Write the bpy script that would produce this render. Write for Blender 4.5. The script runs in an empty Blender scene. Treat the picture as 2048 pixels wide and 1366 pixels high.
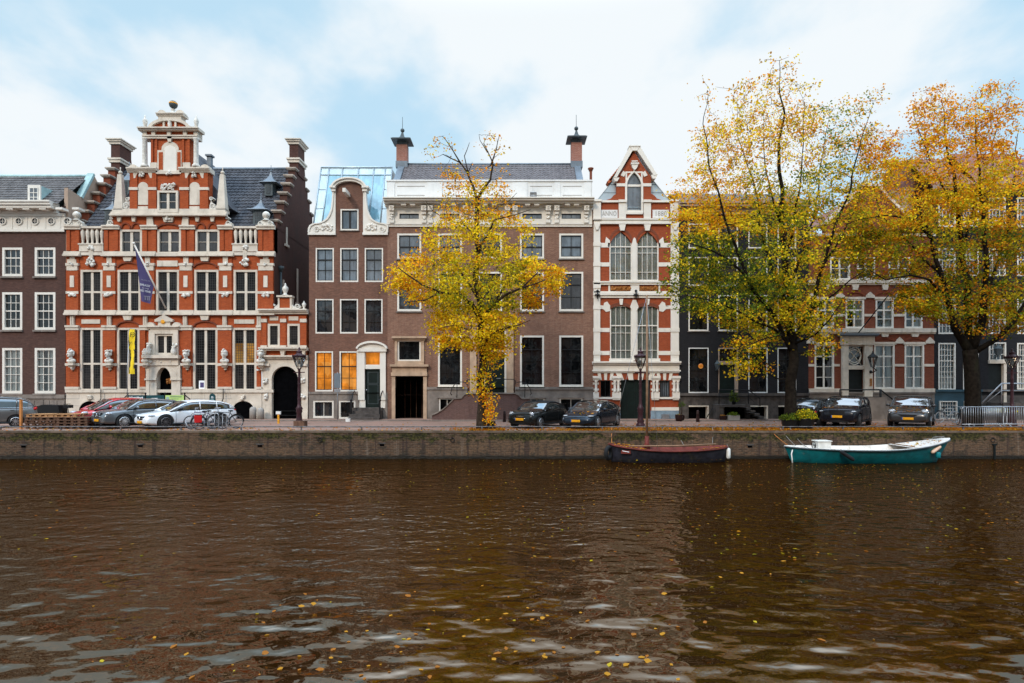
import bpy, bmesh, math, random
import numpy as np
from mathutils import Vector, Matrix, noise as mnoise
random.seed(7); rng = np.random.default_rng(7)
SC = bpy.context.scene
COL = SC.collection
R = math.radians
F_PX, CAM_H, HOR = 1200.0, 2.1, 776.0     # focal length in px of the 2048 px photograph, eye height above the street, horizon row
FY = 40.0                                 # distance of the house fronts
WZ = -1.367                               # water level (street is 0)
QY = 29.3                                 # quay edge
def fx(px): return (px-1024.0)/30.0
def gx(px,d): return (px-1024.0)*(FY-d)/F_PX
def gz(py,d): return CAM_H-(py-HOR)*(FY-d)/F_PX
def fz(py): return CAM_H-(py-HOR)/30.0
def at(px, py, Y): return Vector(((px-1024.0)*Y/F_PX, Y, CAM_H-(py-HOR)*Y/F_PX))

# ------------------------------------------------------------------ objects
def wloc(o):
    v = Vector((0,0,0))
    while o is not None:
        v = v + o.location; o = o.parent
    return v
def thing(name, label, cat, loc=(0,0,0), group=None, rotz=0.0):
    o = bpy.data.objects.new(name, None); COL.objects.link(o)
    o.empty_display_size = 0.2
    o.location = loc; o.rotation_euler = (0,0,rotz)
    o['label'] = label; o['category'] = cat
    if group: o['group'] = group
    return o
def tag(o, label, cat, group=None, kind=None):
    o['label'] = label; o['category'] = cat
    if group: o['group'] = group
    if kind: o['kind'] = kind
    return o
def copy_tree(o, parent=None):
    c = o.copy(); COL.objects.link(c)
    if parent is not None: c.parent = parent
    for ch in list(o.children): copy_tree(ch, c)
    return c

class MB:
    """collects faces of one mesh (world coordinates; parents are taken off on build)"""
    def __init__(s): s.v=[]; s.f=[]; s.sm=[]
    def add(s, verts, faces, smooth=False):
        n=len(s.v); s.v.extend([tuple(q) for q in verts])
        for f in faces: s.f.append(tuple(i+n for i in f)); s.sm.append(smooth)
        return s
    def box(s,x0,x1,y0,y1,z0,z1):
        if x0>x1:x0,x1=x1,x0
        if y0>y1:y0,y1=y1,y0
        if z0>z1:z0,z1=z1,z0
        return s.add([(x0,y0,z0),(x1,y0,z0),(x1,y1,z0),(x0,y1,z0),(x0,y0,z1),(x1,y0,z1),(x1,y1,z1),(x0,y1,z1)],
              [(0,3,2,1),(4,5,6,7),(0,1,5,4),(1,2,6,5),(2,3,7,6),(3,0,4,7)])
    def p(s,px0,py0,px1,py1,d0=-0.02,d1=0.08):
        """box on the facade, given in photo pixels; d = metres in front of the wall"""
        return s.box(fx(px0),fx(px1),FY-d1,FY-d0,fz(py1),fz(py0))
    def obox(s,c,ax,ay,az):
        c=Vector(c);ax=Vector(ax);ay=Vector(ay);az=Vector(az)
        vs=[c+a*ax+b*ay+g*az for g in(-1,1) for (a,b) in((-1,-1),(1,-1),(1,1),(-1,1))]
        return s.add(vs,[(0,3,2,1),(4,5,6,7),(0,1,5,4),(1,2,6,5),(2,3,7,6),(3,0,4,7)])
    def prism(s,poly,d0,d1,px=True,smooth=False):
        """polygon (photo px on the facade) extruded from d0 to d1 in front of the wall"""
        q=[(fx(a),fz(b)) for a,b in poly] if px else poly
        ar=sum(q[i][0]*q[(i+1)%len(q)][1]-q[(i+1)%len(q)][0]*q[i][1] for i in range(len(q)))
        if ar<0:q=q[::-1]
        n=len(q)
        vs=[(x,FY-d1,z) for x,z in q]+[(x,FY-d0,z) for x,z in q]
        fs=[tuple(range(n)),tuple(range(2*n-1,n-1,-1))]
        s.add(vs,fs)
        m=len(s.v)-2*n
        for i in range(n):
            j=(i+1)%n
            s.f.append((m+i,m+n+i,m+n+j,m+j)); s.sm.append(smooth)
        return s
    def band(s,outer,inner,d0,d1,px=True):
        """strip between two open polylines (same count), extruded"""
        o=[(fx(a),fz(b)) for a,b in outer] if px else outer
        i_=[(fx(a),fz(b)) for a,b in inner] if px else inner
        for k in range(len(o)-1):
            quad=[o[k],o[k+1],i_[k+1],i_[k]]
            s.prism(quad,d0,d1,px=False)
        return s
    def tube(s,pts,r,n=6,cap=True,smooth=True):
        pts=[Vector(q) for q in pts]
        rs=r if hasattr(r,'__len__') else [r]*len(pts)
        m=len(s.v); up=Vector((0,0,1))
        prev=None
        for i,q in enumerate(pts):
            t=(pts[min(i+1,len(pts)-1)]-pts[max(i-1,0)])
            if t.length<1e-9:t=Vector((0,0,1))
            t.normalize()
            if prev is None:
                a=t.cross(up) if abs(t.dot(up))<0.95 else t.cross(Vector((1,0,0)))
            else:
                a=prev-t*prev.dot(t)
                if a.length<1e-6:a=t.cross(Vector((1,0,0)))
            a.normalize(); b=t.cross(a); prev=a
            for k in range(n):
                an=2*math.pi*k/n
                s.v.append(tuple(q+(a*math.cos(an)+b*math.sin(an))*rs[i]))
        for i in range(len(pts)-1):
            for k in range(n):
                k2=(k+1)%n
                s.f.append((m+i*n+k,m+i*n+k2,m+(i+1)*n+k2,m+(i+1)*n+k)); s.sm.append(smooth)
        if cap:
            s.f.append(tuple(m+k for k in range(n))[::-1]); s.sm.append(False)
            e=m+(len(pts)-1)*n
            s.f.append(tuple(e+k for k in range(n))); s.sm.append(False)
        return s
    def lathe(s,c,prof,n=12,axis='z',sx=1.0,sy=1.0,smooth=True,cap=True):
        """prof: list of (radius, height)"""
        c=Vector(c); m=len(s.v)
        for r,h in prof:
            for k in range(n):
                an=2*math.pi*(k+0.5)/n
                a,b=r*math.cos(an)*sx,r*math.sin(an)*sy
                if axis=='z':q=(a,b,h)
                elif axis=='y':q=(a,h,b)
                else:q=(h,a,b)
                s.v.append(tuple(c+Vector(q)))
        for i in range(len(prof)-1):
            for k in range(n):
                k2=(k+1)%n
                f=(m+i*n+k,m+i*n+k2,m+(i+1)*n+k2,m+(i+1)*n+k)
                if axis=='y': f=f[::-1]
                s.f.append(f); s.sm.append(smooth)
        if not cap: return s
        e=m+(len(prof)-1)*n
        fb=tuple(m+k for k in range(n))[::-1]; ft=tuple(e+k for k in range(n))
        if axis=='y': fb,ft=fb[::-1],ft[::-1]
        s.f.append(fb); s.f.append(ft); s.sm+= [False,False]
        return s
    def ball(s,c,rx,ry=None,rz=None,n=12,m=8):
        ry=rx if ry is None else ry; rz=rx if rz is None else rz
        prof=[(math.sin(math.pi*i/m)+1e-4,-math.cos(math.pi*i/m)*rz) for i in range(m+1)]
        return s.lathe(c,[(r*rx,h) for r,h in prof],n=n,sy=ry/rx)
    def quad(s,a,b,c,d): return s.add([a,b,c,d],[(0,1,2,3)])
    def xform(s,M,start=0):
        for i in range(start,len(s.v)): s.v[i]=tuple(M@Vector(s.v[i]))
        return s
    def build(s,name,mat,parent=None,label=None,local=False):
        me=bpy.data.meshes.new(name)
        o=bpy.data.objects.new(name,me); COL.objects.link(o)
        if parent is not None:
            o.parent=parent
            off=Vector((0,0,0)) if local else wloc(parent)
            vs=[(x-off.x,y-off.y,z-off.z) for x,y,z in s.v]
        else: vs=s.v
        me.from_pydata(vs,[],s.f); 
        me.polygons.foreach_set('use_smooth',s.sm)
        if mat is not None: me.materials.append(mat)
        me.update()
        if label:o['label']=label
        return o
def top(o, label, cat, group=None): return tag(o,label,cat,group)
def settle(o, base):
    """move a one-mesh thing's origin to base"""
    b=Vector(base); o.data.transform(Matrix.Translation(-b)); o.location=b; return o

def arcp(cx,cy,rx,ry,a0,a1,n=12):
    """arc in photo px; angles in degrees, 0=right, 90=up"""
    return [(cx+rx*math.cos(R(a0+(a1-a0)*i/n)),cy-ry*math.sin(R(a0+(a1-a0)*i/n))) for i in range(n+1)]

def wall(mb,px0,py0,px1,py1,holes,reveal=0.2,d=0.0):
    """wall front with rectangular holes (photo px) and reveals"""
    xs=sorted({px0,px1}|{h[0] for h in holes}|{h[2] for h in holes})
    ys=sorted({py0,py1}|{h[1] for h in holes}|{h[3] for h in holes})
    xs=[x for x in xs if px0<=x<=px1]; ys=[y for y in ys if py0<=y<=py1]
    Y=FY-d
    for i in range(len(xs)-1):
        for j in range(len(ys)-1):
            cx=(xs[i]+xs[i+1])/2; cy=(ys[j]+ys[j+1])/2
            if any(h[0]<cx<h[2] and h[1]<cy<h[3] for h in holes): continue
            a,b,c,e=fx(xs[i]),fx(xs[i+1]),fz(ys[j+1]),fz(ys[j])
            mb.quad((a,Y,c),(b,Y,c),(b,Y,e),(a,Y,e))
    for h in holes:
        a,b,c,e=fx(h[0]),fx(h[2]),fz(h[3]),fz(h[1]); Y2=Y+reveal
        mb.quad((a,Y,c),(a,Y,e),(a,Y2,e),(a,Y2,c)); mb.quad((b,Y,e),(b,Y,c),(b,Y2,c),(b,Y2,e))
        mb.quad((a,Y,e),(b,Y,e),(b,Y2,e),(a,Y2,e)); mb.quad((b,Y,c),(a,Y,c),(a,Y2,c),(b,Y2,c))
    return mb

# ------------------------------------------------------------------ materials
class NT:
    def __init__(s,name):
        s.m=bpy.data.materials.new(name); s.m.use_nodes=True
        s.t=s.m.node_tree; s.n=s.t.nodes; s.n.clear()
        s.out=s.n.new('ShaderNodeOutputMaterial')
    def N(s,typ,**kw):
        n=s.n.new('ShaderNode'+typ)
        for k,v in kw.items(): setattr(n,k,v)
        return n
    def L(s,a,b): s.t.links.new(a,b)
    def S(s,sock,v):
        if hasattr(v,'is_linked') or isinstance(v,bpy.types.NodeSocket): s.L(v,sock)
        else: sock.default_value=v
    def math(s,op,a,b=0.0,clamp=False):
        n=s.N('Math',operation=op,use_clamp=clamp); s.S(n.inputs[0],a); s.S(n.inputs[1],b); return n.outputs[0]
    def mix(s,fac,a,b,blend='MIX'):
        n=s.N('Mix',data_type='RGBA',blend_type=blend)
        s.S(n.inputs[0],fac)
        s.S(n.inputs[6],a if not isinstance(a,tuple) else (*a[:3],1)); s.S(n.inputs[7],b if not isinstance(b,tuple) else (*b[:3],1))
        return n.outputs[2]
    def coord(s,kind='Object'):
        return s.N('TexCoord').outputs[kind]
    def mapping(s,vec,scale=(1,1,1),loc=(0,0,0),rot=(0,0,0)):
        n=s.N('Mapping'); s.L(vec,n.inputs[0]); n.inputs['Scale'].default_value=scale; n.inputs['Location'].default_value=loc; n.inputs['Rotation'].default_value=rot
        return n.outputs[0]
    def noise(s,vec,scale=1.0,detail=3.0,rough=0.55,col=False):
        n=s.N('TexNoise'); s.L(vec,n.inputs['Vector']); n.inputs['Scale'].default_value=scale; n.inputs['Detail'].default_value=detail; n.inputs['Roughness'].default_value=rough
        return n.outputs['Color' if col else 'Fac']
    def ramp(s,fac,stops,interp='LINEAR'):
        n=s.N('ValToRGB'); n.color_ramp.interpolation=interp
        e=n.color_ramp.elements
        while len(e)>1:e.remove(e[0])
        e[0].position=stops[0][0]; e[0].color=(*stops[0][1],1) if len(stops[0][1])==3 else stops[0][1]
        for p,c in stops[1:]:
            x=e.new(p); x.color=(*c,1) if len(c)==3 else c
        s.S(n.inputs[0],fac); return n.outputs[0]
    def step(s,fac,a,b):
        n=s.N('MapRange',interpolation_type='SMOOTHSTEP'); s.S(n.inputs[0],fac); n.inputs[1].default_value=a; n.inputs[2].default_value=b
        return n.outputs[0]
    def sep(s,vec):
        n=s.N('SeparateXYZ'); s.L(vec,n.inputs[0]); return n.outputs
    def comb(s,x,y,z):
        n=s.N('CombineXYZ'); s.S(n.inputs[0],x); s.S(n.inputs[1],y); s.S(n.inputs[2],z); return n.outputs[0]
    def bump(s,h,strength=0.3,dist=0.05,normal=None):
        n=s.N('Bump'); s.S(n.inputs['Height'],h); n.inputs['Strength'].default_value=strength; n.inputs['Distance'].default_value=dist
        if normal is not None:s.L(normal,n.inputs['Normal'])
        return n.outputs[0]
    def bsdf(s,color,rough=0.6,metal=0.0,spec=0.5,normal=None,**kw):
        n=s.N('BsdfPrincipled')
        s.S(n.inputs['Base Color'],color if not isinstance(color,tuple) else (*color[:3],1))
        s.S(n.inputs['Roughness'],rough); s.S(n.inputs['Metallic'],metal); s.S(n.inputs['Specular IOR Level'],spec)
        if normal is not None:s.L(normal,n.inputs['Normal'])
        for k,v in kw.items(): s.S(n.inputs[k.replace('_',' ')],v)
        s.L(n.outputs[0],s.out.inputs[0]); return n
M={}
def plain(name,color,rough=0.6,metal=0.0,spec=0.18,var=0.25,scale=3.0,bump=0.0,dirt=None,coat=0.0):
    t=NT(name); c=t.coord()
    nz=t.noise(c,scale,5,0.6)
    lo=tuple(x*(1-var) for x in color); hi=tuple(min(1,x*(1+var*0.6)) for x in color)
    col=t.mix(t.step(nz,0.3,0.7),lo,hi)
    if dirt:
        nd=t.noise(t.mapping(c,(2.5,2.5,0.5)),1.2,6,0.65)
        col=t.mix(t.step(nd,0.52,0.78),col,dirt)
    nrm=t.bump(t.noise(c,scale*8,4,0.6),bump,0.02) if bump else None
    b=t.bsdf(col,rough,metal,spec,nrm)
    if coat: b.inputs['Coat Weight'].default_value=coat; b.inputs['Coat Roughness'].default_value=0.04
    M[name]=t.m; return t.m
def brickmat(name,c1,c2,mortar,bw=0.21,bh=0.066,msize=0.1,stain=(0.05,0.04,0.035),stain_amt=0.5,rough=0.85,fac_scale=0.5):
    t=NT(name); c=t.coord(); x,y,z=t.sep(c)
    v=t.comb(t.math('ADD',x,y),z,0.0)
    b=t.N('TexBrick'); t.L(v,b.inputs['Vector'])
    b.inputs['Color1'].default_value=(*c1,1); b.inputs['Color2'].default_value=(*c2,1); b.inputs['Mortar'].default_value=(*mortar,1)
    b.inputs['Scale'].default_value=1.0; b.inputs['Mortar Size'].default_value=bh*msize; b.inputs['Mortar Smooth'].default_value=0.3
    b.inputs['Brick Width'].default_value=bw; b.inputs['Row Height'].default_value=bh; b.inputs['Bias'].default_value=-0.1
    col=b.outputs['Color']
    n1=t.noise(v,fac_scale,6,0.65); n2=t.noise(t.mapping(v,(3.0,0.35,1)),1.0,5,0.6); n3=t.noise(t.mapping(v,(4.5,14,1)),1.0,2,0.7)
    n4=t.noise(t.mapping(v,(2.2,0.16,1),loc=(7,3,0)),1.0,5,0.65)
    col=t.mix(t.math('MULTIPLY',t.step(n3,0.32,0.68),0.5),col,tuple(q*0.45 for q in c1))
    col=t.mix(t.math('MULTIPLY',t.step(n3,0.56,0.8),0.35),col,tuple(min(1,q*1.9) for q in c1))
    col=t.mix(t.math('MULTIPLY',t.step(n4,0.54,0.74),stain_amt*0.9),col,tuple(q*0.4 for q in c1))
    col=t.mix(t.math('MULTIPLY',t.step(n1,0.45,0.75),stain_amt),col,stain)
    col=t.mix(t.math('MULTIPLY',t.step(n2,0.55,0.8),stain_amt*0.7),col,tuple(min(1,q*1.7) for q in c2))
    nrm=t.bump(t.math('SUBTRACT',n3,b.outputs['Fac']),0.25,0.01)
    t.bsdf(col,rough,0,0.12,nrm); M[name]=t.m; return t.m
def glassmat(name,base,rough=0.03,spec=0.5,var=0.6,emis=None,lattice=None):
    t=NT(name); c=t.coord(); x,y,z=t.sep(c)
    n=t.noise(t.mapping(c,(1.6,1.6,0.9)),1.0,3,0.6)
    n2=t.noise(t.mapping(c,(6,6,0.6)),1.0,2,0.5)
    lo=tuple(q*(1-var) for q in base); hi=tuple(q*(1+var*1.6) for q in base)
    vb=t.N('TexVoronoi',distance='CHEBYCHEV'); t.L(t.mapping(c,(1.5,1.5,1.1)),vb.inputs['Vector']); vb.inputs['Scale'].default_value=1.0
    blk=t.step(t.sep(vb.outputs['Color'])[0],0.62,0.66)
    col=t.mix(t.step(t.math('ADD',t.math('MULTIPLY',n,0.65),t.math('MULTIPLY',n2,0.35)),0.38,0.66),lo,hi)
    if not emis and max(base)<.05: col=t.mix(t.math('MULTIPLY',blk,.55),col,(max(base)*3.2,max(base)*2.7,max(base)*2.4))  # reflections of house fronts opposite, put into the pane colour as pale blocks
    nrm=t.bump(t.noise(c,1.3,2,0.5),0.12,0.05)
    b=t.bsdf(col,rough,0,spec,nrm)
    if emis:
        e=t.mix(t.step(n,0.35,0.65),tuple(q*0.45 for q in emis),emis); e=t.mix(t.math('MULTIPLY',t.step(t.noise(t.mapping(c,(.8,.8,5)),1.0,2,.4),.5,.62),.6),e,tuple(q*.35 for q in emis)); e=t.mix(t.math('MULTIPLY',blk,.5),e,(emis[0],emis[1]*1.5,emis[2]*4))
        t.L(e,b.inputs['Emission Color']); b.inputs['Emission Strength'].default_value=1.0
    if lattice:
        sx,sz,w=lattice
        lx=t.math('LESS_THAN',t.math('PINGPONG',x,sx/2),w); lz=t.math('LESS_THAN',t.math('PINGPONG',z,sz/2),w)
        l=t.math('MAXIMUM',lx,lz)
        t.L(t.mix(l,col,(0.045,0.042,0.04)),b.inputs['Base Color'])
        t.L(t.math('ADD',t.math('MULTIPLY',l,0.5),rough),b.inputs['Roughness'])
        if emis: t.L(t.math('SUBTRACT',1.0,l),b.inputs['Emission Strength'])
    M[name]=t.m; return t.m
def clearglass(name,tint=(0.75,0.8,0.8),fac=0.18):
    t=NT(name)
    tr=t.N('BsdfTransparent'); tr.inputs[0].default_value=(*tint,1)
    g=t.N('BsdfGlossy'); g.inputs['Roughness'].default_value=0.02
    fr=t.N('Fresnel'); fr.inputs['IOR'].default_value=1.5
    f=t.math('ADD',t.math('MULTIPLY',fr.outputs[0],0.8),fac-0.04,True)
    m=t.N('MixShader'); t.L(f,m.inputs[0]); t.L(tr.outputs[0],m.inputs[1]); t.L(g.outputs[0],m.inputs[2]); t.L(m.outputs[0],t.out.inputs[0])
    M[name]=t.m; return t.m

brickmat('red_brick',(0.46,0.085,0.022),(0.33,0.054,0.015),(0.33,0.13,0.065),msize=0.11,stain=(0.16,0.04,0.02),stain_amt=0.45)
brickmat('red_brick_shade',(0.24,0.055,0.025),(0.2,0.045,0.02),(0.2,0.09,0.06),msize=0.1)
brickmat('dark_brick',(0.115,0.058,0.045),(0.074,0.038,0.031),(0.075,0.052,0.046),msize=0.1,stain_amt=0.3)
brickmat('brown_brick',(0.20,0.092,0.062),(0.125,0.057,0.041),(0.23,0.15,0.11),msize=0.11,stain=(0.075,0.045,0.037),stain_amt=0.65)
brickmat('pale_brick',(0.255,0.122,0.08),(0.15,0.069,0.048),(0.33,0.225,0.165),msize=0.15,stain=(0.1,0.055,0.042),stain_amt=0.62)
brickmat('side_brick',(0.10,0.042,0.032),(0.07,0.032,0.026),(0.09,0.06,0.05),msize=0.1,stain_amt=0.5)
brickmat('stoop_brick',(0.15,0.08,0.068),(0.11,0.06,0.055),(0.2,0.15,0.13),msize=0.12,stain=(0.08,0.05,0.05))
brickmat('scarlet_brick',(0.36,0.075,0.028),(0.30,0.06,0.022),(0.27,0.10,0.06),msize=0.1,stain=(0.2,0.05,0.025),stain_amt=0.35)
brickmat('black_brick',(0.020,0.019,0.021),(0.015,0.0145,0.016),(0.026,0.025,0.027),msize=0.1,stain=(0.03,0.028,0.028),stain_amt=0.3,rough=0.75)
brickmat('russet_brick',(0.23,0.062,0.032),(0.18,0.05,0.027),(0.2,0.1,0.07),msize=0.1,stain=(0.1,0.035,0.025),stain_amt=0.45)
brickmat('chimney_brick',(0.36,0.12,0.08),(0.27,0.09,0.06),(0.4,0.3,0.25),msize=0.16,stain=(0.15,0.08,0.06))
plain('cream_stone',(0.62,0.535,0.44),0.75,var=0.14,scale=1.5,bump=0.15,dirt=(0.36,0.30,0.235))
plain('white_paint',(0.70,0.645,0.57),0.5,var=0.06,scale=1.0,dirt=(0.6,0.56,0.5))
plain('cool_white',(0.70,0.68,0.65),0.55,var=0.07,scale=0.8,dirt=(0.55,0.54,0.52))
plain('statue_stone',(0.66,0.61,0.54),0.8,var=0.2,scale=6,bump=0.25,dirt=(0.3,0.27,0.23))
plain('grey_stone',(0.21,0.175,0.15),0.85,var=0.3,scale=1.3,bump=0.2,dirt=(0.13,0.11,0.1))
plain('dark_stone',(0.075,0.064,0.058),0.8,var=0.45,scale=2.2,bump=0.2,dirt=(0.14,0.11,0.09))
plain('sand_stone',(0.45,0.31,0.21),0.85,var=0.22,scale=1.6,bump=0.15,dirt=(0.26,0.18,0.13))
plain('stucco',(0.38,0.27,0.20),0.9,var=0.2,scale=0.8,dirt=(0.25,0.19,0.15))
plain('teal_plinth',(0.035,0.072,0.092),0.6,var=0.2,scale=1.0)
plain('blue_grey_base',(0.2,0.27,0.33),0.8,var=0.25,scale=2)
plain('black_timber',(0.009,0.012,0.012),0.5,var=0.3,spec=0.2)
plain('green_door',(0.006,0.013,0.011),0.45,var=0.3,spec=0.2)
plain('weathered_stone',(0.40,0.33,0.27),0.85,var=0.3,scale=2,dirt=(0.2,0.16,0.13))
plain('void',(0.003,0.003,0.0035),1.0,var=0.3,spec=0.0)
plain('slate',(0.062,0.062,0.070),0.75,var=0.35,scale=2.0,dirt=(0.11,0.11,0.115))
plain('brown_tile',(0.105,0.093,0.088),0.75,var=0.4,scale=2.5,dirt=(0.15,0.13,0.12))
plain('grey_tile',(0.135,0.118,0.118),0.75,var=0.25,scale=2.5,dirt=(0.18,0.16,0.155))
plain('orange_tile',(0.42,0.10,0.035),0.75,var=0.3,scale=3)
plain('red_tile',(0.20,0.085,0.06),0.8,var=0.35,scale=2,dirt=(0.3,0.2,0.16))
plain('lead',(0.15,0.175,0.20),0.45,var=0.2,scale=2,metal=0.2)
plain('dark_lead',(0.07,0.085,0.09),0.5,var=0.25,scale=2)
plain('verdigris',(0.33,0.46,0.45),0.7,var=0.2,scale=2)
plain('zinc',(0.42,0.49,0.53),0.35,var=0.1,scale=1,metal=0.35)
plain('iron',(0.012,0.012,0.013),0.45,var=0.3)
plain('lamp_iron',(0.045,0.018,0.022),0.4,var=0.3)
plain('steel',(0.33,0.34,0.36),0.4,metal=0.7,var=0.2)
plain('rust_rail',(0.13,0.125,0.125),0.6,metal=0.3,var=0.5,scale=6,dirt=(0.17,0.08,0.04))
plain('bronze_panel',(0.34,0.13,0.03),0.6,var=0.6,scale=14)
plain('gold',(0.75,0.33,0.03),0.4,var=0.3,scale=10)
plain('curtain',(0.74,0.74,0.71),0.9,var=0.12,scale=2)
plain('lace',(0.72,0.71,0.68),0.9,var=0.25,scale=6)
plain('grey_curtain',(0.56,0.56,0.53),0.9,var=0.2,scale=3)
plain('purple_cloth',(0.085,0.068,0.16),0.8,var=0.12,scale=1)
plain('yellow_cloth',(0.85,0.62,0.015),0.75,var=0.08,scale=2)
plain('ink_cloth',(0.06,0.085,0.045),0.8,var=0.5,scale=6)
plain('white_ink',(0.85,0.85,0.86),0.7,var=0.03)
plain('grey_ink',(0.30,0.28,0.34),0.7,var=0.1)
plain('black_ink',(0.01,0.01,0.01),0.6,var=0.1)
plain('carved_grey',(0.33,0.30,0.27),0.8,var=0.1)
plain('wood_pale',(0.42,0.22,0.10),0.75,var=0.3,scale=5,bump=0.2)
plain('wood_dark',(0.13,0.07,0.045),0.8,var=0.4,scale=5,bump=0.2)
plain('wood_orange',(0.50,0.20,0.06),0.7,var=0.2,scale=5)
plain('mast_wood',(0.25,0.145,0.085),0.6,var=0.25,scale=3)
plain('teal_paint',(0.004,0.165,0.185),0.4,var=0.3,scale=2.5,coat=0.08,dirt=(0.008,0.10,0.115))
plain('boat_white',(0.68,0.62,0.56),0.6,var=0.12,scale=2,dirt=(0.42,0.33,0.25))
plain('boat_navy',(0.030,0.030,0.042),0.55,var=0.5,scale=3.5,dirt=(0.10,0.085,0.04))
plain('boat_red',(0.14,0.028,0.020),0.6,var=0.35,scale=3)
plain('rubber',(0.014,0.014,0.015),0.8,var=0.3)
plain('tyre',(0.016,0.016,0.017),0.75,var=0.2)
plain('alloy',(0.55,0.55,0.56),0.3,metal=0.85,var=0.1)
plain('dark_alloy',(0.16,0.15,0.15),0.35,metal=0.8,var=0.15)
plain('chrome',(0.72,0.72,0.74),0.12,metal=1.0,var=0.05)
plain('trim_black',(0.008,0.008,0.009),0.5,var=0.2,spec=0.25)
plain('fender_white',(0.75,0.72,0.66),0.6,var=0.15)
plain('fender_peach',(0.72,0.47,0.33),0.6,var=0.15)
plain('rope_orange',(0.45,0.16,0.04),0.8,var=0.2)
plain('rope_grey',(0.2,0.18,0.16),0.85,var=0.2)
plain('plate_yellow',(0.80,0.36,0.015),0.5,var=0.08)
plain('plate_blue',(0.02,0.09,0.3),0.5,var=0.05)
plain('red_plastic',(0.55,0.02,0.02),0.45,var=0.15)
plain('tail_red',(0.45,0.012,0.012),0.15,var=0.15)
plain('lamp_white',(0.42,0.44,0.47),0.08,var=0.45,scale=16,spec=1.0)
plain('lime_board',(0.45,0.62,0.20),0.6,var=0.12)
plain('teal_board',(0.012,0.06,0.07),0.5,var=0.2)
plain('pot',(0.03,0.014,0.013),0.4,var=0.3)
plain('bark',(0.045,0.031,0.022),0.9,var=0.5,scale=6,bump=0.6,dirt=(0.05,0.052,0.025),spec=.05)
plain('bark_black',(0.016,0.012,0.009),0.9,var=0.5,scale=6,bump=0.6,dirt=(0.022,0.022,0.012),spec=.05)
for nm,c,rg,mt in (('car_grey',(0.13,0.125,0.12),0.3,0.4),('car_red',(0.50,0.012,0.022),0.28,0.2),('car_slate',(0.11,0.117,0.125),0.28,0.4),('car_white',(0.80,0.80,0.80),0.3,0.0),
    ('car_black',(0.009,0.010,0.010),0.22,0.1),('car_night',(0.014,0.020,0.030),0.25,0.4),('car_ink',(0.008,0.008,0.012),0.25,0.1),('car_graphite',(0.045,0.043,0.044),0.3,0.4)):
    plain(nm,c,rg,metal=mt,var=0.05,scale=1.5,coat=1.0 if max(c)>.1 else (.12 if nm=='car_ink' else .3),spec=.5 if max(c)>.1 else .25)
glassmat('glass_sky',(0.085,0.10,0.115),spec=1.0,var=0.35)
glassmat('glass_mid',(0.014,0.015,0.017),spec=0.75)
glassmat('glass_dark',(0.007,0.0075,0.008),spec=0.5)
glassmat('glass_black',(0.004,0.004,0.0045),spec=0.08)
glassmat('lattice_glass',(0.010,0.0095,0.010),spec=0.12,lattice=(0.145,0.17,0.013))
glassmat('lattice_amber',(0.10,0.05,0.012),spec=0.2,emis=(0.30,0.12,0.012),lattice=(0.145,0.17,0.013))
glassmat('glass_orange',(0.25,0.08,0.01),spec=0.5,var=0.3,emis=(0.62,0.20,0.018))
glassmat('roof_glass',(0.19,0.36,0.43),rough=0.05,spec=0.9,var=0.15)
glassmat('roof_panel',(0.46,0.56,0.60),rough=0.25,spec=0.6,var=0.1)
glassmat('car_glass',(0.014,0.017,0.017),rough=0.02,spec=0.9,var=0.6)
_b=[n for n in M['car_glass'].node_tree.nodes if n.type=='BSDF_PRINCIPLED'][0]; _b.inputs['Coat Weight'].default_value=1.0; _b.inputs['Coat IOR'].default_value=1.9; _b.inputs['Coat Roughness'].default_value=.02
clearglass('clear_glass',fac=0.10); clearglass('lantern_glass',(0.85,0.86,0.86),0.12)

def text_mesh(body,size,name,mat,parent,origin,ax=(1,0,0),az=(0,0,1),align='CENTER',extr=0.004,shear=0.0,sx=1.0):
    cu=bpy.data.curves.new('lettering','FONT'); cu.body=body; cu.size=size; cu.align_x=align; cu.align_y='CENTER'; cu.extrude=extr; cu.shear=shear; cu.resolution_u=2
    tmp=bpy.data.objects.new('lettering_tmp',cu); COL.objects.link(tmp)
    dg=bpy.context.evaluated_depsgraph_get(); dg.update()
    me=bpy.data.meshes.new_from_object(tmp.evaluated_get(dg))
    bpy.data.objects.remove(tmp); bpy.data.curves.remove(cu)
    ax=Vector(ax).normalized(); az=Vector(az).normalized(); ay=az.cross(ax)
    Mx=Matrix((( ax.x*sx,az.x,-ay.x,0),(ax.y*sx,az.y,-ay.y,0),(ax.z*sx,az.z,-ay.z,0),(0,0,0,1)))
    me.transform(Mx); me.transform(Matrix.Translation(Vector(origin)-(wloc(parent) if parent else Vector((0,0,0)))))
    me.materials.clear(); me.materials.append(mat)
    o=bpy.data.objects.new(name,me); COL.objects.link(o)
    if parent:o.parent=parent
    return o

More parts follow.
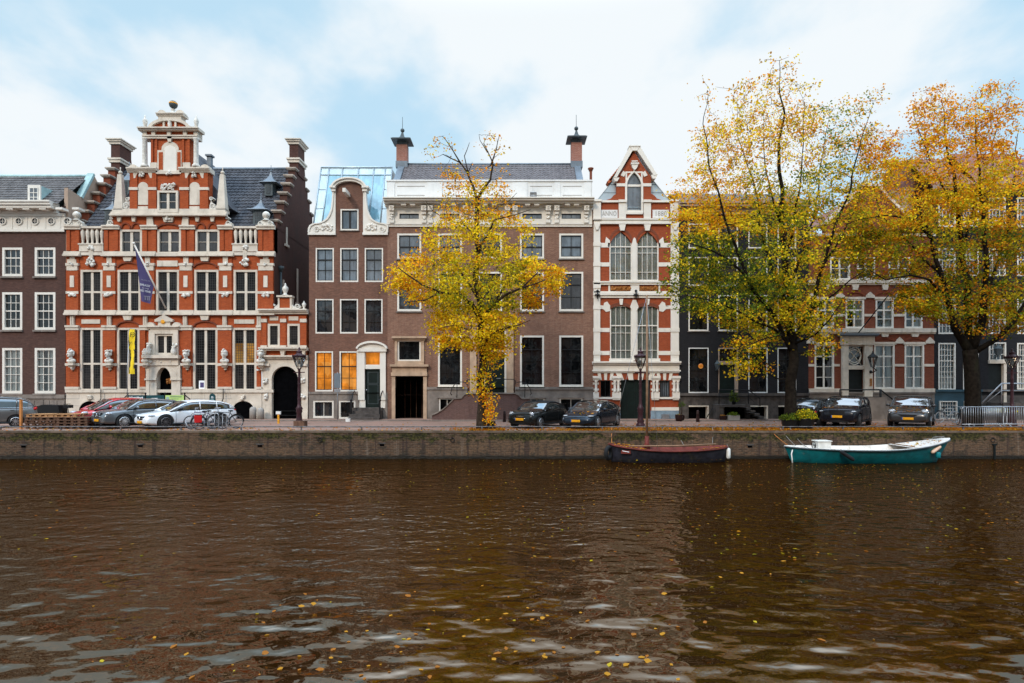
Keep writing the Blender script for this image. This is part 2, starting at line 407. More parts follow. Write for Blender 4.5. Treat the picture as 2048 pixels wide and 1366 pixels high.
# ------------------------------------------------------------------ windows
def window(house,x0,y0,x1,y1,cols=2,rows=3,fw=3.0,mw=1.0,frame='white_paint',inner=None,pane='glass_mid',rec=0.13,
           heavy=(),curtain=None,sill=None,mull=None,rowpos=None,colsplit=None,name='window',arch=0.0,proud=0.03):
    """a window filling the wall hole x0,y0,x1,y1 (photo px): outer frame, glazing bars, pane, curtain"""
    m=MB(); fw_=fw
    d1,d0=-rec+0.09,-rec-0.06
    d1=max(d1,-0.01) if rec<0.1 else d1
    m.p(x0,y0,x0+fw,y1,d0,d1+proud); m.p(x1-fw,y0,x1,y1,d0,d1+proud)
    m.p(x0+fw,y0,x1-fw,y0+fw,d0,d1+proud-.004); m.p(x0+fw,y1-fw*1.2,x1-fw,y1,d0,d1+proud-.004)
    f=m.build(name,M[frame],house)
    ix0,ix1,iy0,iy1=x0+fw,x1-fw,y0+fw,y1-fw*1.2
    b=MB()
    tgt=b if inner else m
    bars=MB()
    if inner:
        q=1.2
        bars.p(ix0,iy0,ix0+q,iy1,-rec-.05,-rec+.055); bars.p(ix1-q,iy0,ix1,iy1,-rec-.05,-rec+.055)
        bars.p(ix0+q,iy0,ix1-q,iy0+q,-rec-.05,-rec+.052); bars.p(ix0+q,iy1-q,ix1-q,iy1,-rec-.05,-rec+.052)
    rp=rowpos if rowpos is not None else [k/rows for k in range(1,rows)]
    for k,t in enumerate(rp):
        y=iy0+(iy1-iy0)*t; h=mw*(2.2 if (k+1) in heavy else 1.0)/2
        bars.p(ix0,y-h,ix1,y+h,-rec-.05,-rec+(.05 if (k+1) in heavy else .035))
    for k in range(1,cols):
        x=ix0+(ix1-ix0)*k/cols; h=mw/2
        if mull and k in mull: h=mull[k]/2
        bars.p(x-h,iy0,x+h,iy1,-rec-.05,-rec+.03+(0.022 if (mull and k in mull) else 0))
    if bars.v: bars.build('glazing_bars',M[inner or frame],f)
    g=MB(); jx=random.uniform(-.006,.006); jz=random.uniform(-.006,.006); Y=FY+rec+0.01
    g.quad((fx(ix0),Y-jx,fz(iy1)-0.0),(fx(ix1),Y+jx,fz(iy1)),(fx(ix1),Y+jx+jz,fz(iy0)),(fx(ix0),Y-jx+jz,fz(iy0)))
    if curtain:
        g.build('pane',M['clear_glass'],f)
        k=MB(); k.p(ix0-.5,iy0-.5,ix1+.5,iy1+.5,-rec-.5,-rec-.45); k.build('interior',M['glass_black'],f)
        for (a,bq,t0,t1,cm) in curtain:
            c=MB(); n=26; xa=ix0+(ix1-ix0)*a; xb=ix0+(ix1-ix0)*bq
            ya=iy0+(iy1-iy0)*t0; yb=iy0+(iy1-iy0)*t1; ph=random.random()*6
            for i in range(n):
                for j,yy in enumerate((ya,yb)):
                    xx=xa+(xb-xa)*i/(n-1)
                    c.v.append((fx(xx),FY+rec+.075+.03*math.sin(i*1.9+ph+math.sin(i*.7)),fz(yy)))
            for i in range(n-1):
                c.f.append((2*i,2*i+1,2*i+3,2*i+2)); c.sm.append(True)
            c.build('curtain',M[cm],f)
    else:
        g.build('pane',M[pane],f)
    if sill:
        s=MB(); s.p(x0-2,y1,x1+2,y1+sill[0],-rec,sill[1] if len(sill)>1 else 0.08); s.build('sill',M[sill[2] if len(sill)>2 else 'grey_stone'],f)
    return f

def pantiles(name,o,u,v,mat,parent,tw=0.26,th=0.33,amp=0.035,step=0.035,clip=None):
    """roof slope of S-shaped tiles; o lower left corner, u along the eaves, v up the slope"""
    o=Vector(o);u=Vector(u);v=Vector(v); U=u.length; V=v.length; un=u/U; vn=v/V; n=un.cross(vn).normalized()
    if n.z<0:n=-n
    nu=max(2,int(U/tw*6)); nr=max(1,int(V/th))
    us=np.linspace(0,U,nu+1); mb=MB(); rows=[]
    vs=[]
    for r in range(nr):
        vs+= [(r*V/nr,step),((r+1)*V/nr-0.004,0.0)]
    prof=amp*np.abs(np.sin(math.pi*us/tw))**0.8
    for (vv,h) in vs:
        for k,uu in enumerate(us):
            hh=h+prof[k]+0.006*math.sin(uu*3.1+vv*2.3)
            mb.v.append(tuple(o+un*uu+vn*vv+n*hh))
    W=nu+1
    for r in range(len(vs)-1):
        for k in range(nu):
            if clip:
                c=o+un*us[k]+vn*vs[r][0]
                if clip(c): continue
            mb.f.append((r*W+k,r*W+k+1,(r+1)*W+k+1,(r+1)*W+k)); mb.sm.append(False)
    return mb.build(name,mat,parent)
# ================================================================== houses, left half
def prismX(mb,poly,x0,x1):
    """polygon in (Y,Z) extruded along X"""
    ar=sum(poly[i][0]*poly[(i+1)%len(poly)][1]-poly[(i+1)%len(poly)][0]*poly[i][1] for i in range(len(poly)))
    if ar<0: poly=poly[::-1]
    n=len(poly); vs=[(x1,a,b) for a,b in poly]+[(x0,a,b) for a,b in poly]
    fs=[tuple(range(n)),tuple(range(2*n-1,n-1,-1))]+[(i,n+i,n+(i+1)%n,(i+1)%n) for i in range(n)]
    return mb.add(vs,fs)
def corn(mb,x0,x1,rows,d0=-0.02,ends=0.0):
    for ya,yb,d in rows: mb.p(x0-ends*d*30,ya,x1+ends*d*30,yb,d0,d)
def shell(mb,px0,px1,py_top,depth=11.0,t=0.3,zt=None):
    a,b=fx(px0),fx(px1); z=fz(py_top) if zt is None else zt
    mb.box(a,a+t,FY+.002,FY+depth,0,z); mb.box(b-t,b,FY+.002,FY+depth,0,z); mb.box(a+t,b-t,FY+depth-t,FY+depth,0,z)
    mb.box(a+t,b-t,FY+1.2,FY+depth-t,z-0.3,z-0.05)
def house(label,px0,px1,name='canal_house'):
    return thing(name,label,'house',(fx((px0+px1)/2),FY,0))
def disc_ring(mb,px,py,r_out,r_in,d0,d1,n=20):
    o=arcp(px,py,r_out,r_out,0,360,n); i=arcp(px,py,r_in,r_in,0,360,n); mb.band(o,i,d0,d1)
def discp(mb,px,py,r,d0,d1,n=20): mb.prism(arcp(px,py,r,r,0,360,n)[:-1],d0,d1)
def spandrel(mb,x0,x1,ytop,yspring,yapex,d0,d1,n=10,pointed=False):
    """fills the corners above an arch inside the hole x0..x1 / ytop.."""
    cx=(x0+x1)/2; rx=(x1-x0)/2; ry=yspring-yapex
    if not pointed:
        L=arcp(cx,yspring,rx,ry,180,90,n); Rr=arcp(cx,yspring,rx,ry,0,90,n)
    else:
        w=x1-x0; 
        def pt(side):
            out=[]
            for i in range(n+1):
                t=i/n; 
                yy=yspring-ry*t; xx=rx*(1-t**1.9)
                out.append((cx+side*xx,yy))
            return out
        L=pt(-1); Rr=pt(1)
    for A,xe in ((L,x0),(Rr,x1)):
        top=[(a,ytop) for a,b in A]
        mb.band(A,top,d0,d1)
def finial_ball(mb,px,py,r,Y=None,base=None):
    c=at(px,py,FY if Y is None else Y); k=(FY if Y is None else Y)/F_PX
    mb.ball(c,r*k,n=14,m=10)
def bust(parent,px,y0,y1,helmet=True,turn=0.0):
    h=(y0-y1)/30*-1; zb=fz(y1); X=gx(px,.3); Y=FY-0.32
    m=MB(); s=h
    m.ball((X,Y+.05,zb+.16*s),.30*s,.2*s,.17*s,12,8)
    m.lathe((X,Y,zb+.22*s),[(.15*s,0),(.115*s,.1*s),(.11*s,.22*s)],10)
    m.ball((X+turn*.02,Y-.03,zb+.60*s),.165*s,.19*s,.22*s,14,10)
    m.ball((X+turn*.1,Y-.22*s,zb+.575*s),.035*s,.06*s,.06*s,8,6)
    m.ball((X+turn*.06,Y-.17*s,zb+.455*s),.07*s,.06*s,.05*s,8,6)
    for sx in(-1,1): m.ball((X+sx*.17*s,Y+.02,zb+.62*s),.05*s,.07*s,.14*s,8,6)
    if helmet:
        m.ball((X,Y+.01,zb+.74*s),.2*s,.23*s,.16*s,12,8)
        for i in range(7):
            a=R(-40+i*25); m.ball((X,Y-.16*s*math.cos(a),zb+.80*s+.12*s*math.sin(a+.4)),.05*s,.06*s,.06*s,7,5)
    else:
        for i in range(12):
            a=i*2.4; m.ball((X+.17*s*math.cos(a),Y+.02+.15*s*math.sin(a),zb+.76*s+.04*s*(i%3)),.075*s,.07*s,.065*s,7,5)
    m.build('bust',M['statue_stone'],parent)
    px=1024+X*30
    b=MB(); b.p(px-8,y1,px+8,y1+4,-.02,.5); b.p(px-4.5,y1+4,px+4.5,y1+8,-.02,.36); b.p(px-2.2,y1+8,px+2.2,y1+13,-.02,.2); b.p(px-1,y1+13,px+1,y1+17,-.02,.1)
    b.build('console',M['cream_stone'],parent)
def scroll(mb,px,py,r,d0,d1,turns=1.6,flip=1,w=0.34):
    n=22; o=[];i_=[]
    for k in range(n+1):
        t=k/n; a=flip*t*turns*2*math.pi; rr=r*(1-.8*t)
        o.append((px+rr*math.cos(a),py-rr*math.sin(a))); q=rr-r*w*(1-.55*t); i_.append((px+q*math.cos(a),py-q*math.sin(a)))
    mb.band(o,i_,d0,d1)
def carved(mb,px,py,w,h,n=26,d=0.12,seed=1):
    rr=random.Random(seed)
    for k in range(n):
        x=px+rr.uniform(-.5,.5)*w; y=py+rr.uniform(-.5,.5)*h; s=rr.uniform(.05,.11)
        mb.ball((fx(x),FY-d*rr.uniform(.5,1.0),fz(y)),s,s*.8,s*rr.uniform(.6,1.3),7,5)

# ------------------------------------------------------------------ 1: dark brick house at the left edge
H1=house('dark brown brick house with white cornice and round attic openings at the left edge',-80,131)
cols1=[(-61,-21),(4.4,44.5),(69.4,110.7)]
rows1=[(495,553),(584.5,660),(696,787)]
holes=[(a,y0,b,y1) for a,b in cols1 for y0,y1 in rows1]
m=MB(); wall(m,-85,463,131,790,holes,.25); shell(m,-85,131,412); m.build('wall',M['dark_brick'],H1)
m=MB(); m.p(-85,789,131,797,-.05,.10); m.p(-85,797,131,839.5,-.1,.03)
for i in range(14):
    x=-80+i*15.1; m.p(x,801,x+13.6,812,-.05,.06)
for a,b in cols1: m.p(a+12,800,a+19,815,-.05,.1)
m.build('plinth',M['grey_stone'],H1)
m=MB()
for a,b in cols1: m.p(a-2,812,b+6,838,-.05,.045)
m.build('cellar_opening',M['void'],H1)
for (a,b) in cols1:
    for k,(y0,y1) in enumerate(rows1):
        cur=None
        if k==2: cur=[(0.0,.30,0,1,'curtain'),(.52,1.0,0,1,'curtain')] if a>60 else [(0,1,0,1,'curtain')]
        window(H1,a,y0,b,y1,3,(3,4,5)[k],fw=4.5,mw=1.0,pane='glass_mid' if k==0 else 'glass_dark',rec=.12,heavy=((1,),(2,),(2,))[k],curtain=cur,sill=(3.5,.12,'grey_stone'))
m=MB(); m.p(-85,433,131,464.5,-.1,.06); m.p(-85,459,131,464.2,-.05,.14); m.p(-85,427,131,433.2,-.05,.12)
corn(m,-85,118,[(421.5,427.5,.2),(416,421.7,.72),(411,416.2,.82),(408,411.2,.9)],-.05)
for i in range(8):
    x=8+i*32.5-70; m.p(x-6.5,420.5,x+6.5,424.8,.1,.68)
for i in range(28):
    x=-80+i*7.4
    if all(abs(x-(7.5+32.3*k-64.6))>11 for k in range(7)): m.p(x,435,x+3.2,458,.0,.085)
m.build('cornice',M['white_paint'],H1)
for k in range(7):
    px=7.5+32.3*k-64.6
    m=MB(); disc_ring(m,px,443,7.6,5.6,-.05,.13); f=m.build('round_window',M['white_paint'],H1)
    g=MB(); discp(g,px,443,5.7,-.04,.075); g.build('pane',M['glass_dark'],f)
    g=MB(); g.p(px-.4,437.5,px+.4,448.6,.05,.10); g.p(px-5.5,442.6,px+5.5,443.4,.05,.095); g.build('glazing_bars',M['white_paint'],f)
rf=pantiles('roof',(fx(-85),39.5,14.2),(fx(131)-fx(-85)-.15,0,0),(0,3.0,2.85),M['brown_tile'],H1)
m=MB(); m.tube([(fx(-85),42.55,17.1),(fx(131),42.55,17.1)],.13,6); prismX(m,[(42.5,17.05),(47.5,13.0),(47.3,12.9),(42.4,16.9)],fx(-85),fx(131)-.2); m.build('ridge',M['verdigris'],H1)
m=MB(); prismX(m,[(40.02,10),(40.02,15.45),(41.3,15.2),(42.45,17.25),(45.9,13.9),(45.9,10)],-29.87,-29.62); m.build('gable_wall',M['stucco'],H1)
m=MB(); prismX(m,[(41.25,15.25),(42.45,17.3),(42.6,17.2),(41.4,15.15)],-30.05,-29.58); m.build('gutter',M['verdigris'],H1)
# dormer
m=MB(); c=at(71.5,390,39.9); 
m.box(c.x-.42,c.x+.42,39.75,39.85,c.z-.62,c.z+.62); d=m.build('dormer',M['white_paint'],H1)
g=MB(); g.box(c.x-.27,c.x+.27,39.735,39.752,c.z-.5,c.z+.42); g.build('pane',M['glass_sky'],d)
g=MB()
for k in(-.27,0,.27): g.box(c.x+k-.02,c.x+k+.02,39.715,39.74,c.z-.5,c.z+.42)
for k in(-.5,-.2,.1,.42): g.box(c.x-.28,c.x+.28,39.718,39.738,c.z+k-.02,c.z+k+.02)
g.build('glazing_bars',M['white_paint'],d)
g=MB(); prismX(g,[(39.86,c.z-.62),(39.86,c.z+.6),(41.1,c.z+.6)],c.x-.4,c.x+.4); g.build('cheek',M['verdigris'],d)

# ------------------------------------------------------------------ 2: ornate red house with the heads
H2=house('ornate red brick house with white stone bands, tall scrolled gable and carved heads',133,548)
X0,X1=fx(133),fx(548)
GW=[(160,655.5,205,782.6),(234,655.5,279,782.6),(386,655.5,435,782.6),(465,655.5,513,782.6)]
FW=[(161,539.5,205,626),(235,539.5,281,626),(312,539.5,358,626),(388.5,539.5,437,626),(467,539.5,515,626)]
SW=[(240,459,284,508.6),(314.6,459,362,508.6),(390.5,459,439,508.6)]
m=MB(); wall(m,133,503,548,629,FW+[(a,503,b,d) for a,_,b,d in SW],.3); wall(m,133,629,523,786,GW+[(312,668,349,786)],.3)
wall(m,224,433,455,503,[(a,b,c,503) for a,b,c,_ in SW],.3)
m.p(133,453,160,503,-.6,0); m.p(208,453,224,503,-.6,0); m.p(455,453,466,503,-.6,0); m.p(516,453,548,503,-.6,0)
m.p(160,490,208,503,-.4,-.02); m.p(466,490,516,503,-.4,-.02)
# recessed strips in the corner piers read as raised edges
for a,b in((133,160),(208,238),(441,466),(516,548)):
    w=(b-a)
    m.p(a+1,461,a+w*.3,501,-.01,.07); m.p(b-w*.3,461,b-1,501,-.01,.07)
    for q in arcp((a+b)/2,463,w*.2,3,180,0,1): pass
for a,b in((286,313),(363.5,389)):
    m.p(a,461,a+9,503,-.01,.08); m.p(b-9,461,b,503,-.01,.08)
for a,b in((134,158.5),(207,232),(283,310),(360,386.5),(439,464.5),(517,547)):
    m.p(a,541,b,622,-.01,.10); m.p(a,515,b,527,-.01,.06)
for a,b in((134,158.5),(207,232),(283,292),(366,384),(437,463.5),(515,523)):
    m.p(a,660,b,778,-.01,.10)
wallp=m
wallp.build('wall',M['red_brick'],H2)
m=MB(); m.box(X0+.02,X0+.32,FY+.02,46.5,0,12.9); m.build('party_wall',M['side_brick'],H2)
m=MB(); m.box(X1-.45,X1-.0,FY+.4,49.2,0,12.9); m.box(X1-.3,X1-.0,FY+.004,FY+.4,fz(629),12.9)
# side stepped gables
steps=[(41.2,14.2),(41.75,15.0),(42.3,15.8),(42.9,16.65),(43.4,17.4),(43.9,18.1)]
def stepped(x0,x1):
    poly=[(40.1,12.85),(40.55,12.85),(40.55,13.4),(41.2,13.4)]
    for i,(y,z) in enumerate(steps):
        poly.append((y,z)); poly.append((steps[i+1][0] if i<5 else 44.4,z))
    poly+= [(44.4,20.3),(45.6,20.3)]
    back=[(90.0-y,z) for y,z in poly][::-1]
    poly=[q for i,q in enumerate(poly) if i<len(poly)-2]+[(44.4,20.3),(45.6,20.3)]+[q for q in back if q[0]>45.6 and q[0]<49.3 and True]
    poly=[q for q in poly]
    # drop duplicates
    out=[]
    for q in poly:
        if not out or (abs(out[-1][0]-q[0])>1e-6 or abs(out[-1][1]-q[1])>1e-6): out.append(q)
    out.append((49.2,12.85)) if out[-1]!=(49.2,12.85) else None
    return out
sg=stepped(0,0)
prismX(m,sg,-16.38,X1-.0)
m.build('side_wall',M['side_brick'],H2)
m=MB(); prismX(m,sg,-29.56,-29.05); m.build('stepped_gable',M['red_brick_shade'],H2)
for xa,xb in((-29.56,-29.05),(-16.38,X1)):
    caps=[(40.45,41.22,13.4)]
    for i,(y,z) in enumerate(steps):
        yn=steps[i+1][0] if i<5 else 44.4
        caps+= [(y-.2,yn+.02,z),(90-yn-.02,90-y+.2,z)]
    for y0,y1,z in caps:
        m=MB(); m.box(xa-.11,xb+.11,y0,y1,z,z+.10); m.box(xa-.05,xb+.05,y0+.07,y1,z-.07,z); m.build('step_cap',M['weathered_stone'],H2)
for xa,xb in((-29.56,-29.05),(-16.38,X1)):
    m=MB(); m.box(xa-.07,xb+.07,44.33,45.67,17.9,20.25); ch=m.build('chimney',M['side_brick'],H2)
    g=MB()
    for z0,z1,e in((18.75,18.95,.10),(18.95,19.07,.17),(20.1,20.28,.09),(20.28,20.4,.18),(20.4,20.47,.26)): g.box(xa-.07-e,xb+.07+e,44.33-e,45.67+e,z0,z1)
    g.build('chimney_cap',M['cream_stone'],ch)
# side wall details
m=MB()
for Y,z0,z1 in((42.2,12.2,13.4),(44.3,8.4,10.9),(41.6,6.5,9.6)):
    m.box(X1-.02,X1+.06,Y-.1,Y+.1,z0,z1); m.box(X1-.02,X1+.09,Y-.35,Y+.35,z0-.18,z0)
m.build('side_window_trim',M['cream_stone'],H2)
m=MB(); m.tube([(X1+.12,40.9,10.0),(X1+.12,40.9,2.5)],.07,8); m.lathe((X1+.12,40.9,10.0),[(.07,0),(.2,.25),(.2,.4)],8); m.build('drainpipe',M['dark_lead'],H2)
# roof
ey,ez,ry,rz=40.45,12.75,45.0,18.45
pantiles('roof',(-29.05,ey,ez),(-16.38+29.05,0,0),(0,ry-ey,rz-ez),M['slate'],H2,tw=.29,th=.36,amp=.045,step=.045)
m=MB(); prismX(m,[(45.0,18.45),(49.4,12.7),(49.2,12.6),(44.95,18.2)],-29.05,-16.38); m.tube([(-29,45.0,18.5),(-16.4,45.0,18.5)],.14,6); m.build('ridge',M['lead'],H2)
# cross roof behind the tall gable
cxg=fx(340); m=MB()
prism=[(cxg-3.9,14.2),(cxg,19.1),(cxg+3.9,14.2)]
m.prism(prism,-6.0,-.5,px=False); m.build('cross_roof',M['slate'],H2)
m=MB(); m.box(cxg+.62,cxg+.92,43.6,43.9,17.0,18.95); m.box(cxg+.54,cxg+1.0,43.5,44.0,18.95,19.07); m.build('chimney',M['lead'],H2)
def dormer(parent,px0,px1,py0,py1,capx0,capx1,captop,Y):
    a=at(px0,py1,Y); b=at(px1,py0,Y); cx=(a.x+b.x)/2; w=(b.x-a.x)/2
    m=MB(); m.box(a.x,b.x,Y,Y+1.6,a.z,b.z); d=m.build('dormer',M['dark_lead'],parent)
    g=MB(); g.box(a.x+.14,b.x-.14,Y-.02,Y+.01,a.z+.12,b.z-.12); g.build('pane',M['glass_mid'],d)
    g=MB()
    for t in(.33,.66): x=a.x+.14+(b.x-a.x-.28)*t; g.box(x-.015,x+.015,Y-.035,Y-.015,a.z+.12,b.z-.12)
    for t in(.25,.5,.75): z=a.z+.12+(b.z-a.z-.24)*t; g.box(a.x+.14,b.x-.14,Y-.033,Y-.013,z-.015,z+.015)
    g.build('glazing_bars',M['dark_lead'],d)
    c0=at(capx0,py0,Y-.2); c1=at(capx1,py0,Y-.2); t=at((capx0+capx1)/2,captop,Y+.3); W=(c1.x-c0.x)/2; H=t.z-b.z
    g=MB(); prof=[(W*1.414,0),(W*1.38,.05),(W*.9,H*.16),(W*.5,H*.4),(W*.22,H*.7),(.05,H),(.02,H+.1)]
    g.lathe((cx,Y+.45,b.z),prof,4,smooth=False); g.ball((cx,Y+.45,b.z+H+.1),.07); g.tube([(cx,Y+.45,b.z+H),(cx,Y+.45,b.z+H+.5)],.02,5)
    g.build('dormer_roof',M['lead'],d)
dormer(H2,529,545,365,391,520,556,343,42.6); dormer(H2,506,527,420,449,498,539,399,40.75)
dormer(H2,243,258,360,393,239,264,336,42.6); dormer(H2,209,225,420,449,201,232,402,40.75)
# windows
for i,(a,b,c,d) in enumerate(GW):
    window(H2,a,b,c,d,2,2,fw=4.2,mw=1.7,frame='cream_stone',pane='lattice_glass',rec=.12,heavy=(1,),rowpos=[.575],mull={1:5.0})
for a,b,c,d in FW: window(H2,a,b,c,d,2,2,fw=4.2,mw=1.7,frame='cream_stone',pane='lattice_glass',rec=.12,heavy=(1,),rowpos=[.52],mull={1:5.0})
for a,b,c,d in SW:
    f=window(H2,a,b,c,d,2,2,fw=4.2,mw=.8,frame='cream_stone',pane='glass_mid',rec=.12,rowpos=[.5],mull={1:5.4})
m=MB(); m.p(469.5,686,508.5,727,-.14,-.118); m.build('lit_interior',M['lattice_amber'],H2)
m=MB(); m.p(396.5,761,409,778,-.10,-.085); pst=m.build('poster',M['white_ink'],H2)
m=MB(); m.p(399,765,406.5,775,-.09,-.08); m.build('poster_print',M['purple_cloth'],pst)
# stone bands and cornices
m=MB()
m.p(133,776,160,779,-.01,.16); m.p(133,779,548,785,-.01,.14)
m.p(133,783,303,840,-.3,.05); m.p(355,783,524,840,-.3,.05)
for a,b in((133,160),(206,234),(281,303),(357,386),(436,465),(514,524)):
    m.p(a-.5,773.5,b+.5,778,-.01,.15)
    m.p(a,651,b,655,-.01,.19); m.p(a+.6,655,b-.6,660.5,-.01,.14)
    m.p((a+b)/2-4,632,(a+b)/2+4,651,-.01,.12)
    m.p((a+b)/2-2.6,632.5,(a+b)/2-1.0,650,.1,.15); m.p((a+b)/2+1.0,632.5,(a+b)/2+2.6,650,.1,.15)
corn(m,131,525,[(621.5,624,.10),(624,627.5,.15),(627.5,630.5,.22)])
for a,b in((133,160),(206,234),(281,312),(358,388),(437,467),(515,550)):
    corn(m,a-1,b+1,[(620.5,624.3,.16),(624.3,627.8,.21),(627.8,630.8,.28)])
    m.p(a+1,527,b-1,532,-.01,.16); m.p(a+3,532,b-3,541.5,-.01,.13); m.p((a+b)/2-5,514,(a+b)/2+5,528,-.01,.10)
    m.p((a+b)/2-4,552,(a+b)/2+4,575,.08,.14)
    m.p(a+1,583,b-1,588,.08,.13)
for a,b in((206,313),(358,469)):
    corn(m,a,b,[(503.5,507,.13),(507,510.5,.19),(510.5,513.5,.26)])
for a,b in((130.5,163),(515,551)): corn(m,a,b,[(503.5,507,.16),(507,510.5,.22),(510.5,513.5,.3)])
m.p(160,505,208,511,-.01,.1); m.p(313,506,358,513,-.01,.12); m.p(469,505,515,511,-.01,.1)
for a,b in((160,206),(467,515)): m.p(a,623,b,630,-.01,.16)
# lintels between windows on ground floor
for a,b in((160,205),(465,513)): m.p(a+4,639,b-4,647.5,-.01,.06)
m.p(315,521.5,356,533,-.01,.06)
m.p(136,519,154,530,.05,.09); m.p(521,519,540,530,.05,.09)
# second floor capitals, third cornice
for a,b in((132,162),(207,240),(284,315),(362,391),(438,466),(515,550)):
    corn(m,a-1,b+1,[(451.5,454.5,.22),(454.5,459.5,.14)])
m.p(132,451,549,453.6,-.5,.12) if False else None
m.p(160,453,209,457,-.4,.1); m.p(465,453,517,457,-.4,.1)
m.p(160,488.5,208,503.4,-.3,.09); m.p(466,488.5,516,503.4,-.3,.09); m.p(158.5,487.5,209,490,-.3,.14); m.p(465,487.5,517,490,-.3,.14)
corn(m,224,455.5,[(424.5,428,.16),(428,431,.24),(431,433.5,.32)])
m.p(226,418.5,452,424.8,-.5,.12)
for cx,w in((240,3.5),(269,3.5),(396,3.5),(426,3.5)): m.prism([(cx-w-1,434),(cx+w+1,434),(cx+w-.8,444),(cx-w+.8,444)],-.01,.13)
m.prism([(327,434),(349,434),(346,445),(330,445)],-.01,.14)
for s,cx in((1,301),(-1,372)): m.prism([(cx-s*6,434),(cx+s*5,434),(cx+s*8,452),(cx-s*6,452)],-.01,.10)
# keystones over relieving arches
for cx in(257,411): m.prism([(cx-9,631),(cx+9,631),(cx+6.5,640.5),(cx-6.5,640.5)],-.01,.15); m.prism([(cx-9,514),(cx+9,514),(cx+6.5,523),(cx-6.5,523)],-.01,.15)
for cx in(184,491): m.prism([(cx-4.5,489),(cx+4.5,489),(cx+3.5,519),(cx-3.5,519)],-.01,.12)
# string course at bust height
for a,b in((133,160),(205,234),(279,300),(358,386),(435,465),(513,524)): m.p(a,726.5,b,732,-.01,.13)
m.build('stone_bands',M['cream_stone'],H2)
def carving(parent,px,py,w,h,n,d,seed): 
    m=MB(); carved(m,px,py,w,h,n,d,seed); m.build('carving',M['statue_stone'],parent)
for cx in(184,491): carving(H2,cx,525,15,14,30,.2,cx); carving(H2,cx,496,9,6,10,.16,cx)
for cx in(146,219,296.5,373,452,532): carving(H2,cx,590,14,6,14,.18,int(cx)); carving(H2,cx,529,6,5,5,.2,int(cx))
carving(H2,338.5,375.5,27,12,40,.18,9); carving(H2,338,438,10,6,9,.2,4); carving(H2,338.5,347,14,8,14,.15,6); carving(H2,285,350,7,9,8,.15,3); carving(H2,389.5,350,7,9,8,.15,2)
for cx,w,yt in((257,23,641.5),(411,24,641.5),(258,23,524),(411,24,524)):
    m=MB(); o=arcp(cx,yt+11,w,11,180,0,14); i_=arcp(cx,yt+11,w-3.2,8.4,180,0,14); m.band(o,i_,-.01,.09); m.build('relieving_arch',M['red_brick_shade'],H2)
for cx,w in((252,10),(273,10),(402,10),(426,10)):
    m=MB(); m.band(arcp(cx,457,w,12,180,0,10),arcp(cx,457,w-3,9,180,0,10),-.01,.08); m.build('relieving_arch',M['red_brick_shade'],H2)
m=MB(); m.band(arcp(338,459,25,13,180,0,12),arcp(338,459,22,9.5,180,0,12),-.01,.08)
m.build('relieving_arch',M['red_brick_shade'],H2)
for a,b in((160,208),(466,516)):
    for k in range(5):
        x=a+(b-a)*(k+.5)/5
        m=MB(); m.lathe((fx(x),FY+.05,fz(488)),[(.09,0),(.10,.06),(.06,.12),(.085,.3),(.13,.7),(.12,.85),(.07,.95),(.11,1.03)],10); m.build('baluster',M['cream_stone'],H2)
for bx in(150.5,530.7):
    m=MB(); m.p(bx-15,447,bx+15,453,-.4,.05); m.p(bx-9,441,bx+9,447,-.35,.02)
    m.lathe((fx(bx),FY+.15,fz(441)),[(.3,0),(.16,.12),(.14,.2),(.2,.24)],12); m.ball((fx(bx),FY+.15,fz(429)),.245,n=16,m=12)
    for s in(-1,1): scroll(m,bx+s*9.5,446.5,5.5,-.2,.09,1.5,s)
    m.build('ball_finial',M['statue_stone'],H2)
# tall gable, first stage
m=MB()
m.p(260,338,418,425,-.55,0)
for a,b in((261,276),(298,314),(361,378),(401,417)): m.p(a,347,b,376,-.01,.09); m.p(a,381,b,423,-.01,.09)
m.p(302,273,381,340,-.55,0)
for a,b in((303,315.5),(365,380.5)): m.p(a,279,a+4.5,326,-.01,.08); m.p(b-4.5,279,b,326,-.01,.08)
m.p(292,255,392,275,-.5,.02)
m.prism(arcp(340,258,40,19,0,180,16),-.45,-.02)
m.build('gable',M['red_brick'],H2)
m=MB()
for a,b in((257,317),(361,422)): corn(m,a,b,[(337,340,.3),(340,343,.22),(343,346,.14)],-.5)
m.p(314,343,364,349,-.01,.14)
for a,b in((260,277),(297,314),(361,379),(400,418)): m.p(a-.5,375.5,b+.5,381,-.01,.13)
for cx in(287,390):
    m.prism([(cx-10,374)]+arcp(cx,374,10,9.5,180,0,12)+[(cx+10,410),(cx-10,410)],-.01,.05)
    m.p(cx-10,413,cx+10,421,-.01,.07)
    for s in(-1,1): m.prism([(cx+s*10,346),(cx+s*19,346),(cx+s*18,357),(cx+s*15,357)],-.01,.1)
m.p(262,421,314,425.5,-.01,.08); m.p(361,421,416,425.5,-.01,.08)
# central window frame added below; gable stage two trim
m.prism([(315,301),(324,301)]+arcp(341,300,17.5,16,165,15,14)+[(358,301),(364,301),(364,344),(315,344)],-.01,.06)
m.p(302,326,315,338,-.01,.1); m.p(367,326,381,338,-.01,.1)
m.prism([(336,274),(346,274),(344,285),(338,285)],-.01,.14)
corn(m,281,402,[(258.5,261,.42),(261,264,.3)],-.5); corn(m,287,397,[(272,274.5,.2),(274.5,278.5,.14)],-.5)
for cx in(309,340,372): m.p(cx-3.5,264,cx+3.5,272.5,-.01,.16)
for cx in(291,393): m.p(cx-4,263.5,cx+4,272.5,-.5,.12)
m.band(arcp(340,258.5,42,21,180,0,18),arcp(340,258.5,35.5,15.5,180,0,18),-.4,.16)
m.p(327,243,330.5,258.5,-.01,.1); m.p(350.5,243,354,258.5,-.01,.1); m.p(305,255.5,377,258.5,-.01,.12)
m.p(318,231,364,241,-.45,.1); corn(m,315,369,[(228,230,.24),(230,233,.16)],-.5)
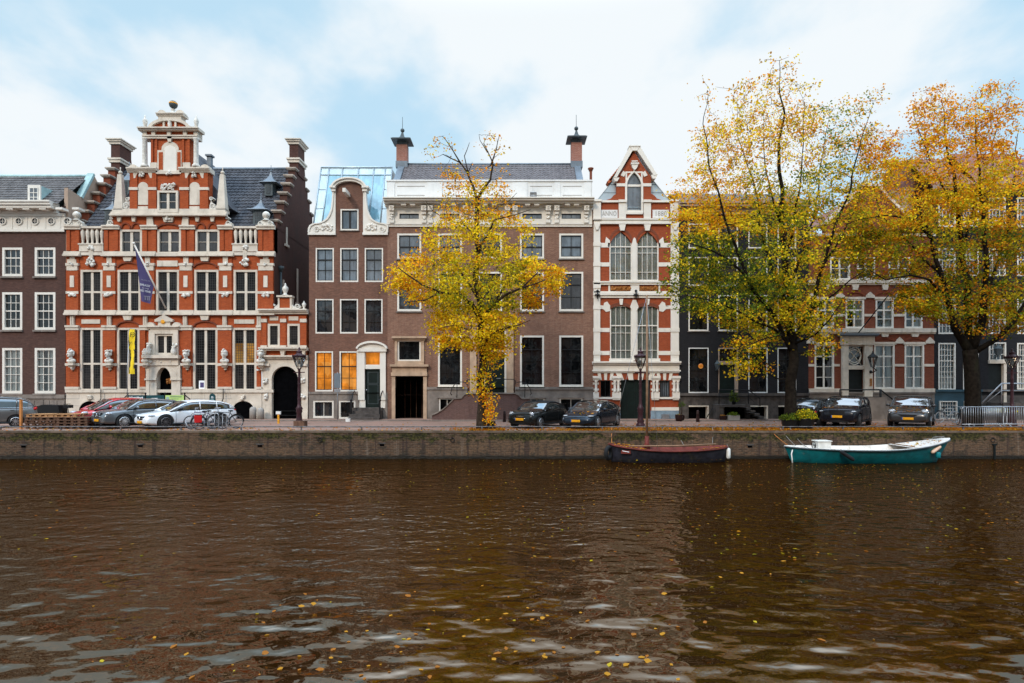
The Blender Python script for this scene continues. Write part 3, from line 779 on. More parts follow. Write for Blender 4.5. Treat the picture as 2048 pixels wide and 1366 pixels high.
for s,cx in((-1,324.5),(1,361)): m.prism(arcp(cx,228.5,8.5,7.5,0,180,12),-.35,.1)
for s,cx in((-1,268),(1,411)): m.prism(arcp(cx,337,8.5,7,0,180,12),-.35,.12)
m.p(302,340,303,341,-.3,.1)
m.build('gable_trim',M['cream_stone'],H2)
m=MB(); m.p(318.5,305,327,340,.05,.072); m.p(355.5,305,362.5,340,.05,.072); m.build('niche_brick',M['red_brick'],H2)
m=MB(); m.prism([(331,301)]+arcp(341,303,12.5,11.5,170,10,12)+[(353.5,343),(328.5,343)],.05,.075); m.build('niche',M['white_paint'],H2)
m=MB(); m.lathe((fx(340.5),FY-.05,fz(258)),[(.06,0),(.10,.08),(.14,.3),(.11,.45),(.15,.52)],10); m.build('carved_vase',M['statue_stone'],H2)
for cx in(291.3,393.5):
    m=MB(); m.lathe((fx(cx),FY-.08,fz(336)),[(.26,0),(.24,.14),(.17,.22),(.16,.3),(.145,1.8),(.17,1.86),(.2,1.95)],14); m.build('column',M['statue_stone'],H2)
    m=MB(); m.lathe((fx(cx),FY-.05,fz(258.5)),[(.12,0),(.06,.1),(.10,.2),(.16,.5),(.14,.62),(.06,.7),(.06,.78),(.015,.95)],12); m.build('urn_finial',M['statue_stone'],H2)
m=MB(); m.lathe((fx(344.5),FY+.1,fz(228.5)),[(.28,0),(.22,.08),(.12,.2),(.10,.3),(.15,.36)],12); sp=m.build('globe_stand',M['statue_stone'],H2)
m=MB(); m.ball((fx(345),FY+.1,fz(208)),.265,n=18,m=14); m.build('globe',M['dark_lead'],sp)
m=MB(); m.lathe((fx(345),FY+.1,fz(206.3)),[(.268,-.04),(.272,0),(.265,.05)],18); m.build('globe_band',M['gold'],sp)
window(H2,318,383,359,427,2,2,fw=4,mw=.8,frame='cream_stone',pane='glass_mid',rec=-.09,rowpos=[.5],mull={1:5},proud=.03)
for cx in(238,443):
    m=MB(); z0,z1=fz(418),fz(348)
    m.p(cx-9,414,cx+9,420,-.4,.12)
    m.add([(fx(cx)-.28,FY-.1,fz(414)),(fx(cx)+.28,FY-.1,fz(414)),(fx(cx)+.28,FY+.4,fz(414)),(fx(cx)-.28,FY+.4,fz(414)),
           (fx(cx)-.13,FY+.03,z1),(fx(cx)+.13,FY+.03,z1),(fx(cx)+.13,FY+.27,z1),(fx(cx)-.13,FY+.27,z1)],[(0,1,5,4),(1,2,6,5),(2,3,7,6),(3,0,4,7),(4,5,6,7)])
    m.ball((fx(cx),FY+.15,z1+.13),.13); m.tube([(fx(cx),FY+.15,z1+.2),(fx(cx),FY+.15,z1+.5)],.03,6)
    m.build('obelisk',M['cream_stone'],H2)
for cx,s in((252,1),(426,-1)):
    m=MB(); scroll(m,cx,412,8.5,-.3,.05,1.7,s); scroll(m,cx+s*3,398,5,-.3,.05,1.5,-s); m.prism([(cx-8,419),(cx+8,419),(cx+s*8,394),(cx+s*3,394)],-.28,.0); m.build('scroll_bracket',M['statue_stone'],H2)
for cx,s in((220,1),(457,-1)):
    m=MB(); scroll(m,cx,446,7,-.3,.06,1.5,s); scroll(m,cx+s*3,436,4,-.3,.06,1.4,-s); m.p(cx-7,448,cx+7,452,-.3,.05); m.build('scroll_bracket',M['statue_stone'],H2)
# plinth arches (cellar), mascarons
for cx in(182,488):
    m=MB(); m.prism([(cx-22,840)]+arcp(cx,822,22,20,180,0,16)+[(cx+22,840)],.03,.075); m.build('cellar_arch',M['void'],H2)
    m=MB(); m.band(arcp(cx,822,25.5,23.5,180,0,16),arcp(cx,822,22,20,180,0,16),.03,.11); carved(m,cx,795,7,8,10,.2,int(cx)); m.build('arch_surround',M['cream_stone'],H2)
m=MB()
for a,b in((133,160),(206,300),(358,465)):
    for y in(797,811,826): m.p(a,y,b,y+.7,.04,.055)
    for x in range(int(a),int(b),26): m.p(x,786,x+.6,797,.04,.054)
m.p(401,803,413,807,.03,.06); m.build('plinth_joints',M['carved_grey'],H2)
# portal
m=MB()
m.p(292,711,364,717,-.01,.5); m.p(295,717,361,731,-.01,.3)
spandrel(m,303,358,731,760,735,-.25,.22); m.p(296,731,303,840,-.25,.24); m.p(358,731,364,840,-.25,.24)
m.p(303,760,316.5,840,-.25,.2); m.p(346,760,358,840,-.25,.2)
m.band(arcp(331,760,27.5,29,180,0,14),arcp(331,760,14.5,25,180,0,14),-.2,.24)
m.p(294,757,317,760.5,-.1,.3); m.p(345.5,757,366,760.5,-.1,.3)
corn(m,296,362,[(652,655,.3),(655,658,.2)]); m.p(300,658,358,668,-.01,.14)
m.p(300,668,312,711,-.01,.16); m.p(349,668,358,711,-.01,.16)
m.prism([(313,640),(331,630),(349,640),(349,644),(313,644)],-.01,.24); m.p(319,644,343,654,-.01,.18)
for s,cx in((1,304),(-1,356)): m.prism(arcp(cx,652,8.5,7,0,180,10),-.01,.2)
for k in range(7):
    a=R(25+k*21.7); 
m.build('portal',M['cream_stone'],H2)
m=MB(); 
for a,b,c,d in((299,720,357,722.5),(297,735,302,737)): pass
carved(m,328,723,44,4,26,.31,12); carved(m,302,695,9,14,16,.3,5); carved(m,352,695,9,14,16,.3,8)
for x in(302,352): 
    m.lathe((fx(x),FY-.3,fz(711)),[(.1,0),(.16,.15),(.17,.3),(.1,.5),(.13,.58)],10)
m.build('portal_carving',M['statue_stone'],H2)
m=MB(); m.ball((fx(329.5),FY-.2,fz(643.5)),.17,.06,.17); m.build('medallion',M['gold'],H2)
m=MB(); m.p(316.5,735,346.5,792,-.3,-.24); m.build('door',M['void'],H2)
m=MB(); m.ball((fx(336),FY+.2,fz(761)),.13,.05,.17); carved(m,336,763,7,7,8,-.15,3); m.build('door_crest',M['bronze_panel'],H2)
window(H2,312,668,349,710.5,2,1,fw=4,mw=1,frame='cream_stone',pane='lattice_glass',rec=.06,mull={1:5})
sa,sb=gx(254,1.5),gx(370,1.5)
m=MB(); m.box(sa,sb,FY-1.5,FY-.06,0,1.05)
for i in range(4):
    m.box(sa-.3*(i+1),sa-.3*i-.002,FY-1.5,FY-.06,0,1.05-.21*(i+1)); m.box(sb+.3*i+.002,sb+.3*(i+1),FY-1.5,FY-.06,0,1.05-.21*(i+1))
m.build('stoop',M['grey_stone'],H2)
m=MB()
for px in(255,291,330,369.5): x=gx(px,1.53); m.box(x-.03,x+.03,FY-1.56,FY-1.5,.0,1.72); m.ball((x,FY-1.53,1.76),.06)
m.box(gx(255,1.53),gx(369.5,1.53),FY-1.55,FY-1.51,1.6,1.64)
for s,px in((-1,254),(1,371)):
    x=gx(px,1.5); m.tube([(x,FY-1.5,1.62),(x+s*.27,FY-1.5,1.4),(x+s*.33,FY-1.5,1.0),(x+s*.56,FY-1.5,.95)],.035,6)
for px in(207,450): m.tube([(fx(px),FY-.25,2.05),(fx(px),FY-.25,1.4),(fx(px-5),FY-.25,1.0),(fx(px-14),FY-.25,.8),(fx(px-16),FY-.25,.2)],.03,6)
m.build('stoop_railing',M['iron'],H2)
for k,px in enumerate((142,217,291,372,448.5,521)):
    bust(H2,px,697,727,helmet=k%2==0,turn=(k-2.5)*.3)
for px,py in((150,736),(519,740)):
    m=MB(); m.box(fx(px)-.06,fx(px)+.06,FY-.35,FY-.1,fz(py)-.05,fz(py)+.05); m.build('security_camera',M['cool_white'],H2)
# ------------------------------------------------------------------ gatehouse annex
HG=house('narrow red brick gatehouse with white arched gate and ball finials',522,616,'gatehouse')
m=MB(); wall(m,522,629,614,702,[(536,647.6,560,694.6),(575,647.6,600,694.6)],.22,d=.025)
m.p(522,702,614,716,-.3,.02); m.box(fx(523),fx(614),FY+.3,FY+3,3,fz(629)); m.p(559,596,580,622,-.4,-.02)
for a,b in((523.5,534),(562.5,572.5),(602,613)): m.p(a,632,b,695,-.01,.09)
m.build('wall',M['red_brick'],HG)
m=MB()
corn(m,520,617,[(619,622,.4),(622,625,.3),(625,628.5,.2)],-.3); m.build('cornice',M['cream_stone'],HG); m=MB(); corn(m,521,617,[(695,698,.42),(698,701.5,.3)],-.02); m.build('ledge',M['cream_stone'],HG)
for a,b in((523.5,534),(562.5,572.5),(602,613)):
    m=MB(); m.p(a-1,638,b+1,645,-.01,.14); m.build('capital',M['cream_stone'],HG); m=MB(); m.p(a-1,691,b+1,695,-.01,.13); m.build('pilaster_base',M['cream_stone'],HG); m=MB(); m.prism([(a,701.5),(b,701.5),(b-2,711),(a+2,711)],-.01,.25); m.build('bracket',M['cream_stone'],HG)
for a,b in((540,557),(578,597)): m=MB(); m.p(a,633,b,641,-.01,.06); m.build('stone_panel',M['cream_stone'],HG)
m=MB(); m.p(554,591,585,594.5,-.4,.12); m.p(556,594.5,559.2,617,-.35,.03); m.p(580,594.5,583.5,617,-.35,.03); m.p(556,616,584,619.2,-.35,.05)
m.build('pediment',M['cream_stone'],HG)
m=MB(); m.lathe((fx(569),FY+.15,fz(591)),[(.3,0),(.12,.1),(.1,.18),(.2,.4),(.19,.55),(.06,.7),(.03,.85)],12); m.build('ball_finial',M['statue_stone'],HG)
for px in(529.5,607):
    m=MB(); m.lathe((fx(px),FY+.1,fz(619)),[(.17,0),(.07,.1),(.07,.16),(.14,.3),(.13,.4),(.04,.5),(.01,.6)],12); m.build('ball_finial',M['statue_stone'],HG)
for cx,s in((545,1),(593,-1)):
    m=MB(); scroll(m,cx-s*2,612,7,-.25,.04,1.6,s); m.prism([(cx-s*8,619),(cx+s*12,619),(cx+s*12,607),(cx+s*4,614)],-.22,-.01); m.build('scroll_bracket',M['statue_stone'],HG)
for a,b in((536,560),(575,600)): window(HG,a,647.6,b,694.6,1,1,fw=4.2,frame='cream_stone',pane='lattice_glass',rec=.08)
m=MB()
corn(m,524.5,616.5,[(711,714,.3),(714,717,.2)],-.02)
spandrel(m,544.5,597,717,758,732.5,-.3,.04,14); m.p(525,717,544.5,840,-.3,.04); m.p(597,717,616,840,-.3,.04)
m.band(arcp(570.7,758,33,32,180,0,16),arcp(570.7,758,26.2,25.5,180,0,16),.03,.10)
m.p(539,758,544.4,838,.03,.09); m.p(597.2,758,602.5,838,.03,.09)
for x in(525,600): m.p(x,727,x+15,732,.03,.16); m.p(x,824,x+16,840,.03,.1)
m.build('gate_surround',M['cream_stone'],HG)
for x in(532,607):
    for y in(762,793): m=MB(); carved(m,x,y,6,8,12,.13,x+y); disc_ring(m,x,y+1,4,3,.03,.08,12); m.build('carving',M['statue_stone'],HG)
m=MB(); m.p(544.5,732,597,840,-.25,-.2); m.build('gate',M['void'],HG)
m=MB(); m.box(fx(545),fx(597),FY+.12,FY+.15,.25,.29); m.box(fx(545),fx(597),FY+.12,FY+.15,.55,.58); m.build('gate_bar',M['iron'],HG)

# ------------------------------------------------------------------ 3: narrow bell gable house
H3=house('narrow brown brick house with white bell gable and hoisting beam',618,775)
UP=[(631.4,496,667.6,564),(680.5,496,716.5,564),(729.5,496,766,564)]
MD=[(631,598,667,667),(680,598,716,667),(729,598,765,667)]
GR=[(630,702.6,666,783),(679,702.6,716,783)]
BS=[(626.5,801,667.6,836),(678,801,711,838)]
m=MB(); wall(m,618,470,775,785,UP+MD+GR+[(730,703,761,785)],.22); shell(m,618,775,472)
wall(m,669,372,729,470,[(681,418,717,461)],.22); m.prism([(671,372)]+arcp(699,372,27,12,175,5,12)+[(727,372)],-.3,0)
m.p(669,372,671.5,470,-.5,-.002); m.p(726.5,372,729,470,-.5,-.002)
m.build('wall',M['brown_brick'],H3)
m=MB(); wall(m,618,785,775,839.5,BS+[(728,785,763,815)],.25,d=.04); m.p(618,783.5,717,788,-.02,.1); m.build('plinth',M['grey_stone'],H3)
m=MB()
for s in(1,-1):
    def q(x): return x if s==1 else 1398-x+ (775-780)
    pl=[(618,466),(619,458),(622,452),(628,449),(634,448),(641,447),(648,444),(655,439),(660,431),(664,420),(666,405),(667,385),(667,374)]
    if s==1: pts=[(a,b) for a,b in pl]; xi=671.5
    else: pts=[(1398-a-(5 if False else 0),b) for a,b in pl]; pts=[(min(775.5,x-0),y) for x,y in pts]; xi=726.5
    inner=[(xi,b) for a,b in pts]
    m.band(pts,inner,-.25,.06)
    a,b=(617,672) if s==1 else (726,776); m.p(a,466,b,470.5,-.2,.14)
    ex=[(x,y-2.2) for x,y in pts]
    m.band([(x+(-1.6*s),y-1.2) for x,y in pts],[(x+1.4*s,y+.6) for x,y in pts],-.25,.13)
    sx=634 if s==1 else 764; scroll(m,sx,459,7.5,.05,.12,1.7,s)
    cx=655 if s==1 else 743; carved(m,cx,456,20,12,34,.1,cx); 
m.band(arcp(699,378,33,19.5,178,2,18),arcp(699,378,27.5,14,178,2,18),-.4,.22)
m.band(arcp(699,378,35.5,21.5,178,2,18),arcp(699,378,32,18.5,178,2,18),-.4,.32)
m.p(661,374,672.5,378,-.4,.3); m.p(725.5,374,739,378,-.4,.3); m.p(664,378,672,384,-.4,.2); m.p(726,378,735,384,-.4,.2)
m.build('bell_gable',M['white_paint'],H3)
m=MB(); c=(fx(696),FY-.6,fz(391)); m.obox((fx(697.5),FY-.55,fz(391)),(.1,0,0),(0,.6,0),(0,0,.13)); m.build('hoisting_beam',M['white_paint'],H3)
window(H3,681,418,717,461,2,1,fw=2.6,mw=4,inner='trim_black',pane='glass_sky',rec=.12,sill=(1.5,.08,'grey_stone'))
for a in UP: window(H3,*a,2,3,fw=2.4,mw=1.0,inner='trim_black',pane='glass_sky',rec=.12,heavy=(1,))
for a in MD: window(H3,*a,2,3,fw=2.4,mw=1.0,inner='trim_black',pane='glass_mid',rec=.12,heavy=(1,))
for a in GR: window(H3,*a,2,3,fw=2.6,mw=.9,inner='trim_black',pane='glass_orange',rec=.12,heavy=(1,),rowpos=[.37,.68])
window(H3,*BS[0],2,1,fw=3.2,mw=1,pane='glass_mid',rec=.1); window(H3,*BS[1],1,1,fw=3.2,pane='glass_dark',rec=.1)
m=MB()
m.p(717,703,730,800,-.02,.12); m.p(761,703,772,800,-.02,.12); m.p(715.5,697,774,703.5,-.02,.2); m.p(719,800,731,816,-.02,.06); m.p(761,800,771,816,-.02,.06)
m.prism([(716,697)]+arcp(745,697,29,13.5,175,5,14)+[(774,697)],-.02,.14)
m.band(arcp(745,699,31.5,16.5,175,5,16),arcp(745,699,28,12.5,175,5,16),-.02,.3)
m.p(730,731,761,738,-.15,.05); m.build('door_surround',M['white_paint'],H3)
window(H3,730,703.5,761,731,1,1,fw=1.4,pane='glass_orange',rec=.1,name='fanlight')
m=MB(); m.prism([(730,742),(733,738),(758,738),(761,742),(761,815),(730,815)],-.2,-.08); dr=m.build('door',M['green_door'],H3)
m=MB()
for y in(744,766,769,807): m.p(735,y,756,y+.9,-.09,-.07)
m.p(735,744,736,766,-.09,-.071); m.p(755,744,756,766,-.09,-.071); m.p(735,770,736,807,-.09,-.071); m.p(755,770,756,807,-.09,-.071); m.build('door_panels',M['dark_lead'],dr)
m=MB(); m.ball((fx(732.5),FY+.05,fz(780)),.05); m.build('handle',M['chrome'],dr)
m=MB()
for k,(y,d) in enumerate(((815,.45),(821,.75),(827,1.05),(833,1.35))): m.box(fx(708-k*.5),fx(766+k*.3),FY-d,FY-.05,0 if k==0 else 0,fz(y))
m.build('doorstep',M['dark_stone'],H3)
m=MB()
for px in(710,766): 
    m.box(fx(px)-.05,fx(px)+.05,FY-1.0,FY-.9,.1,1.25); m.tube([(fx(px),FY-.95,1.2),(fx(px),FY-.5,1.75),(fx(px),FY-.1,1.9)],.04,6); m.ball((fx(px),FY-.95,1.3),.09)
m.build('step_railing',M['iron'],H3)
# glass roof: leaning glass front, slightly in front of a dark attic
gb,gt=Vector((-13.46,40.6,13.0)),Vector((-13.46,42.35,17.65)); xr=-8.45
def gl(u,v,off=0):
    q=gb.lerp(gt,v); q.x=-13.46+(xr+13.46)*u
    n=Vector((0,-(gt.z-gb.z),(gt.y-gb.y))).normalized(); return q+n*off
gr=MB(); cuts=[0,.115,.305,.53,.745,.905,1]
for i in range(6):
    gr.quad(gl(cuts[i],0),gl(cuts[i+1],0),gl(cuts[i+1],.87),gl(cuts[i],.87)) if 1<=i<=4 else None
g0=gr.build('glass_roof',M['roof_glass'],H3)
m=MB()
for i in range(6): m.quad(gl(cuts[i],.87),gl(cuts[i+1],.87),gl(cuts[i+1],1),gl(cuts[i],1))
for i in(0,5): m.quad(gl(cuts[i],0),gl(cuts[i+1],0),gl(cuts[i+1],.87),gl(cuts[i],.87))
m.build('roof_panels',M['roof_panel'],g0)
m=MB()
for u in cuts: m.tube([gl(u,0,.03),gl(u,1,.03)],.045,4)
m.tube([gl(0,.87,.03),gl(1,.87,.03)],.03,4); m.tube([gl(0,1,.03),gl(1,1,.03)],.07,4)
for v in(.3,.62): m.tube([gl(0,v,.02),gl(cuts[1],v,.02)],.02,4); m.tube([gl(cuts[5],v,.02),gl(1,v,.02)],.02,4)
m.build('glazing_bars',M['zinc'],g0)
m=MB(); prismX(m,[(40.65,12.6),(42.42,17.6),(50,17.6),(50,12.6)],-13.43,xr-.03); m.build('attic',M['zinc'],g0)

# ------------------------------------------------------------------ 4: wide house with white parapet
H4=house('wide brown brick house with white parapet, dark tiled roof and two capped chimneys',775,1187)
CX=[818.5,900,980,1064,1142.5]; hw=24
T=[(c-hw,467,c+hw,517.5) for c in CX]; S2=[(c-hw,543.5,c+hw,622.5) for c in CX]
G=[(c-hw,671,c+hw,773.5) for c in CX if c not in(818.5,980)]
GH=G+[(795,680,842,723),(791,752,847,790),(966,655,1013,790)]
m=MB(); wall(m,775,452,1187,788,T+S2+GH,.25); shell(m,775,1187,420)
m.build('wall',M['pale_brick'],H4)
BW=[(878,796,910,836),(1059,796,1089,836),(1119,796,1165,838)]
m=MB(); wall(m,785,775,868,840,[(791,775,847,840)],.9,d=.03); wall(m,854,775,1187,840,BW+[(936,775,1030,800)],.25,d=.05)
m.p(854,774,936,779,-.02,.12); m.p(1030,774,1187,779,-.02,.12)
for a,b,c,d in BW: m.p(a-3,b-4,c+3,b,-.02,.12)
m.build('plinth',M['grey_stone'],H4)
for a in BW: window(H4,*a,2,1,fw=2.6,mw=1,pane='glass_black',rec=.1)
for c,a in zip(CX,T): window(H4,*a,2,2,fw=3.6,mw=1.1,inner='trim_black',pane='glass_sky' if c!=980 else 'glass_mid',rec=.12,heavy=(1,),rowpos=[.54],sill=(2.5,.1,'grey_stone'))
for a in S2: window(H4,*a,2,3,fw=3.6,mw=1.1,inner='trim_black',pane='glass_mid',rec=.12,heavy=(1,),rowpos=[.32,.66],sill=(2.5,.1,'grey_stone'))
for a in G: window(H4,*a,2,4,fw=3.6,mw=.9,inner='trim_black',pane='glass_dark',rec=.12,heavy=(1,),rowpos=[.26,.5,.74],sill=(3,.12,'cream_stone'))
# frieze with attic lights
m=MB(); AW=[(c-21,426,c+21,440) for c in CX]
wall(m,773.5,414,1184,447,AW,.15,d=.06); m.p(773.5,446,1184,450,-.1,.14); m.p(773.5,450,1184,454,-.1,.09)
corn(m,771,1186,[(410.5,414.5,.2),(407,410.7,.55),(403.5,407.2,.75),(401.5,403.7,.85)],-.1)
for c in CX:
    for dx in(-9,9): m.p(c+dx-5,410.2,c+dx+5,414.8,.1,.5)
m.build('cornice',M['white_paint'],H4)
for a in AW: window(H4,*a,2,1,fw=1.6,mw=1,inner='trim_black',pane='glass_sky',rec=.06)
for px in(785,849,862,931.5,947,1015,1030,1096,1113,1172):
    m=MB(); m.p(px-5,414,px+5,424,.04,.42); m.p(px-4,424,px+4,430,.04,.3); m.p(px-3.2,430,px+3.2,441,.04,.18); m.p(px-4.5,441,px+4.5,447,.04,.22)
    scroll(m,px,419,4.5,.40,.47,1.4); carved(m,px,434,6,12,8,.22,px)
    m.build('console',M['white_paint'],H4)
m=MB(); m.box(fx(774),fx(1184),FY-.1,FY+.25,fz(403),fz(364)); m.box(fx(773),fx(1185),FY-.17,FY+.32,fz(364),fz(361))
for a,b in((776,790),(855,885),(940,970),(1025,1055),(1108,1120),(1168,1182)): m.box(fx(a),fx(b),FY-.15,FY-.1,fz(402),fz(366))
m.build('parapet',M['cool_white'],H4)
m=MB()
for a,b in((795,850),(890,936),(975,1020),(1060,1104),(1125,1163)):
    for y in(373,391): m.box(fx(a),fx(b),FY-.115,FY-.099,fz(y+1.2),fz(y))
m.build('parapet_panels',M['carved_grey'],H4)
m=MB(); m.obox((fx(1066),FY-.5,fz(394)),(.22,0,0),(0,.12,.05),(0,-.05,.15)); fl=m.build('floodlight',M['steel'],H4)
m=MB(); m.obox((fx(1066),FY-.62,fz(394.5)),(.16,0,0),(0,.01,0),(0,-.03,.1)); m.build('lamp_glass',M['lamp_white'],fl)
ry4,rz4,ey4,ez4=43.3,18.2,41.0,16.0
xl,xr4=-8.0,fx(1180)
pantiles('roof',(xl+.2,ey4,ez4),(xr4-xl-.9,0,0),(0,ry4-ey4,rz4-ez4),M['grey_tile'],H4,tw=.28,th=.3,amp=.035,step=.035)
m=MB()
for a,b in((xl-.15,xl+.3),(xr4-.75,xr4-.3)): prismX(m,[(ey4-.1,ez4-.2),(ey4-.1,ez4+.12),(ry4,rz4+.14),(ry4+.5,rz4+.14),(ry4+.5,ez4-.3)],a,b)
m.tube([(xl,ry4,rz4+.03),(xr4-.4,ry4,rz4+.03)],.1,6); prismX(m,[(ry4,rz4),(ry4+3,ez4),(ry4+2.8,ez4-.1),(ry4-.1,rz4-.2)],xl+.3,xr4-.8)
m.build('roof_edges',M['lead'],H4)
for px,py in((805,275),(1152.5,271)):
    c=at(px,305,43.3); X=c.x; z0=rz4-.1; zt=at(px,py+17,43.3).z; zc=at(px,py,43.3).z
    m=MB(); m.box(X-.38,X+.38,42.95,43.65,z0,zt); ch=m.build('chimney',M['chimney_brick'],H4)
    g=MB(); g.box(X-.42,X+.42,42.9,43.7,z0-.2,z0+.25); g.build('chimney_flashing',M['lead'],ch)
    zc=at(px,py,42.55).z; k=MB(); k.box(X-.34,X+.34,43.0,43.6,zt-.02,zc-.05); k.build('cowl',M['dark_lead'],ch)
    g=MB(); g.box(X-.70,X+.70,42.55,44.05,zc-.06,zc); g.box(X-.62,X+.62,42.63,43.97,zc,zc+.05); g.lathe((X,43.3,zc+.05),[(.62,0),(.40,.10),(.2,.30),(.1,.56),(.07,.66)],4,smooth=False)
    g.ball((X,43.3,zc+.82),.15); g.tube([(X,43.3,zc+.9),(X,43.3,zc+1.8)],.018,5); g.build('chimney_cap',M['dark_lead'],ch)
m=MB(); m.box(fx(1181),fx(1185.5),FY+.3,FY+.5,fz(415),fz(338)); m.lathe((fx(1183),FY+.4,fz(338)),[(.13,0),(.15,.1),(.2,.14),(.2,.2)],8); m.build('flue',M['russet_brick'],H4)
# stone gateway
m=MB()
m.p(785,673,854,677,-.02,.3); m.p(788,677,851,681,-.02,.16); m.p(790,681,795,724,-.02,.1); m.p(842,681,848.5,724,-.02,.1); m.p(790,722,848,731,-.02,.08)
m.p(781,729,858,733.5,-.02,.3); m.p(785,733.5,854,745,-.02,.14); m.p(783,745,855,752,-.02,.2); m.p(784,752,791,840,-.3,.12); m.p(847,752,854,840,-.3,.12)
m.build('gateway_surround',M['sand_stone'],H4)
window(H4,795,680,842,723,1,1,fw=3.2,pane='glass_dark',rec=.1)
m=MB(); m.p(790,752,848,840,-1.9,-1.85); m.p(789.5,752,791,840,-1.85,-.3); m.p(847,752,848.5,840,-1.85,-.3); m.p(790,751,848,752.5,-1.85,-.2); m.build('gateway',M['void'],H4)
m=MB()
for k in range(4): m.p(800+k*12,760,801.2+k*12,838,-1.8,-1.7)
m.build('gateway_door',M['wood_dark'],H4)
# main door
m=MB(); m.p(940,650,953,786,-.02,.16); m.p(1013.5,650,1027,786,-.02,.16); m.p(936,645,1031,651,-.02,.35); m.p(938,651,1029,657,-.02,.2); m.build('door_surround',M['sand_stone'],H4)
m=MB(); m.p(966,655,970,786,-.2,.02); m.p(1009,655,1013,786,-.2,.02); m.p(970,701,1009,704,-.2,.0); m.p(970,655,1009,659,-.2,.0); fr=m.build('door_frame',M['white_paint'],H4)
m=MB(); m.p(970,659,1009,701,-.2,-.15); m.build('fanlight',M['glass_dark'],fr)
m=MB(); m.p(970,704,1009,787,-.2,-.1); dr=m.build('door',M['green_door'],H4)
m=MB(); m.p(993,756,1001,757.5,-.1,-.08); m.build('letter_slot',M['steel'],dr)
m=MB()
pts=[(868.7,839.5),(868.7,829),(880,824),(890,818),(897,812),(904,805),(912,797),(926,796),(932,789),(938,787),(1030,787),(1037,790),(1043,797),(1058,797),(1065,806),(1074,815),(1084,822),(1094,827),(1094,839.5)]
m.prism(pts,.9,1.25); m.box(fx(930),fx(1040),FY-.9,FY-.06,0,fz(789)); 
for i in range(4):
    for s,px in((-1,930),(1,1040)):
        a=fx(px)+s*.45*i; b=a+s*.45; m.box(a,b,FY-.9,FY-.07,0,fz(789)-.3*(i+1))
st=m.build('stoop',M['stoop_brick'],H4)
m=MB(); cap=pts[1:-1]; m.band([(x,y-2) for x,y in cap],[(x,y+.5) for x,y in cap],.85,1.32); m.build('stoop_coping',M['grey_stone'],st)
m=MB()
for s,cx in((-1,983),(1,983)):
    def q(dx,py): return (fx(cx+s*dx),FY-1.1,fz(py))
    m.tube([q(20,759),q(44,759),q(48,762),q(47,770),q(50,765),q(60,764),q(70,768),q(76,777),q(78.5,787),q(76,790)],.03,6)
    m.tube([q(66,766),q(66,797)],.025,6); m.tube([q(45,760),q(45,788)],.025,6)
m.build('stoop_railing',M['iron'],H4)
# ------------------------------------------------------------------ 5: red and white gabled house with the dated panels
H5=house('red brick house with white stone bands and pointed gable between brown and black houses',1187,1357)
Rr=M['scarlet_brick']
m=MB()
HO=[(1219,461,1264,562),(1273,461,1317,562),(1220,611,1264,721),(1273,611,1317,721)]
wall(m,1187,447,1357,746,HO,.28); shell(m,1187,1357,440)
spandrel(m,1219,1264,461,494,463,-.2,.014,12,True); spandrel(m,1273,1317,461,494,463,-.2,.014,12,True)
spandrel(m,1220,1264,611,622,612,-.2,.014,12); spandrel(m,1273,1317,611,622,612,-.2,.014,12)
m.p(1199,403,1251,448,-.3,-.005); m.p(1285,403,1341,448,-.3,-.005); m.p(1251,424,1285,448,-.3,-.006)
# gable
gp=[(1213,404),(1213,400),(1222,397),(1227,391),(1233.6,387),(1233.6,356),(1229,352),(1268.5,298),(1308,350),(1302,354),(1302,387),(1309,391),(1314,397),(1323,400),(1323,404)]
wx0,wx1,wa,wb=1251,1285,343,424
left=[(1213,404)]+gp[1:8]; 
m.prism([(1213,404),(1213,400),(1222,397),(1227,391),(1233.6,387),(1233.6,356),(1251,330),(1251,404)],-.4,0.002)
m.prism([(1285,404),(1285,330),(1302,353),(1302,387),(1309,391),(1314,397),(1323,400),(1323,404)],-.4,0)
m.prism([(1251,330),(1268.5,303),(1285,330),(1285,343),(1251,343)],-.4,0)
spandrel(m,1251,1285,343,370,344,-.4,-.002,10,True)
m.build('wall',Rr,H5)
for c0,c1 in((1219,1264),(1273,1317)):
    m=MB()
    m.band([(x,y) for x,y in arcp((c0+c1)/2,494,26,38,180,90,8)],[(x,y) for x,y in arcp((c0+c1)/2,494,22.6,32,180,90,8)],.0,.03)
    m.band([(x,y) for x,y in arcp((c0+c1)/2,494,26,38,0,90,8)],[(x,y) for x,y in arcp((c0+c1)/2,494,22.6,32,0,90,8)],.0,.03)
    m.build('arch_bricks',M['russet_brick'],H5); m=MB()
    m.band(arcp((c0+c1)/2,622,27,17,180,0,12),arcp((c0+c1)/2,622,22.4,10,180,0,12),.0,.03); m.build('arch_bricks',M['russet_brick'],H5)
m=MB()
for a,b in((1187,1200),(1341,1357)):
    m.p(a,439,b,745,-.1,.12)
    for y in(489,529,573,615,660,706): m.p(a-.8,y-4,b+.8,y+4,-.05,.15)
    m.p(a-1,404,b+1,440,-.3,.2); m.p(a-2,401,b+2,405,-.3,.28); m.p(a-1.5,437,b+1.5,441,-.2,.26)
    m.prism([(a,448),(b,448),((a+b)/2+2,461),((a+b)/2-2,461)],.1,.22)
for a,b in((1237,1251),(1287,1301)): m.p(a,404,b,440,-.3,.14); m.p(a-1,401,b+1,406,-.3,.22); m.prism([(a,449),(b,449),(b-3,462),(a+3,462)],-.02,.16)
m.p(1199,401.5,1251,405.5,-.3,.12); m.p(1285,401.5,1341,405.5,-.3,.12); m.p(1251,425,1285,429,-.3,.12)
corn(m,1187,1357,[(438,441,.2),(441,445,.14),(445,449,.18)])
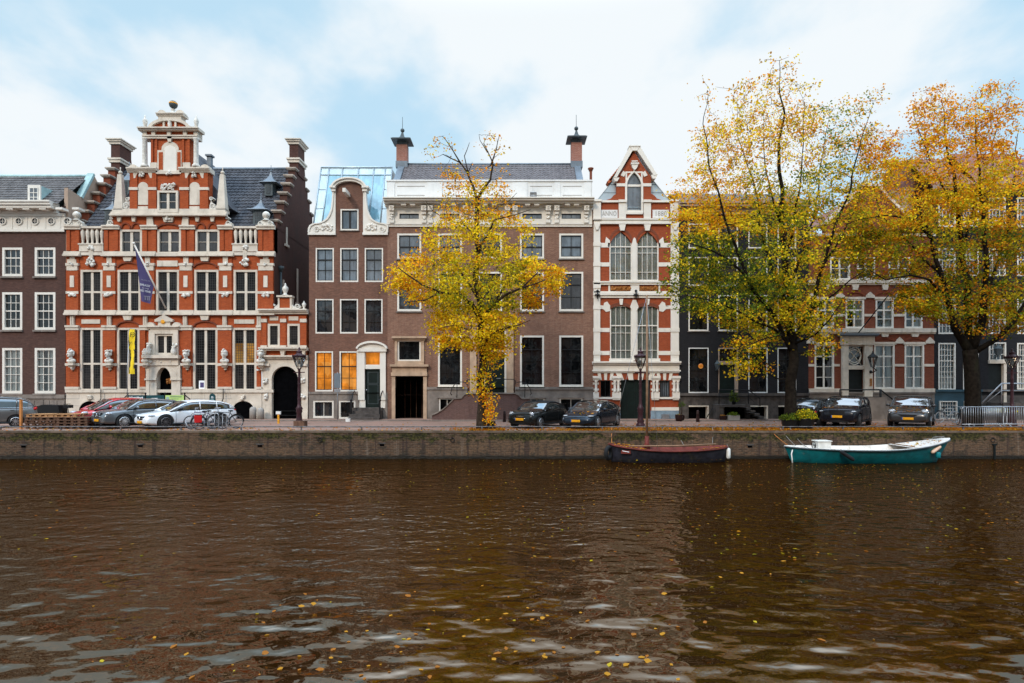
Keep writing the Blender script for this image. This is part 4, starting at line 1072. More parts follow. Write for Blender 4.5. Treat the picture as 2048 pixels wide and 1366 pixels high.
for a,b in((1199,1219.3),(1316.8,1342)):
    for y0,y1 in((486,495),(525,533),(656,664),(702,710)): m.p(a,y0,b,y1,-.02,.03)
    m.p(a,611,b,618,-.02,.03)
for s,a in((1,1200),(-1,1338)):
    m.prism([(a+s*10,486),(a+s*12,474),(a+s*20,481),(a+s*20,486)],-.02,.035); m.prism([(a+s*6,618),(a+s*8,606),(a+s*14,603),(a+s*20,611),(a+s*20,622),(a+s*12,624)],-.02,.036)
m.prism([(1263.6,562),(1263.6,488),(1266,478),(1268.5,475),(1271,478),(1273.3,488),(1273.3,562)],-.25,.06); m.prism([(1263.8,721),(1263.8,622),(1260,614),(1265,600),(1272,600),(1277,614),(1273,622),(1273,721)],-.25,.06)
for cx in(1242,1295): m.prism([(cx-4,598),(cx+4,598),(cx+2.5,610),(cx-2.5,610)],-.02,.1)
corn(m,1186,1358,[(563,566,.18),(566,570,.12),(583,586,.12),(586,591,.18),(591,596,.1)]); m.p(1261,570,1278,583,-.02,.08); m.p(1216.5,570,1220,583,-.02,.06); m.p(1317,570,1320,583,-.02,.06)
corn(m,1184,1360,[(723,726,.34),(726,729,.24),(740,743,.2)]); m.p(1186,729,1358,746,-.02,.10)
m.p(1218,717,1266,723.2,-.02,.2); m.p(1271,717,1319,723.2,-.02,.2)
# gable coping
cl=[(1229,358),(1259,297),(1278,297),(1310,351)]
m.band([(1226,357),(1258.5,294.6)],[(1232.5,357),(1264.5,302.5)],-.45,.2); m.band([(1278.5,294.6),(1313,351)],[(1272.5,302.5),(1306.5,353)],-.45,.2)
m.prism([(1258.4,294.4),(1278.6,294.4),(1273,303.5),(1264,303.5)],-.45,.22); m.p(1257,293.5,1280,295.5,-.47,.26)
m.prism([(1225,357),(1238,357),(1234,364),(1229,364)],-.4,.18); m.prism([(1301,352),(1315,350),(1310,359),(1304,359)],-.4,.18)
m.prism([(1262,330),(1276,330),(1273,337),(1268.5,342),(1264,337)],-.02,.16); m.p(1261,327,1277,330,-.02,.2); m.p(1263,322,1275,324,-.02,.1)
for s in(-1,1): m.prism([(1268+s*16,346),(1268+s*22,342),(1268+s*27,351),(1268+s*20,354)],-.02,.05)
m.p(1233,367,1251,373,-.02,.05); m.p(1285,367,1302.5,373,-.02,.05)
m.build('stone_bands',M['white_paint'],H5)
m=MB()
for a,b in((1202,1235),(1305,1337)): m.p(a,420,b,436,-.02,.05)
pn=m.build('dated_panels',M['cool_white'],H5)
text_mesh('ANNO',.46,'lettering',M['carved_grey'],pn,(fx(1218.5),FY-.055,fz(428)),extr=.006,sx=.70)
text_mesh('1880',.48,'lettering',M['carved_grey'],pn,(fx(1321),FY-.055,fz(428)),extr=.006,sx=.86)
m=MB(); m.p(1221,573,1261,581.5,-.02,.03); m.p(1278.5,573,1316.5,581.5,-.02,.03); carved(m,1241,577,38,5,34,.05,3); carved(m,1297,577,36,5,34,.05,8); m.build('ornament_panels',M['bronze_panel'],H5)
for px in(1194,1270.5):
    m=MB(); m.tube([(fx(px),FY-.25,fz(599)),(fx(px),FY-.25,fz(583))],.04,6)
    for s in(-1,1): m.tube([(fx(px),FY-.25,fz(593)),(fx(px+s*4),FY-.25,fz(589)),(fx(px+s*4.5),FY-.25,fz(594))],.035,6)
    m.ball((fx(px),FY-.25,fz(583)),.09); m.ball((fx(px),FY-.25,fz(591)),.1); m.build('wall_anchor',M['iron'],H5)
cs=[(0,.36,0,1,'grey_curtain'),(.34,.66,0,1,'lace'),(.64,1,0,1,'grey_curtain')]
for a in HO:
    up=a[1]<500
    window(H5,*a,4,4,fw=2.2,mw=1.0,pane='glass_mid',rec=.12,heavy=(1,),rowpos=[.31,.44,.84] if up else [.36,.5,.83],curtain=cs)
f=window(H5,1251,343,1285,424,1,2,fw=3,mw=2,pane='glass_sky',rec=.1,heavy=(1,),rowpos=[.33],name='window')
m=MB()
for s_ in(-1,1):
    A=[(1268+s_*18*(1-(i/10)**1.9),370-29*i/10) for i in range(11)]; B=[(1268+s_*14*(1-(i/10)**1.9),370-25*i/10) for i in range(11)]
    m.band(A,B,-.05,.07); a_,b_=sorted((1268+s_*18,1268+s_*14)); m.p(a_,370,b_,425,-.05,.07)
m.p(1250,424,1286,427,-.05,.1); m.build('arch_frame',M['white_paint'],f)
m=MB()
for y in(414,418): m.p(1254,y,1282,y+.8,-.06,.0)
m.build('guard_bar',M['zinc'],f)
# lower storey
m=MB(); wall(m,1187,746,1357,838,[(1201,761,1221,794),(1240.6,759,1301,838),(1319.5,761,1339.4,794)],.25); m.build('lower_wall',M['scarlet_brick'],H5)
for cx,w in((1211,13),(1271,32),(1329,13)):
    n=5 if w<20 else 7
    for k in range(n):
        if k%2==0:
            m=MB(); t0=-1+2*k/n; t1=-1+2*(k+1)/n
            m.prism([(cx+w*t0,760),(cx+w*t1,760),(cx+w*t1*1.25,746),(cx+w*t0*1.25,746)],-.02,.06); m.build('voussoir',M['white_paint'],H5)
for half in (((1186,1197),(1224,1241)),((1302,1318),(1344,1358))):
    m=MB()
    for a,b in half:
        m.p(a-1,752,b+1,757,-.02,.3); m.p(a,757,b,761,-.02,.22); m.p(a,784,b,797,-.02,.2); m.p(a+1,797,b-1,800,-.02,.15)
        c=(a+b)/2
        for q in((c,) if b-a<14 else (c-3.5,c+3.5)): q_=MB(); q_.lathe((fx(q),FY-.13,fz(784)),[(.12,0),(.09,.08),(.085,.65),(.13,.76)],10); q_.build('column',M['white_paint'],H5)
        for y in(765,777): m.p(a-.5,y,b+.5,y+4,-.02,.05)
    a,b=half[0][0]+1,half[1][1]-1
    m.p(a,794,b,798,-.02,.12); m.p(a,814.5,b,821,-.02,.10)
    m.build('lower_stonework',M['white_paint'],H5)
m=MB(); m.p(1187,821,1240.5,839.5,-.02,.09); m.p(1301,821,1357,839.5,-.02,.09); m.build('plinth',M['blue_grey_base'],H5)
m=MB(); m.p(1240.6,759,1301,839,-.24,-.18); dr=m.build('garage_door',M['green_door'],H5)
m=MB()
for x in(1255,1270,1286): m.p(x,760,x+.7,838,-.18,-.165)
for y in(775,792): m.p(1241,y,1301,y+.6,-.18,-.166)
m.build('door_boards',M['black_timber'],dr)
window(H5,1201,761,1221,794,2,1,fw=1.2,frame='black_timber',pane='glass_black',rec=.12); 
f=window(H5,1319.5,761,1339.4,794,4,1,fw=1.4,mw=1.0,frame='black_timber',pane='glass_sky',rec=.12)
m=MB(); m.p(1322,828,1336,838,.09,.35); m.build('meter_box',M['steel'],H5)
# roof: ridge runs back from the gable
m=MB(); cx=fx(1268.5); hw=fx(1344)-cx; zr=fz(306); ze=fz(400)
m.add([(cx-hw,FY+.35,ze),(cx,FY+.35,zr),(cx,FY+9,zr),(cx-hw,FY+9,ze)],[(0,1,2,3)]); m.add([(cx+hw,FY+.35,ze),(cx,FY+.35,zr),(cx,FY+9,zr),(cx+hw,FY+9,ze)],[(3,2,1,0)])
m.add([(cx-hw,FY+.4,ze),(cx+hw,FY+.4,ze),(cx,FY+.4,zr)],[(0,1,2)])
rf=m.build('roof',M['zinc'],H5)
m=MB()
for k in range(11):
    t=.44+.05*k; x=cx-hw*(1-t); z=ze+(zr-ze)*t+.1
    m.obox((x-.08,FY+.75,z),(.2,0,.16),(0,.35,0),(-.05,0,.075))
m.build('edge_tiles',M['orange_tile'],rf)
m=MB()
for k in range(4): z=ze+.6+k*.55; t=(z-ze)/(zr-ze); m.box(cx-hw*(1-t),cx+hw*(1-t),FY+.38,FY+.395,z,z+.03)
m.build('seams',M['lead'],rf)

# ------------------------------------------------------------------ 6: black house
H6=house('black painted brick house with pale window frames behind the big green and gold tree',1357,1617)
BX=[(1377,1417),(1436.5,1476),(1496.7,1535),(1555,1592.5)]
rows=[(447,497),(514,572),(590,662)]
HO=[(a,y0,b,y1) for a,b in BX for y0,y1 in rows]+[(a,695.5,b,786) for i,(a,b) in enumerate(BX) if i!=1]+[(1436.5,695.5,1476,806)]
m=MB(); wall(m,1357,428,1617,787,[h for h in HO],.22); shell(m,1357,1617,432); m.build('wall',M['black_brick'],H6)
for i,(a,b) in enumerate(BX):
    for k,(y0,y1) in enumerate(rows): window(H6,a,y0,b,y1,2,3,fw=2.4,mw=.8,pane='glass_mid' if k<2 else 'glass_dark',inner='trim_black',rec=.12,heavy=(1,),sill=(1.8,.08,'grey_stone'))
    if i!=1: window(H6,a,695.5,b,786,2,4,fw=1.8,mw=.6,frame='cool_white',inner='trim_black',pane='glass_dark',rec=.1)
m=MB(); m.p(1436.5,695.5,1438.5,806,-.15,.03); m.p(1470,729,1476,806,-.15,.03); m.p(1474,695.5,1476,729,-.15,.03); m.p(1438.5,695.5,1474,698,-.15,.026); m.p(1438.5,722,1474,729,-.15,.026)
fr=m.build('door_frame',M['stucco'],H6)
m=MB(); m.p(1438.5,698,1474,722,-.15,-.1); m.build('fanlight',M['glass_dark'],fr)
m=MB(); m.p(1438.5,729,1470,806,-.2,-.12); m.build('door',M['green_door'],H6)
m=MB(); wall(m,1357,787,1617,839.5,[(1377,812,1417,840),(1449,811,1492,838),(1500,811,1535,838),(1556,811,1592,838)],.4,d=.05); m.p(1357,786,1617,791.5,-.02,.18)
for k in range(46): x=1361+k*5.6; m.p(x,793,x+.5,809,.04,.06)
m.build('plinth',M['dark_stone'],H6)
m=MB(); m.p(1377,812,1417,840,-.38,-.34); m.p(1449,811,1492,838,-.38,-.34); m.p(1500,811,1535,838,-.38,-.34); m.p(1556,811,1592,838,-.38,-.34); m.build('cellar_opening',M['void'],H6)
m=MB()
for a,b in((1377,1417),(1500,1535),(1556,1592)): m=MB(); m.p(a,811,b,813.5,-.3,.08); m.p(b-3,813.5,b,839,-.3,.08); m.build('cellar_frame',M['cream_stone'],H6)
m=MB(); corn(m,1355,1616,[(424,429,.1),(416,424.2,.2),(411,416.2,.5),(404,411.2,.6)],-.1)
m.build('cornice',M['stucco'],H6)
m=MB(); m.add([(fx(1357),FY+.2,fz(404)),(fx(1616),FY+.2,fz(404)),(fx(1616),FY+2.4,fz(404)+1.3),(fx(1357),FY+2.4,fz(404)+1.3)],[(0,1,2,3)]); m.box(fx(1357),fx(1616),FY+2.35,FY+5,fz(404)-1,fz(404)+1.25); m.build('roof',M['brown_tile'],H6)
m=MB(); m.box(gx(1438,1.3),gx(1493,1.3),FY-1.3,FY-.06,fz(808)-.16,fz(808)); m.box(gx(1438,1.3),gx(1448,1.3),FY-1.25,FY-.07,0,fz(808)-.16); 
for i in range(6): 
    a=gx(1493,1.3)+.28*i; m.box(a,a+.30,FY-1.3,FY-.08,fz(808)-.19*(i+1)-.1,fz(808)-.19*(i+1))
m.build('stoop',M['dark_stone'],H6)
fx_,fz_=fx,fz
fx=lambda q:gx(q,1.25)
fz=lambda q:gz(q,1.25)
m=MB(); m.tube([(fx(1438),FY-1.25,fz(780)),(fx(1497),FY-1.25,fz(780)),(fx(1520),FY-1.25,fz(797)),(fx(1520),FY-1.25,fz(812))],.035,6)
for px in(1438,1468,1497): m.tube([(fx(px),FY-1.25,fz(808)),(fx(px),FY-1.25,fz(780))],.03,6)
m.tube([(fx(1438),FY-1.25,fz(794)),(fx(1497),FY-1.25,fz(794)),(fx(1518),FY-1.25,fz(812))],.02,6)
m.tube([(fx(1421),FY-.4,fz(838)),(fx(1434),FY-.4,fz(817))],.03,6)
m.build('stoop_railing',M['iron'],H6)
fx,fz=fx_,fz_
m=MB(); m.lathe((fx(1431.5),FY-.3,fz(739)),[(.09,0),(.17,.3),(.2,.36),(.05,.55),(.03,.62)],6,smooth=False); m.box(fx(1431.5)-.03,fx(1431.5)+.03,FY-.3,FY,fz(741),fz(739)); m.build('wall_lantern',M['dark_lead'],H6)
m=MB(); m.ball((fx(1402),FY+.04,fz(732)),.17,.05,.17); m.build('lit_lampshade',M['glass_orange'],H6)
m=MB(); m.p(1478.5,728,1483,731.5,0,.03); m.build('house_number',M['cool_white'],H6)

# ------------------------------------------------------------------ 7: red brick with white bands and portal
H7=house('red brick house with cream bands, columned white portal and oval fanlight',1617,1868)
F1=[(1634,598.5,1668,657),(1691,598.5,1728,657),(1751,598.5,1787,657),(1809,598.5,1845,657)]
G1=[(1629,689,1668,778),(1748,689,1789,778),(1809,689,1848,778)]
U2=[(1660,514,1700,560),(1714,514,1750,560),(1777,514,1820,560)]
m=MB(); wall(m,1617,470,1868,778,F1+G1+U2+[(1694,689,1726,778)],.22); shell(m,1617,1868,472)
m.prism([(1650,470),(1650,445),(1675,420),(1700,395),(1722,372),(1760,372),(1782,395),(1806,420),(1830,445),(1830,470)],-.4,0)
m.build('wall',M['russet_brick'],H7)
m=MB()
for s in(0,1):
    for (x0,y0),(x1,y1) in (((1648,447),(1676,419)),((1676,419),(1701,394)),((1701,394),(1722,370))):
        A=[(x0,y0),(x1,y1)]; B=[(x0+4,y0+3),(x1+4,y1+3)]
        if s: A=[(3480-x,y) for x,y in A]; B=[(3480-x,y) for x,y in B]
        m.band(A,B,-.45,.12)
m.p(1720,368,1762,373,-.45,.14)
corn(m,1616,1869,[(468,473,.12),(560,567,.16),(567,570,.1),(657,665,.18),(665,668,.1)])
for y0,y1 in((777,784),(628,633),(728,733)):
    for a,b in((1617,1629),(1668,1679),(1789,1809),(1848,1868)) if y0!=628 else ((1617,1634),(1668,1691),(1728,1751),(1787,1809),(1845,1868)): m.p(a,y0,b,y1,-.02,.05)
m.p(1617,777.5,1679,784,-.02,.12); m.p(1746,777.5,1868,784,-.02,.12)
for a,_,b,_ in F1+G1:
    c=(a+b)/2
    y=570 if (a,_,b,_) and _ in(657,) else 668
for c in(1651,1709.5,1769,1827): m.prism([(c-7,569),(c+7,569),(c+4.5,580),(c-4.5,580)],-.02,.12)
for c in(1649,1768.5,1828.5): m.prism([(c-8,667),(c+8,667),(c+5.5,674),(c-5.5,674)],-.02,.12)
for x in(1625,1679.5,1739.5,1798,1856): m.prism([(x-9,596),(x-9,592),(x,584),(x+9,592),(x+9,596)],-.02,.08)
for x in(1622,1798.5,1859): m.prism([(x-9,687),(x-9,683),(x,674),(x+9,683),(x+9,687)],-.02,.08)
for a,y,b,_ in F1: m.p(a-3,594,b+3,598.6,-.02,.06)
for a,y,b,_ in G1: m.p(a-3,684,b+3,689.1,-.02,.06)
m.build('stone_bands',M['cream_stone'],H7)
for c in(1651,1709.5,1769,1827): m=MB(); m.band(arcp(c,597,24,17,165,15,10),arcp(c,597,20,11,165,15,10),-.02,.05); m.build('relieving_arch',M['red_brick_shade'],H7)
for c in(1649,1768.5,1828.5): m=MB(); m.band(arcp(c,687,25,15,165,15,10),arcp(c,687,21,9,165,15,10),-.02,.05); m.build('relieving_arch',M['red_brick_shade'],H7)
for a in F1: window(H7,*a,2,3,fw=3.2,mw=1.4,pane='glass_dark',rec=.1,heavy=(1,),rowpos=[.36,.7],curtain=[(.62,1,0,1,'curtain')],mull={1:3})
for k,a in enumerate(G1): window(H7,*a,2,4,fw=3.2,mw=1.2,pane='glass_dark',rec=.1,heavy=(1,),rowpos=[.25,.5,.76],curtain=None if k==0 else [(0,.35,0,1,'curtain'),(.72,1,0,1,'curtain'),(0,1,.76,1,'lace')],mull={1:3})
for a in U2: window(H7,*a,2,2,fw=3,mw=1.2,pane='glass_mid',rec=.1,mull={1:3})
m=MB()
m.p(1682,676,1694,792,-.02,.2); m.p(1726,676,1742,805,-.02,.2); m.p(1680,672,1745,690,-.02,.26); m.p(1694,690,1726,693,-.1,.08); m.p(1694,731,1726,739,-.1,.16)
m.build('portal',M['cream_stone'],H7)
m=MB(); corn(m,1675,1750,[(668,671,.5),(671,673,.36)]); m.build('portal_cornice',M['lead'],H7)
m=MB(); m.p(1694,693,1726,731,-.15,-.1); f=m.build('fanlight',M['glass_mid'],H7)
m=MB(); disc_ring(m,1709.5,712,13.5,12,-.1,-.04); 
for s in(-1,1): m.tube([(fx(1709.5-14),FY+.08,fz(712-s*17)),(fx(1709.5+14),FY+.08,fz(712+s*17))],.03,4)
m.band(arcp(1709.5,712,14,18,0,360,24),arcp(1709.5,712,12.6,16.4,0,360,24),-.1,-.03); m.build('glazing_bars',M['white_paint'],f)
m=MB(); m.p(1694,739,1726,792,-.2,-.1); m.build('door',M['black_timber'],H7)
m=MB(); m.p(1617,784,1868,839.5,-.3,.06)
m.p(1617,784,1868,787,-.02,.14); m.p(1660,793,1760,796,0,.1); m.box(fx(1680),fx(1750),FY-1.3,FY-.07,0,1.5)
for i in range(6): m.box(fx(1750)+.3*i,fx(1750)+.3*(i+1),FY-1.3,FY-.08,0,1.5-.22*(i+1))
m.build('plinth',M['grey_stone'],H7)
m=MB(); m.p(1626,806,1668,838,.0,.075); m.p(1748,806,1790,838,0,.075); m.build('cellar_opening',M['void'],H7)
fx_,fz_=fx,fz
fx=lambda q:gx(q,1.2)
fz=lambda q:gz(q,1.2)
m=MB(); m.tube([(fx(1680),FY-1.2,fz(779.5)),(fx(1761),FY-1.2,fz(779.5)),(fx(1787),FY-1.2,fz(800))],.05,6)
m.tube([(fx(1761),FY-1.2,fz(779)),(fx(1761),FY-1.2,fz(815))],.07,6); m.tube([(fx(1680),FY-1.2,fz(794)),(fx(1761),FY-1.2,fz(794)),(fx(1783),FY-1.2,fz(811))],.03,6); m.tube([(fx(1680),FY-1.2,fz(779)),(fx(1680),FY-1.2,fz(803))],.04,6)
m.build('stoop_railing',M['iron'],H7)
fx,fz=fx_,fz_
m=MB(); m.lathe((gx(1745.5,.55),FY-.55,fz(735)),[(.1,0),(.26,.62),(.3,.66),(.1,.86),(.05,.95),(.02,1.05)],6,smooth=False); lan=m.build('wall_lantern',M['lantern_glass'],H7)
m=MB()
for k in range(6):
    a=2*math.pi*(k+.5)/6; m.tube([(gx(1745.5,.55)+.1*math.cos(a),FY-.55+.1*math.sin(a),fz(735)),(gx(1745.5,.55)+.27*math.cos(a),FY-.55+.27*math.sin(a),fz(735)+.63)],.018,4)
m.lathe((gx(1745.5,.55),FY-.55,fz(735)+.63),[(.3,0),(.31,.04),(.1,.24),(.05,.34),(.02,.45)],6,smooth=False); m.tube([(gx(1745.5,.55),FY-.55,fz(735)),(fx(1744),FY-.5,fz(741)),(fx(1740),FY-.3,fz(745)),(fx(1737),FY-.1,fz(742))],.04,6); m.ball((fx(1738),FY-.15,fz(744)),.12); m.build('lantern_frame',M['iron'],lan)
m=MB(); m.p(1736,757,1740,772,.2,.24); m.build('doorbell_panel',M['bronze_panel'],H7)
m=MB(); m.add([(fx(1622),FY+.4,fz(470)),(fx(1740),FY+.4,fz(376)),(fx(1740),FY+8,fz(376)),(fx(1622),FY+8,fz(470))],[(0,1,2,3)]); m.add([(fx(1860),FY+.4,fz(470)),(fx(1740),FY+.4,fz(376)),(fx(1740),FY+8,fz(376)),(fx(1860),FY+8,fz(470))],[(3,2,1,0)]); m.build('roof',M['red_tile'],H7)

# ------------------------------------------------------------------ 8, 9: dark houses at the right edge
def dark_house(label,x0,x1,bays,plinth,gtop,door_bay=None):
    h=house(label,x0,x1); rows=[(395,454),(497,552),(598,668)]
    HO=[(a,y0,b,y1) for a,b in bays for y0,y1 in rows]; g=[]
    for i,(a,b) in enumerate(bays): g.append((a,686,b,780) if i!=door_bay else (a,685,b,792))
    m=MB(); wall(m,x0,384,x1,781 if door_bay is None else 792,HO+[q if door_bay is not None or True else q for q in [(a,b,c,min(d,781 if door_bay is None else 792)) for a,b,c,d in g]],.22); shell(m,x0,x1,384); m.build('wall',M['black_brick'],h)
    for a in HO: window(h,*a,4,5,fw=2.6,mw=.9,pane='glass_mid',rec=.1,heavy=(2,))
    for i,q in enumerate(g):
        if i!=door_bay:
            window(h,*q,5,8,fw=2.6,mw=.9,pane='glass_dark',rec=.1,heavy=(3,),curtain=[(0,1,.7,1,'lace')],sill=(2.5,.12,'white_paint'))
        else:
            a,y0,b,y1=q
            window(h,a,y0,b,722,4,3,fw=2.4,mw=.9,pane='glass_mid',rec=.06,name='fanlight')
            m=MB(); m.p(a-1,720,b+1,727,-.2,.14); m.p(b-5.5,727,b,806,-.2,.1); m.build('door_frame',M['cream_stone'],h)
            m=MB(); m.p(a,727,b-5.5,800,-.2,-.12); m.build('door',M['black_timber'],h)
    y=781 if door_bay is None else 792
    m=MB(); m.p(x0,y-1,x1,840,-.3,.06); m.p(x0,779,x1,783.5,-.02,.16); m.build('plinth',M[plinth],h)
    m=MB(); corn(m,x0,x1,[(380,386,.12),(374,380.2,.45),(370,374.2,.6)],-.1); m.build('cornice',M['stucco'],h)
    m=MB(); m.add([(fx(x0),FY+.1,fz(371)),(fx(x1),FY+.1,fz(371)),(fx(x1)-.3,FY+3.2,fz(gtop)+1.6),(fx(x0)+.3,FY+3.2,fz(gtop)+1.6)],[(0,1,2,3)])
    m.box(fx(x0)+.3,fx(x1)-.3,FY+3.15,FY+6,fz(371)-1,fz(gtop)+1.55); m.build('roof',M['red_tile'],h)
    return h
H8=dark_house('black brick house with white sash grids and blue green plinth beside the right tree',1868,1962,[(1876.5,1911),(1926,1957)],'teal_plinth',330)
m=MB(); m.box(fx(1836),fx(1864),FY+2.0,FY+3.0,fz(470),fz(362)); m.box(fx(1834),fx(1866),FY+1.95,FY+3.05,fz(362),fz(358)); m.build('chimney',M['stucco'],H8)
for a,b in((1876.5,1911),(1926,1948)): window(H8,a,802,b,838,6,5,fw=2,mw=.8,pane='glass_dark',rec=-.05,proud=.04)
H9=dark_house('black brick house with pale door frame and steps at the right edge',1962,2105,[(1977,2011),(2034,2068)],'dark_stone',318,0)
m=MB(); m.box(fx(1972),fx(2090),FY-1.4,FY-.1,0,1.15); 
for i in range(5): m.box(fx(1972)-.3*(i+1),fx(1972)-.3*i,FY-1.4,FY-.12,0,1.15-.2*(i+1))
m.build('stoop',M['dark_stone'],H9)
fx=lambda q:gx(q,1.35)
fz=lambda q:gz(q,1.35)
m=MB(); m.tube([(fx(1962),FY-1.35,fz(808)),(fx(2003),FY-1.35,fz(767)),(fx(2090),FY-1.35,fz(767))],.05,6); m.tube([(fx(1975),FY-1.35,fz(803)),(fx(2003),FY-1.35,fz(781)),(fx(2090),FY-1.35,fz(781))],.025,6)
for px in(2003,2050): m.tube([(fx(px),FY-1.35,fz(767)),(fx(px),FY-1.35,fz(808))],.035,6)
m.build('stoop_railing',M['steel'],H9)
fx,fz=fx_,fz_
m=MB(); m.lathe((fx(1984),FY-.5,fz(712)),[(.12,0),(.24,.4),(.26,.45),(.1,.65),(.03,.8)],6,smooth=False); m.tube([(fx(1984),FY-.5,fz(712)),(fx(1982),FY-.1,fz(718))],.03,5); m.build('wall_lantern',M['dark_lead'],H9)

# the row goes on beyond the picture on both sides
dark_house('black brick house beyond the right picture edge',2105,2290,[(2125,2160),(2180,2215),(2235,2270)],'dark_stone',330)
HL=house('dark brown brick house beyond the left picture edge',-290,-85)
lw_=[(x,y0,x+40,y1) for x in(-270,-205,-140) for y0,y1 in rows1]
m=MB(); wall(m,-290,410,-85.5,790,lw_,.25); shell(m,-290,-85.5,412); m.build('wall',M['dark_brick'],HL)
m=MB(); m.p(-290,789,-85.5,839.5,-.1,.06); m.build('plinth',M['grey_stone'],HL)
for k,q in enumerate(lw_): window(HL,*q,3,(3,4,5)[k%3],fw=4.5,mw=1.0,pane='glass_dark',rec=.12,sill=(3.5,.12,'grey_stone'))
m=MB(); corn(m,-290,-86,[(404,411,.3),(400,404.2,.6)],-.1); m.build('cornice',M['white_paint'],HL)
pantiles('roof',(fx(-290),40.1,14.4),(fx(-86)-fx(-290),0,0),(0,2.6,2.4),M['brown_tile'],HL)
# ================================================================== camera, sky, sun
cam=bpy.data.cameras.new('camera'); cam.lens=F_PX/2048*36.0; cam.sensor_width=36; cam.shift_y=(HOR-683.0)/2048; cam.clip_end=2000; cam.clip_start=0.1
co=bpy.data.objects.new('camera',cam); COL.objects.link(co); co.location=(0,0,CAM_H); co.rotation_euler=(R(90),0,0); SC.camera=co
SC.view_settings.view_transform='Standard'; SC.view_settings.look='None'; SC.view_settings.exposure=0; SC.view_settings.gamma=1
SC.cycles.max_bounces=8; SC.cycles.diffuse_bounces=3; SC.cycles.glossy_bounces=3; SC.cycles.transparent_max_bounces=10; SC.cycles.transmission_bounces=3
SC.cycles.caustics_reflective=False; SC.cycles.caustics_refractive=False; SC.cycles.use_denoising=True
sd=Vector((-0.42,-0.80,0.62)).normalized()       # towards the sun
w=bpy.data.worlds.new('World'); SC.world=w; w.use_nodes=True
nt=w.node_tree; nt.nodes.clear()
def WN(t,**k):
    n=nt.nodes.new('ShaderNode'+t)
    for a,b in k.items(): setattr(n,a,b)
    return n
out=WN('OutputWorld'); bg=WN('Background'); bg.inputs[1].default_value=0.1
sky=WN('TexSky',sky_type='NISHITA'); sky.sun_disc=False; sky.sun_elevation=math.asin(sd.z); sky.sun_rotation=math.atan2(sd.x,sd.y); sky.air_density=1.0; sky.dust_density=1.0; sky.ozone_density=2.0
tc=WN('TexCoord'); sp=WN('SeparateXYZ'); nt.links.new(tc.outputs['Generated'],sp.inputs[0])
def wm(op,a,b=0.0,cl=False):
    n=WN('Math',operation=op,use_clamp=cl)
    for i,q in enumerate((a,b)):
        if isinstance(q,bpy.types.NodeSocket): nt.links.new(q,n.inputs[i])
        else: n.inputs[i].default_value=q
    return n.outputs[0]
zz=wm('ADD',wm('MAXIMUM',sp.outputs[2],0.0),0.22)
cx=wm('DIVIDE',sp.outputs[0],zz); cy=wm('DIVIDE',sp.outputs[1],zz)
cb=WN('CombineXYZ'); nt.links.new(cx,cb.inputs[0]); nt.links.new(cy,cb.inputs[1])
mp=WN('Mapping'); nt.links.new(cb.outputs[0],mp.inputs[0]); mp.inputs['Rotation'].default_value=(0,0,R(35)); mp.inputs['Scale'].default_value=(1.0,0.8,1); mp.inputs['Location'].default_value=(3.1,1.7,0)
n1=WN('TexNoise'); nt.links.new(mp.outputs[0],n1.inputs['Vector']); n1.inputs['Scale'].default_value=1.6; n1.inputs['Detail'].default_value=6; n1.inputs['Roughness'].default_value=0.52
ax=wm('ABSOLUTE',wm('ADD',sp.outputs[0],-0.06))
blue=wm('ADD',wm('MULTIPLY',wm('SUBTRACT',n1.outputs['Fac'],0.5),4.6),wm('MULTIPLY',wm('SUBTRACT',ax,0.30),1.0))
mr=WN('MapRange',interpolation_type='SMOOTHSTEP'); nt.links.new(blue,mr.inputs[0]); mr.inputs[1].default_value=-0.22; mr.inputs[2].default_value=0.55; mr.inputs[3].default_value=0.0; mr.inputs[4].default_value=1.0
# clouds are thin: even the bluest gap keeps some white veil
mx=WN('Mix',data_type='RGBA'); nt.links.new(wm('MULTIPLY',mr.outputs[0],0.85),mx.inputs[0]); mx.inputs[6].default_value=(9.0,9.55,9.9,1); 
sk=WN('Mix',data_type='RGBA'); sk.inputs[0].default_value=0.8; nt.links.new(sky.outputs[0],sk.inputs[6]); sk.inputs[7].default_value=(5.4,8.5,10.6,1)
nt.links.new(sk.outputs[2],mx.inputs[7])
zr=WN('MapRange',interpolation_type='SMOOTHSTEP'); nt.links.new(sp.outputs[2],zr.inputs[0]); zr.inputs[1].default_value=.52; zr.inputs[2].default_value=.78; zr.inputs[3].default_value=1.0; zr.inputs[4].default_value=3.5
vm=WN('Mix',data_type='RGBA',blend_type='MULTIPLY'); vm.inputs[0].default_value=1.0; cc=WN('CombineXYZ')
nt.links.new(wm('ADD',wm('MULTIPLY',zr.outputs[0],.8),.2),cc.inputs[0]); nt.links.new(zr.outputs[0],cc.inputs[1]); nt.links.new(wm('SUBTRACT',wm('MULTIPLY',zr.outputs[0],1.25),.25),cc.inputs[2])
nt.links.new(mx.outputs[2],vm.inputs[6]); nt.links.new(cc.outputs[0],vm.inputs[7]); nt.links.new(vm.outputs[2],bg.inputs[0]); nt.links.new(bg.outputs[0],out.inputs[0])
sl=bpy.data.lights.new('sun','SUN'); sl.energy=2.0; sl.angle=R(11); sl.color=(1.0,0.90,0.77)
so=bpy.data.objects.new('sun',sl); COL.objects.link(so); so.rotation_euler=(-sd).to_track_quat('-Z','Y').to_euler(); so.location=(-20,-30,40)

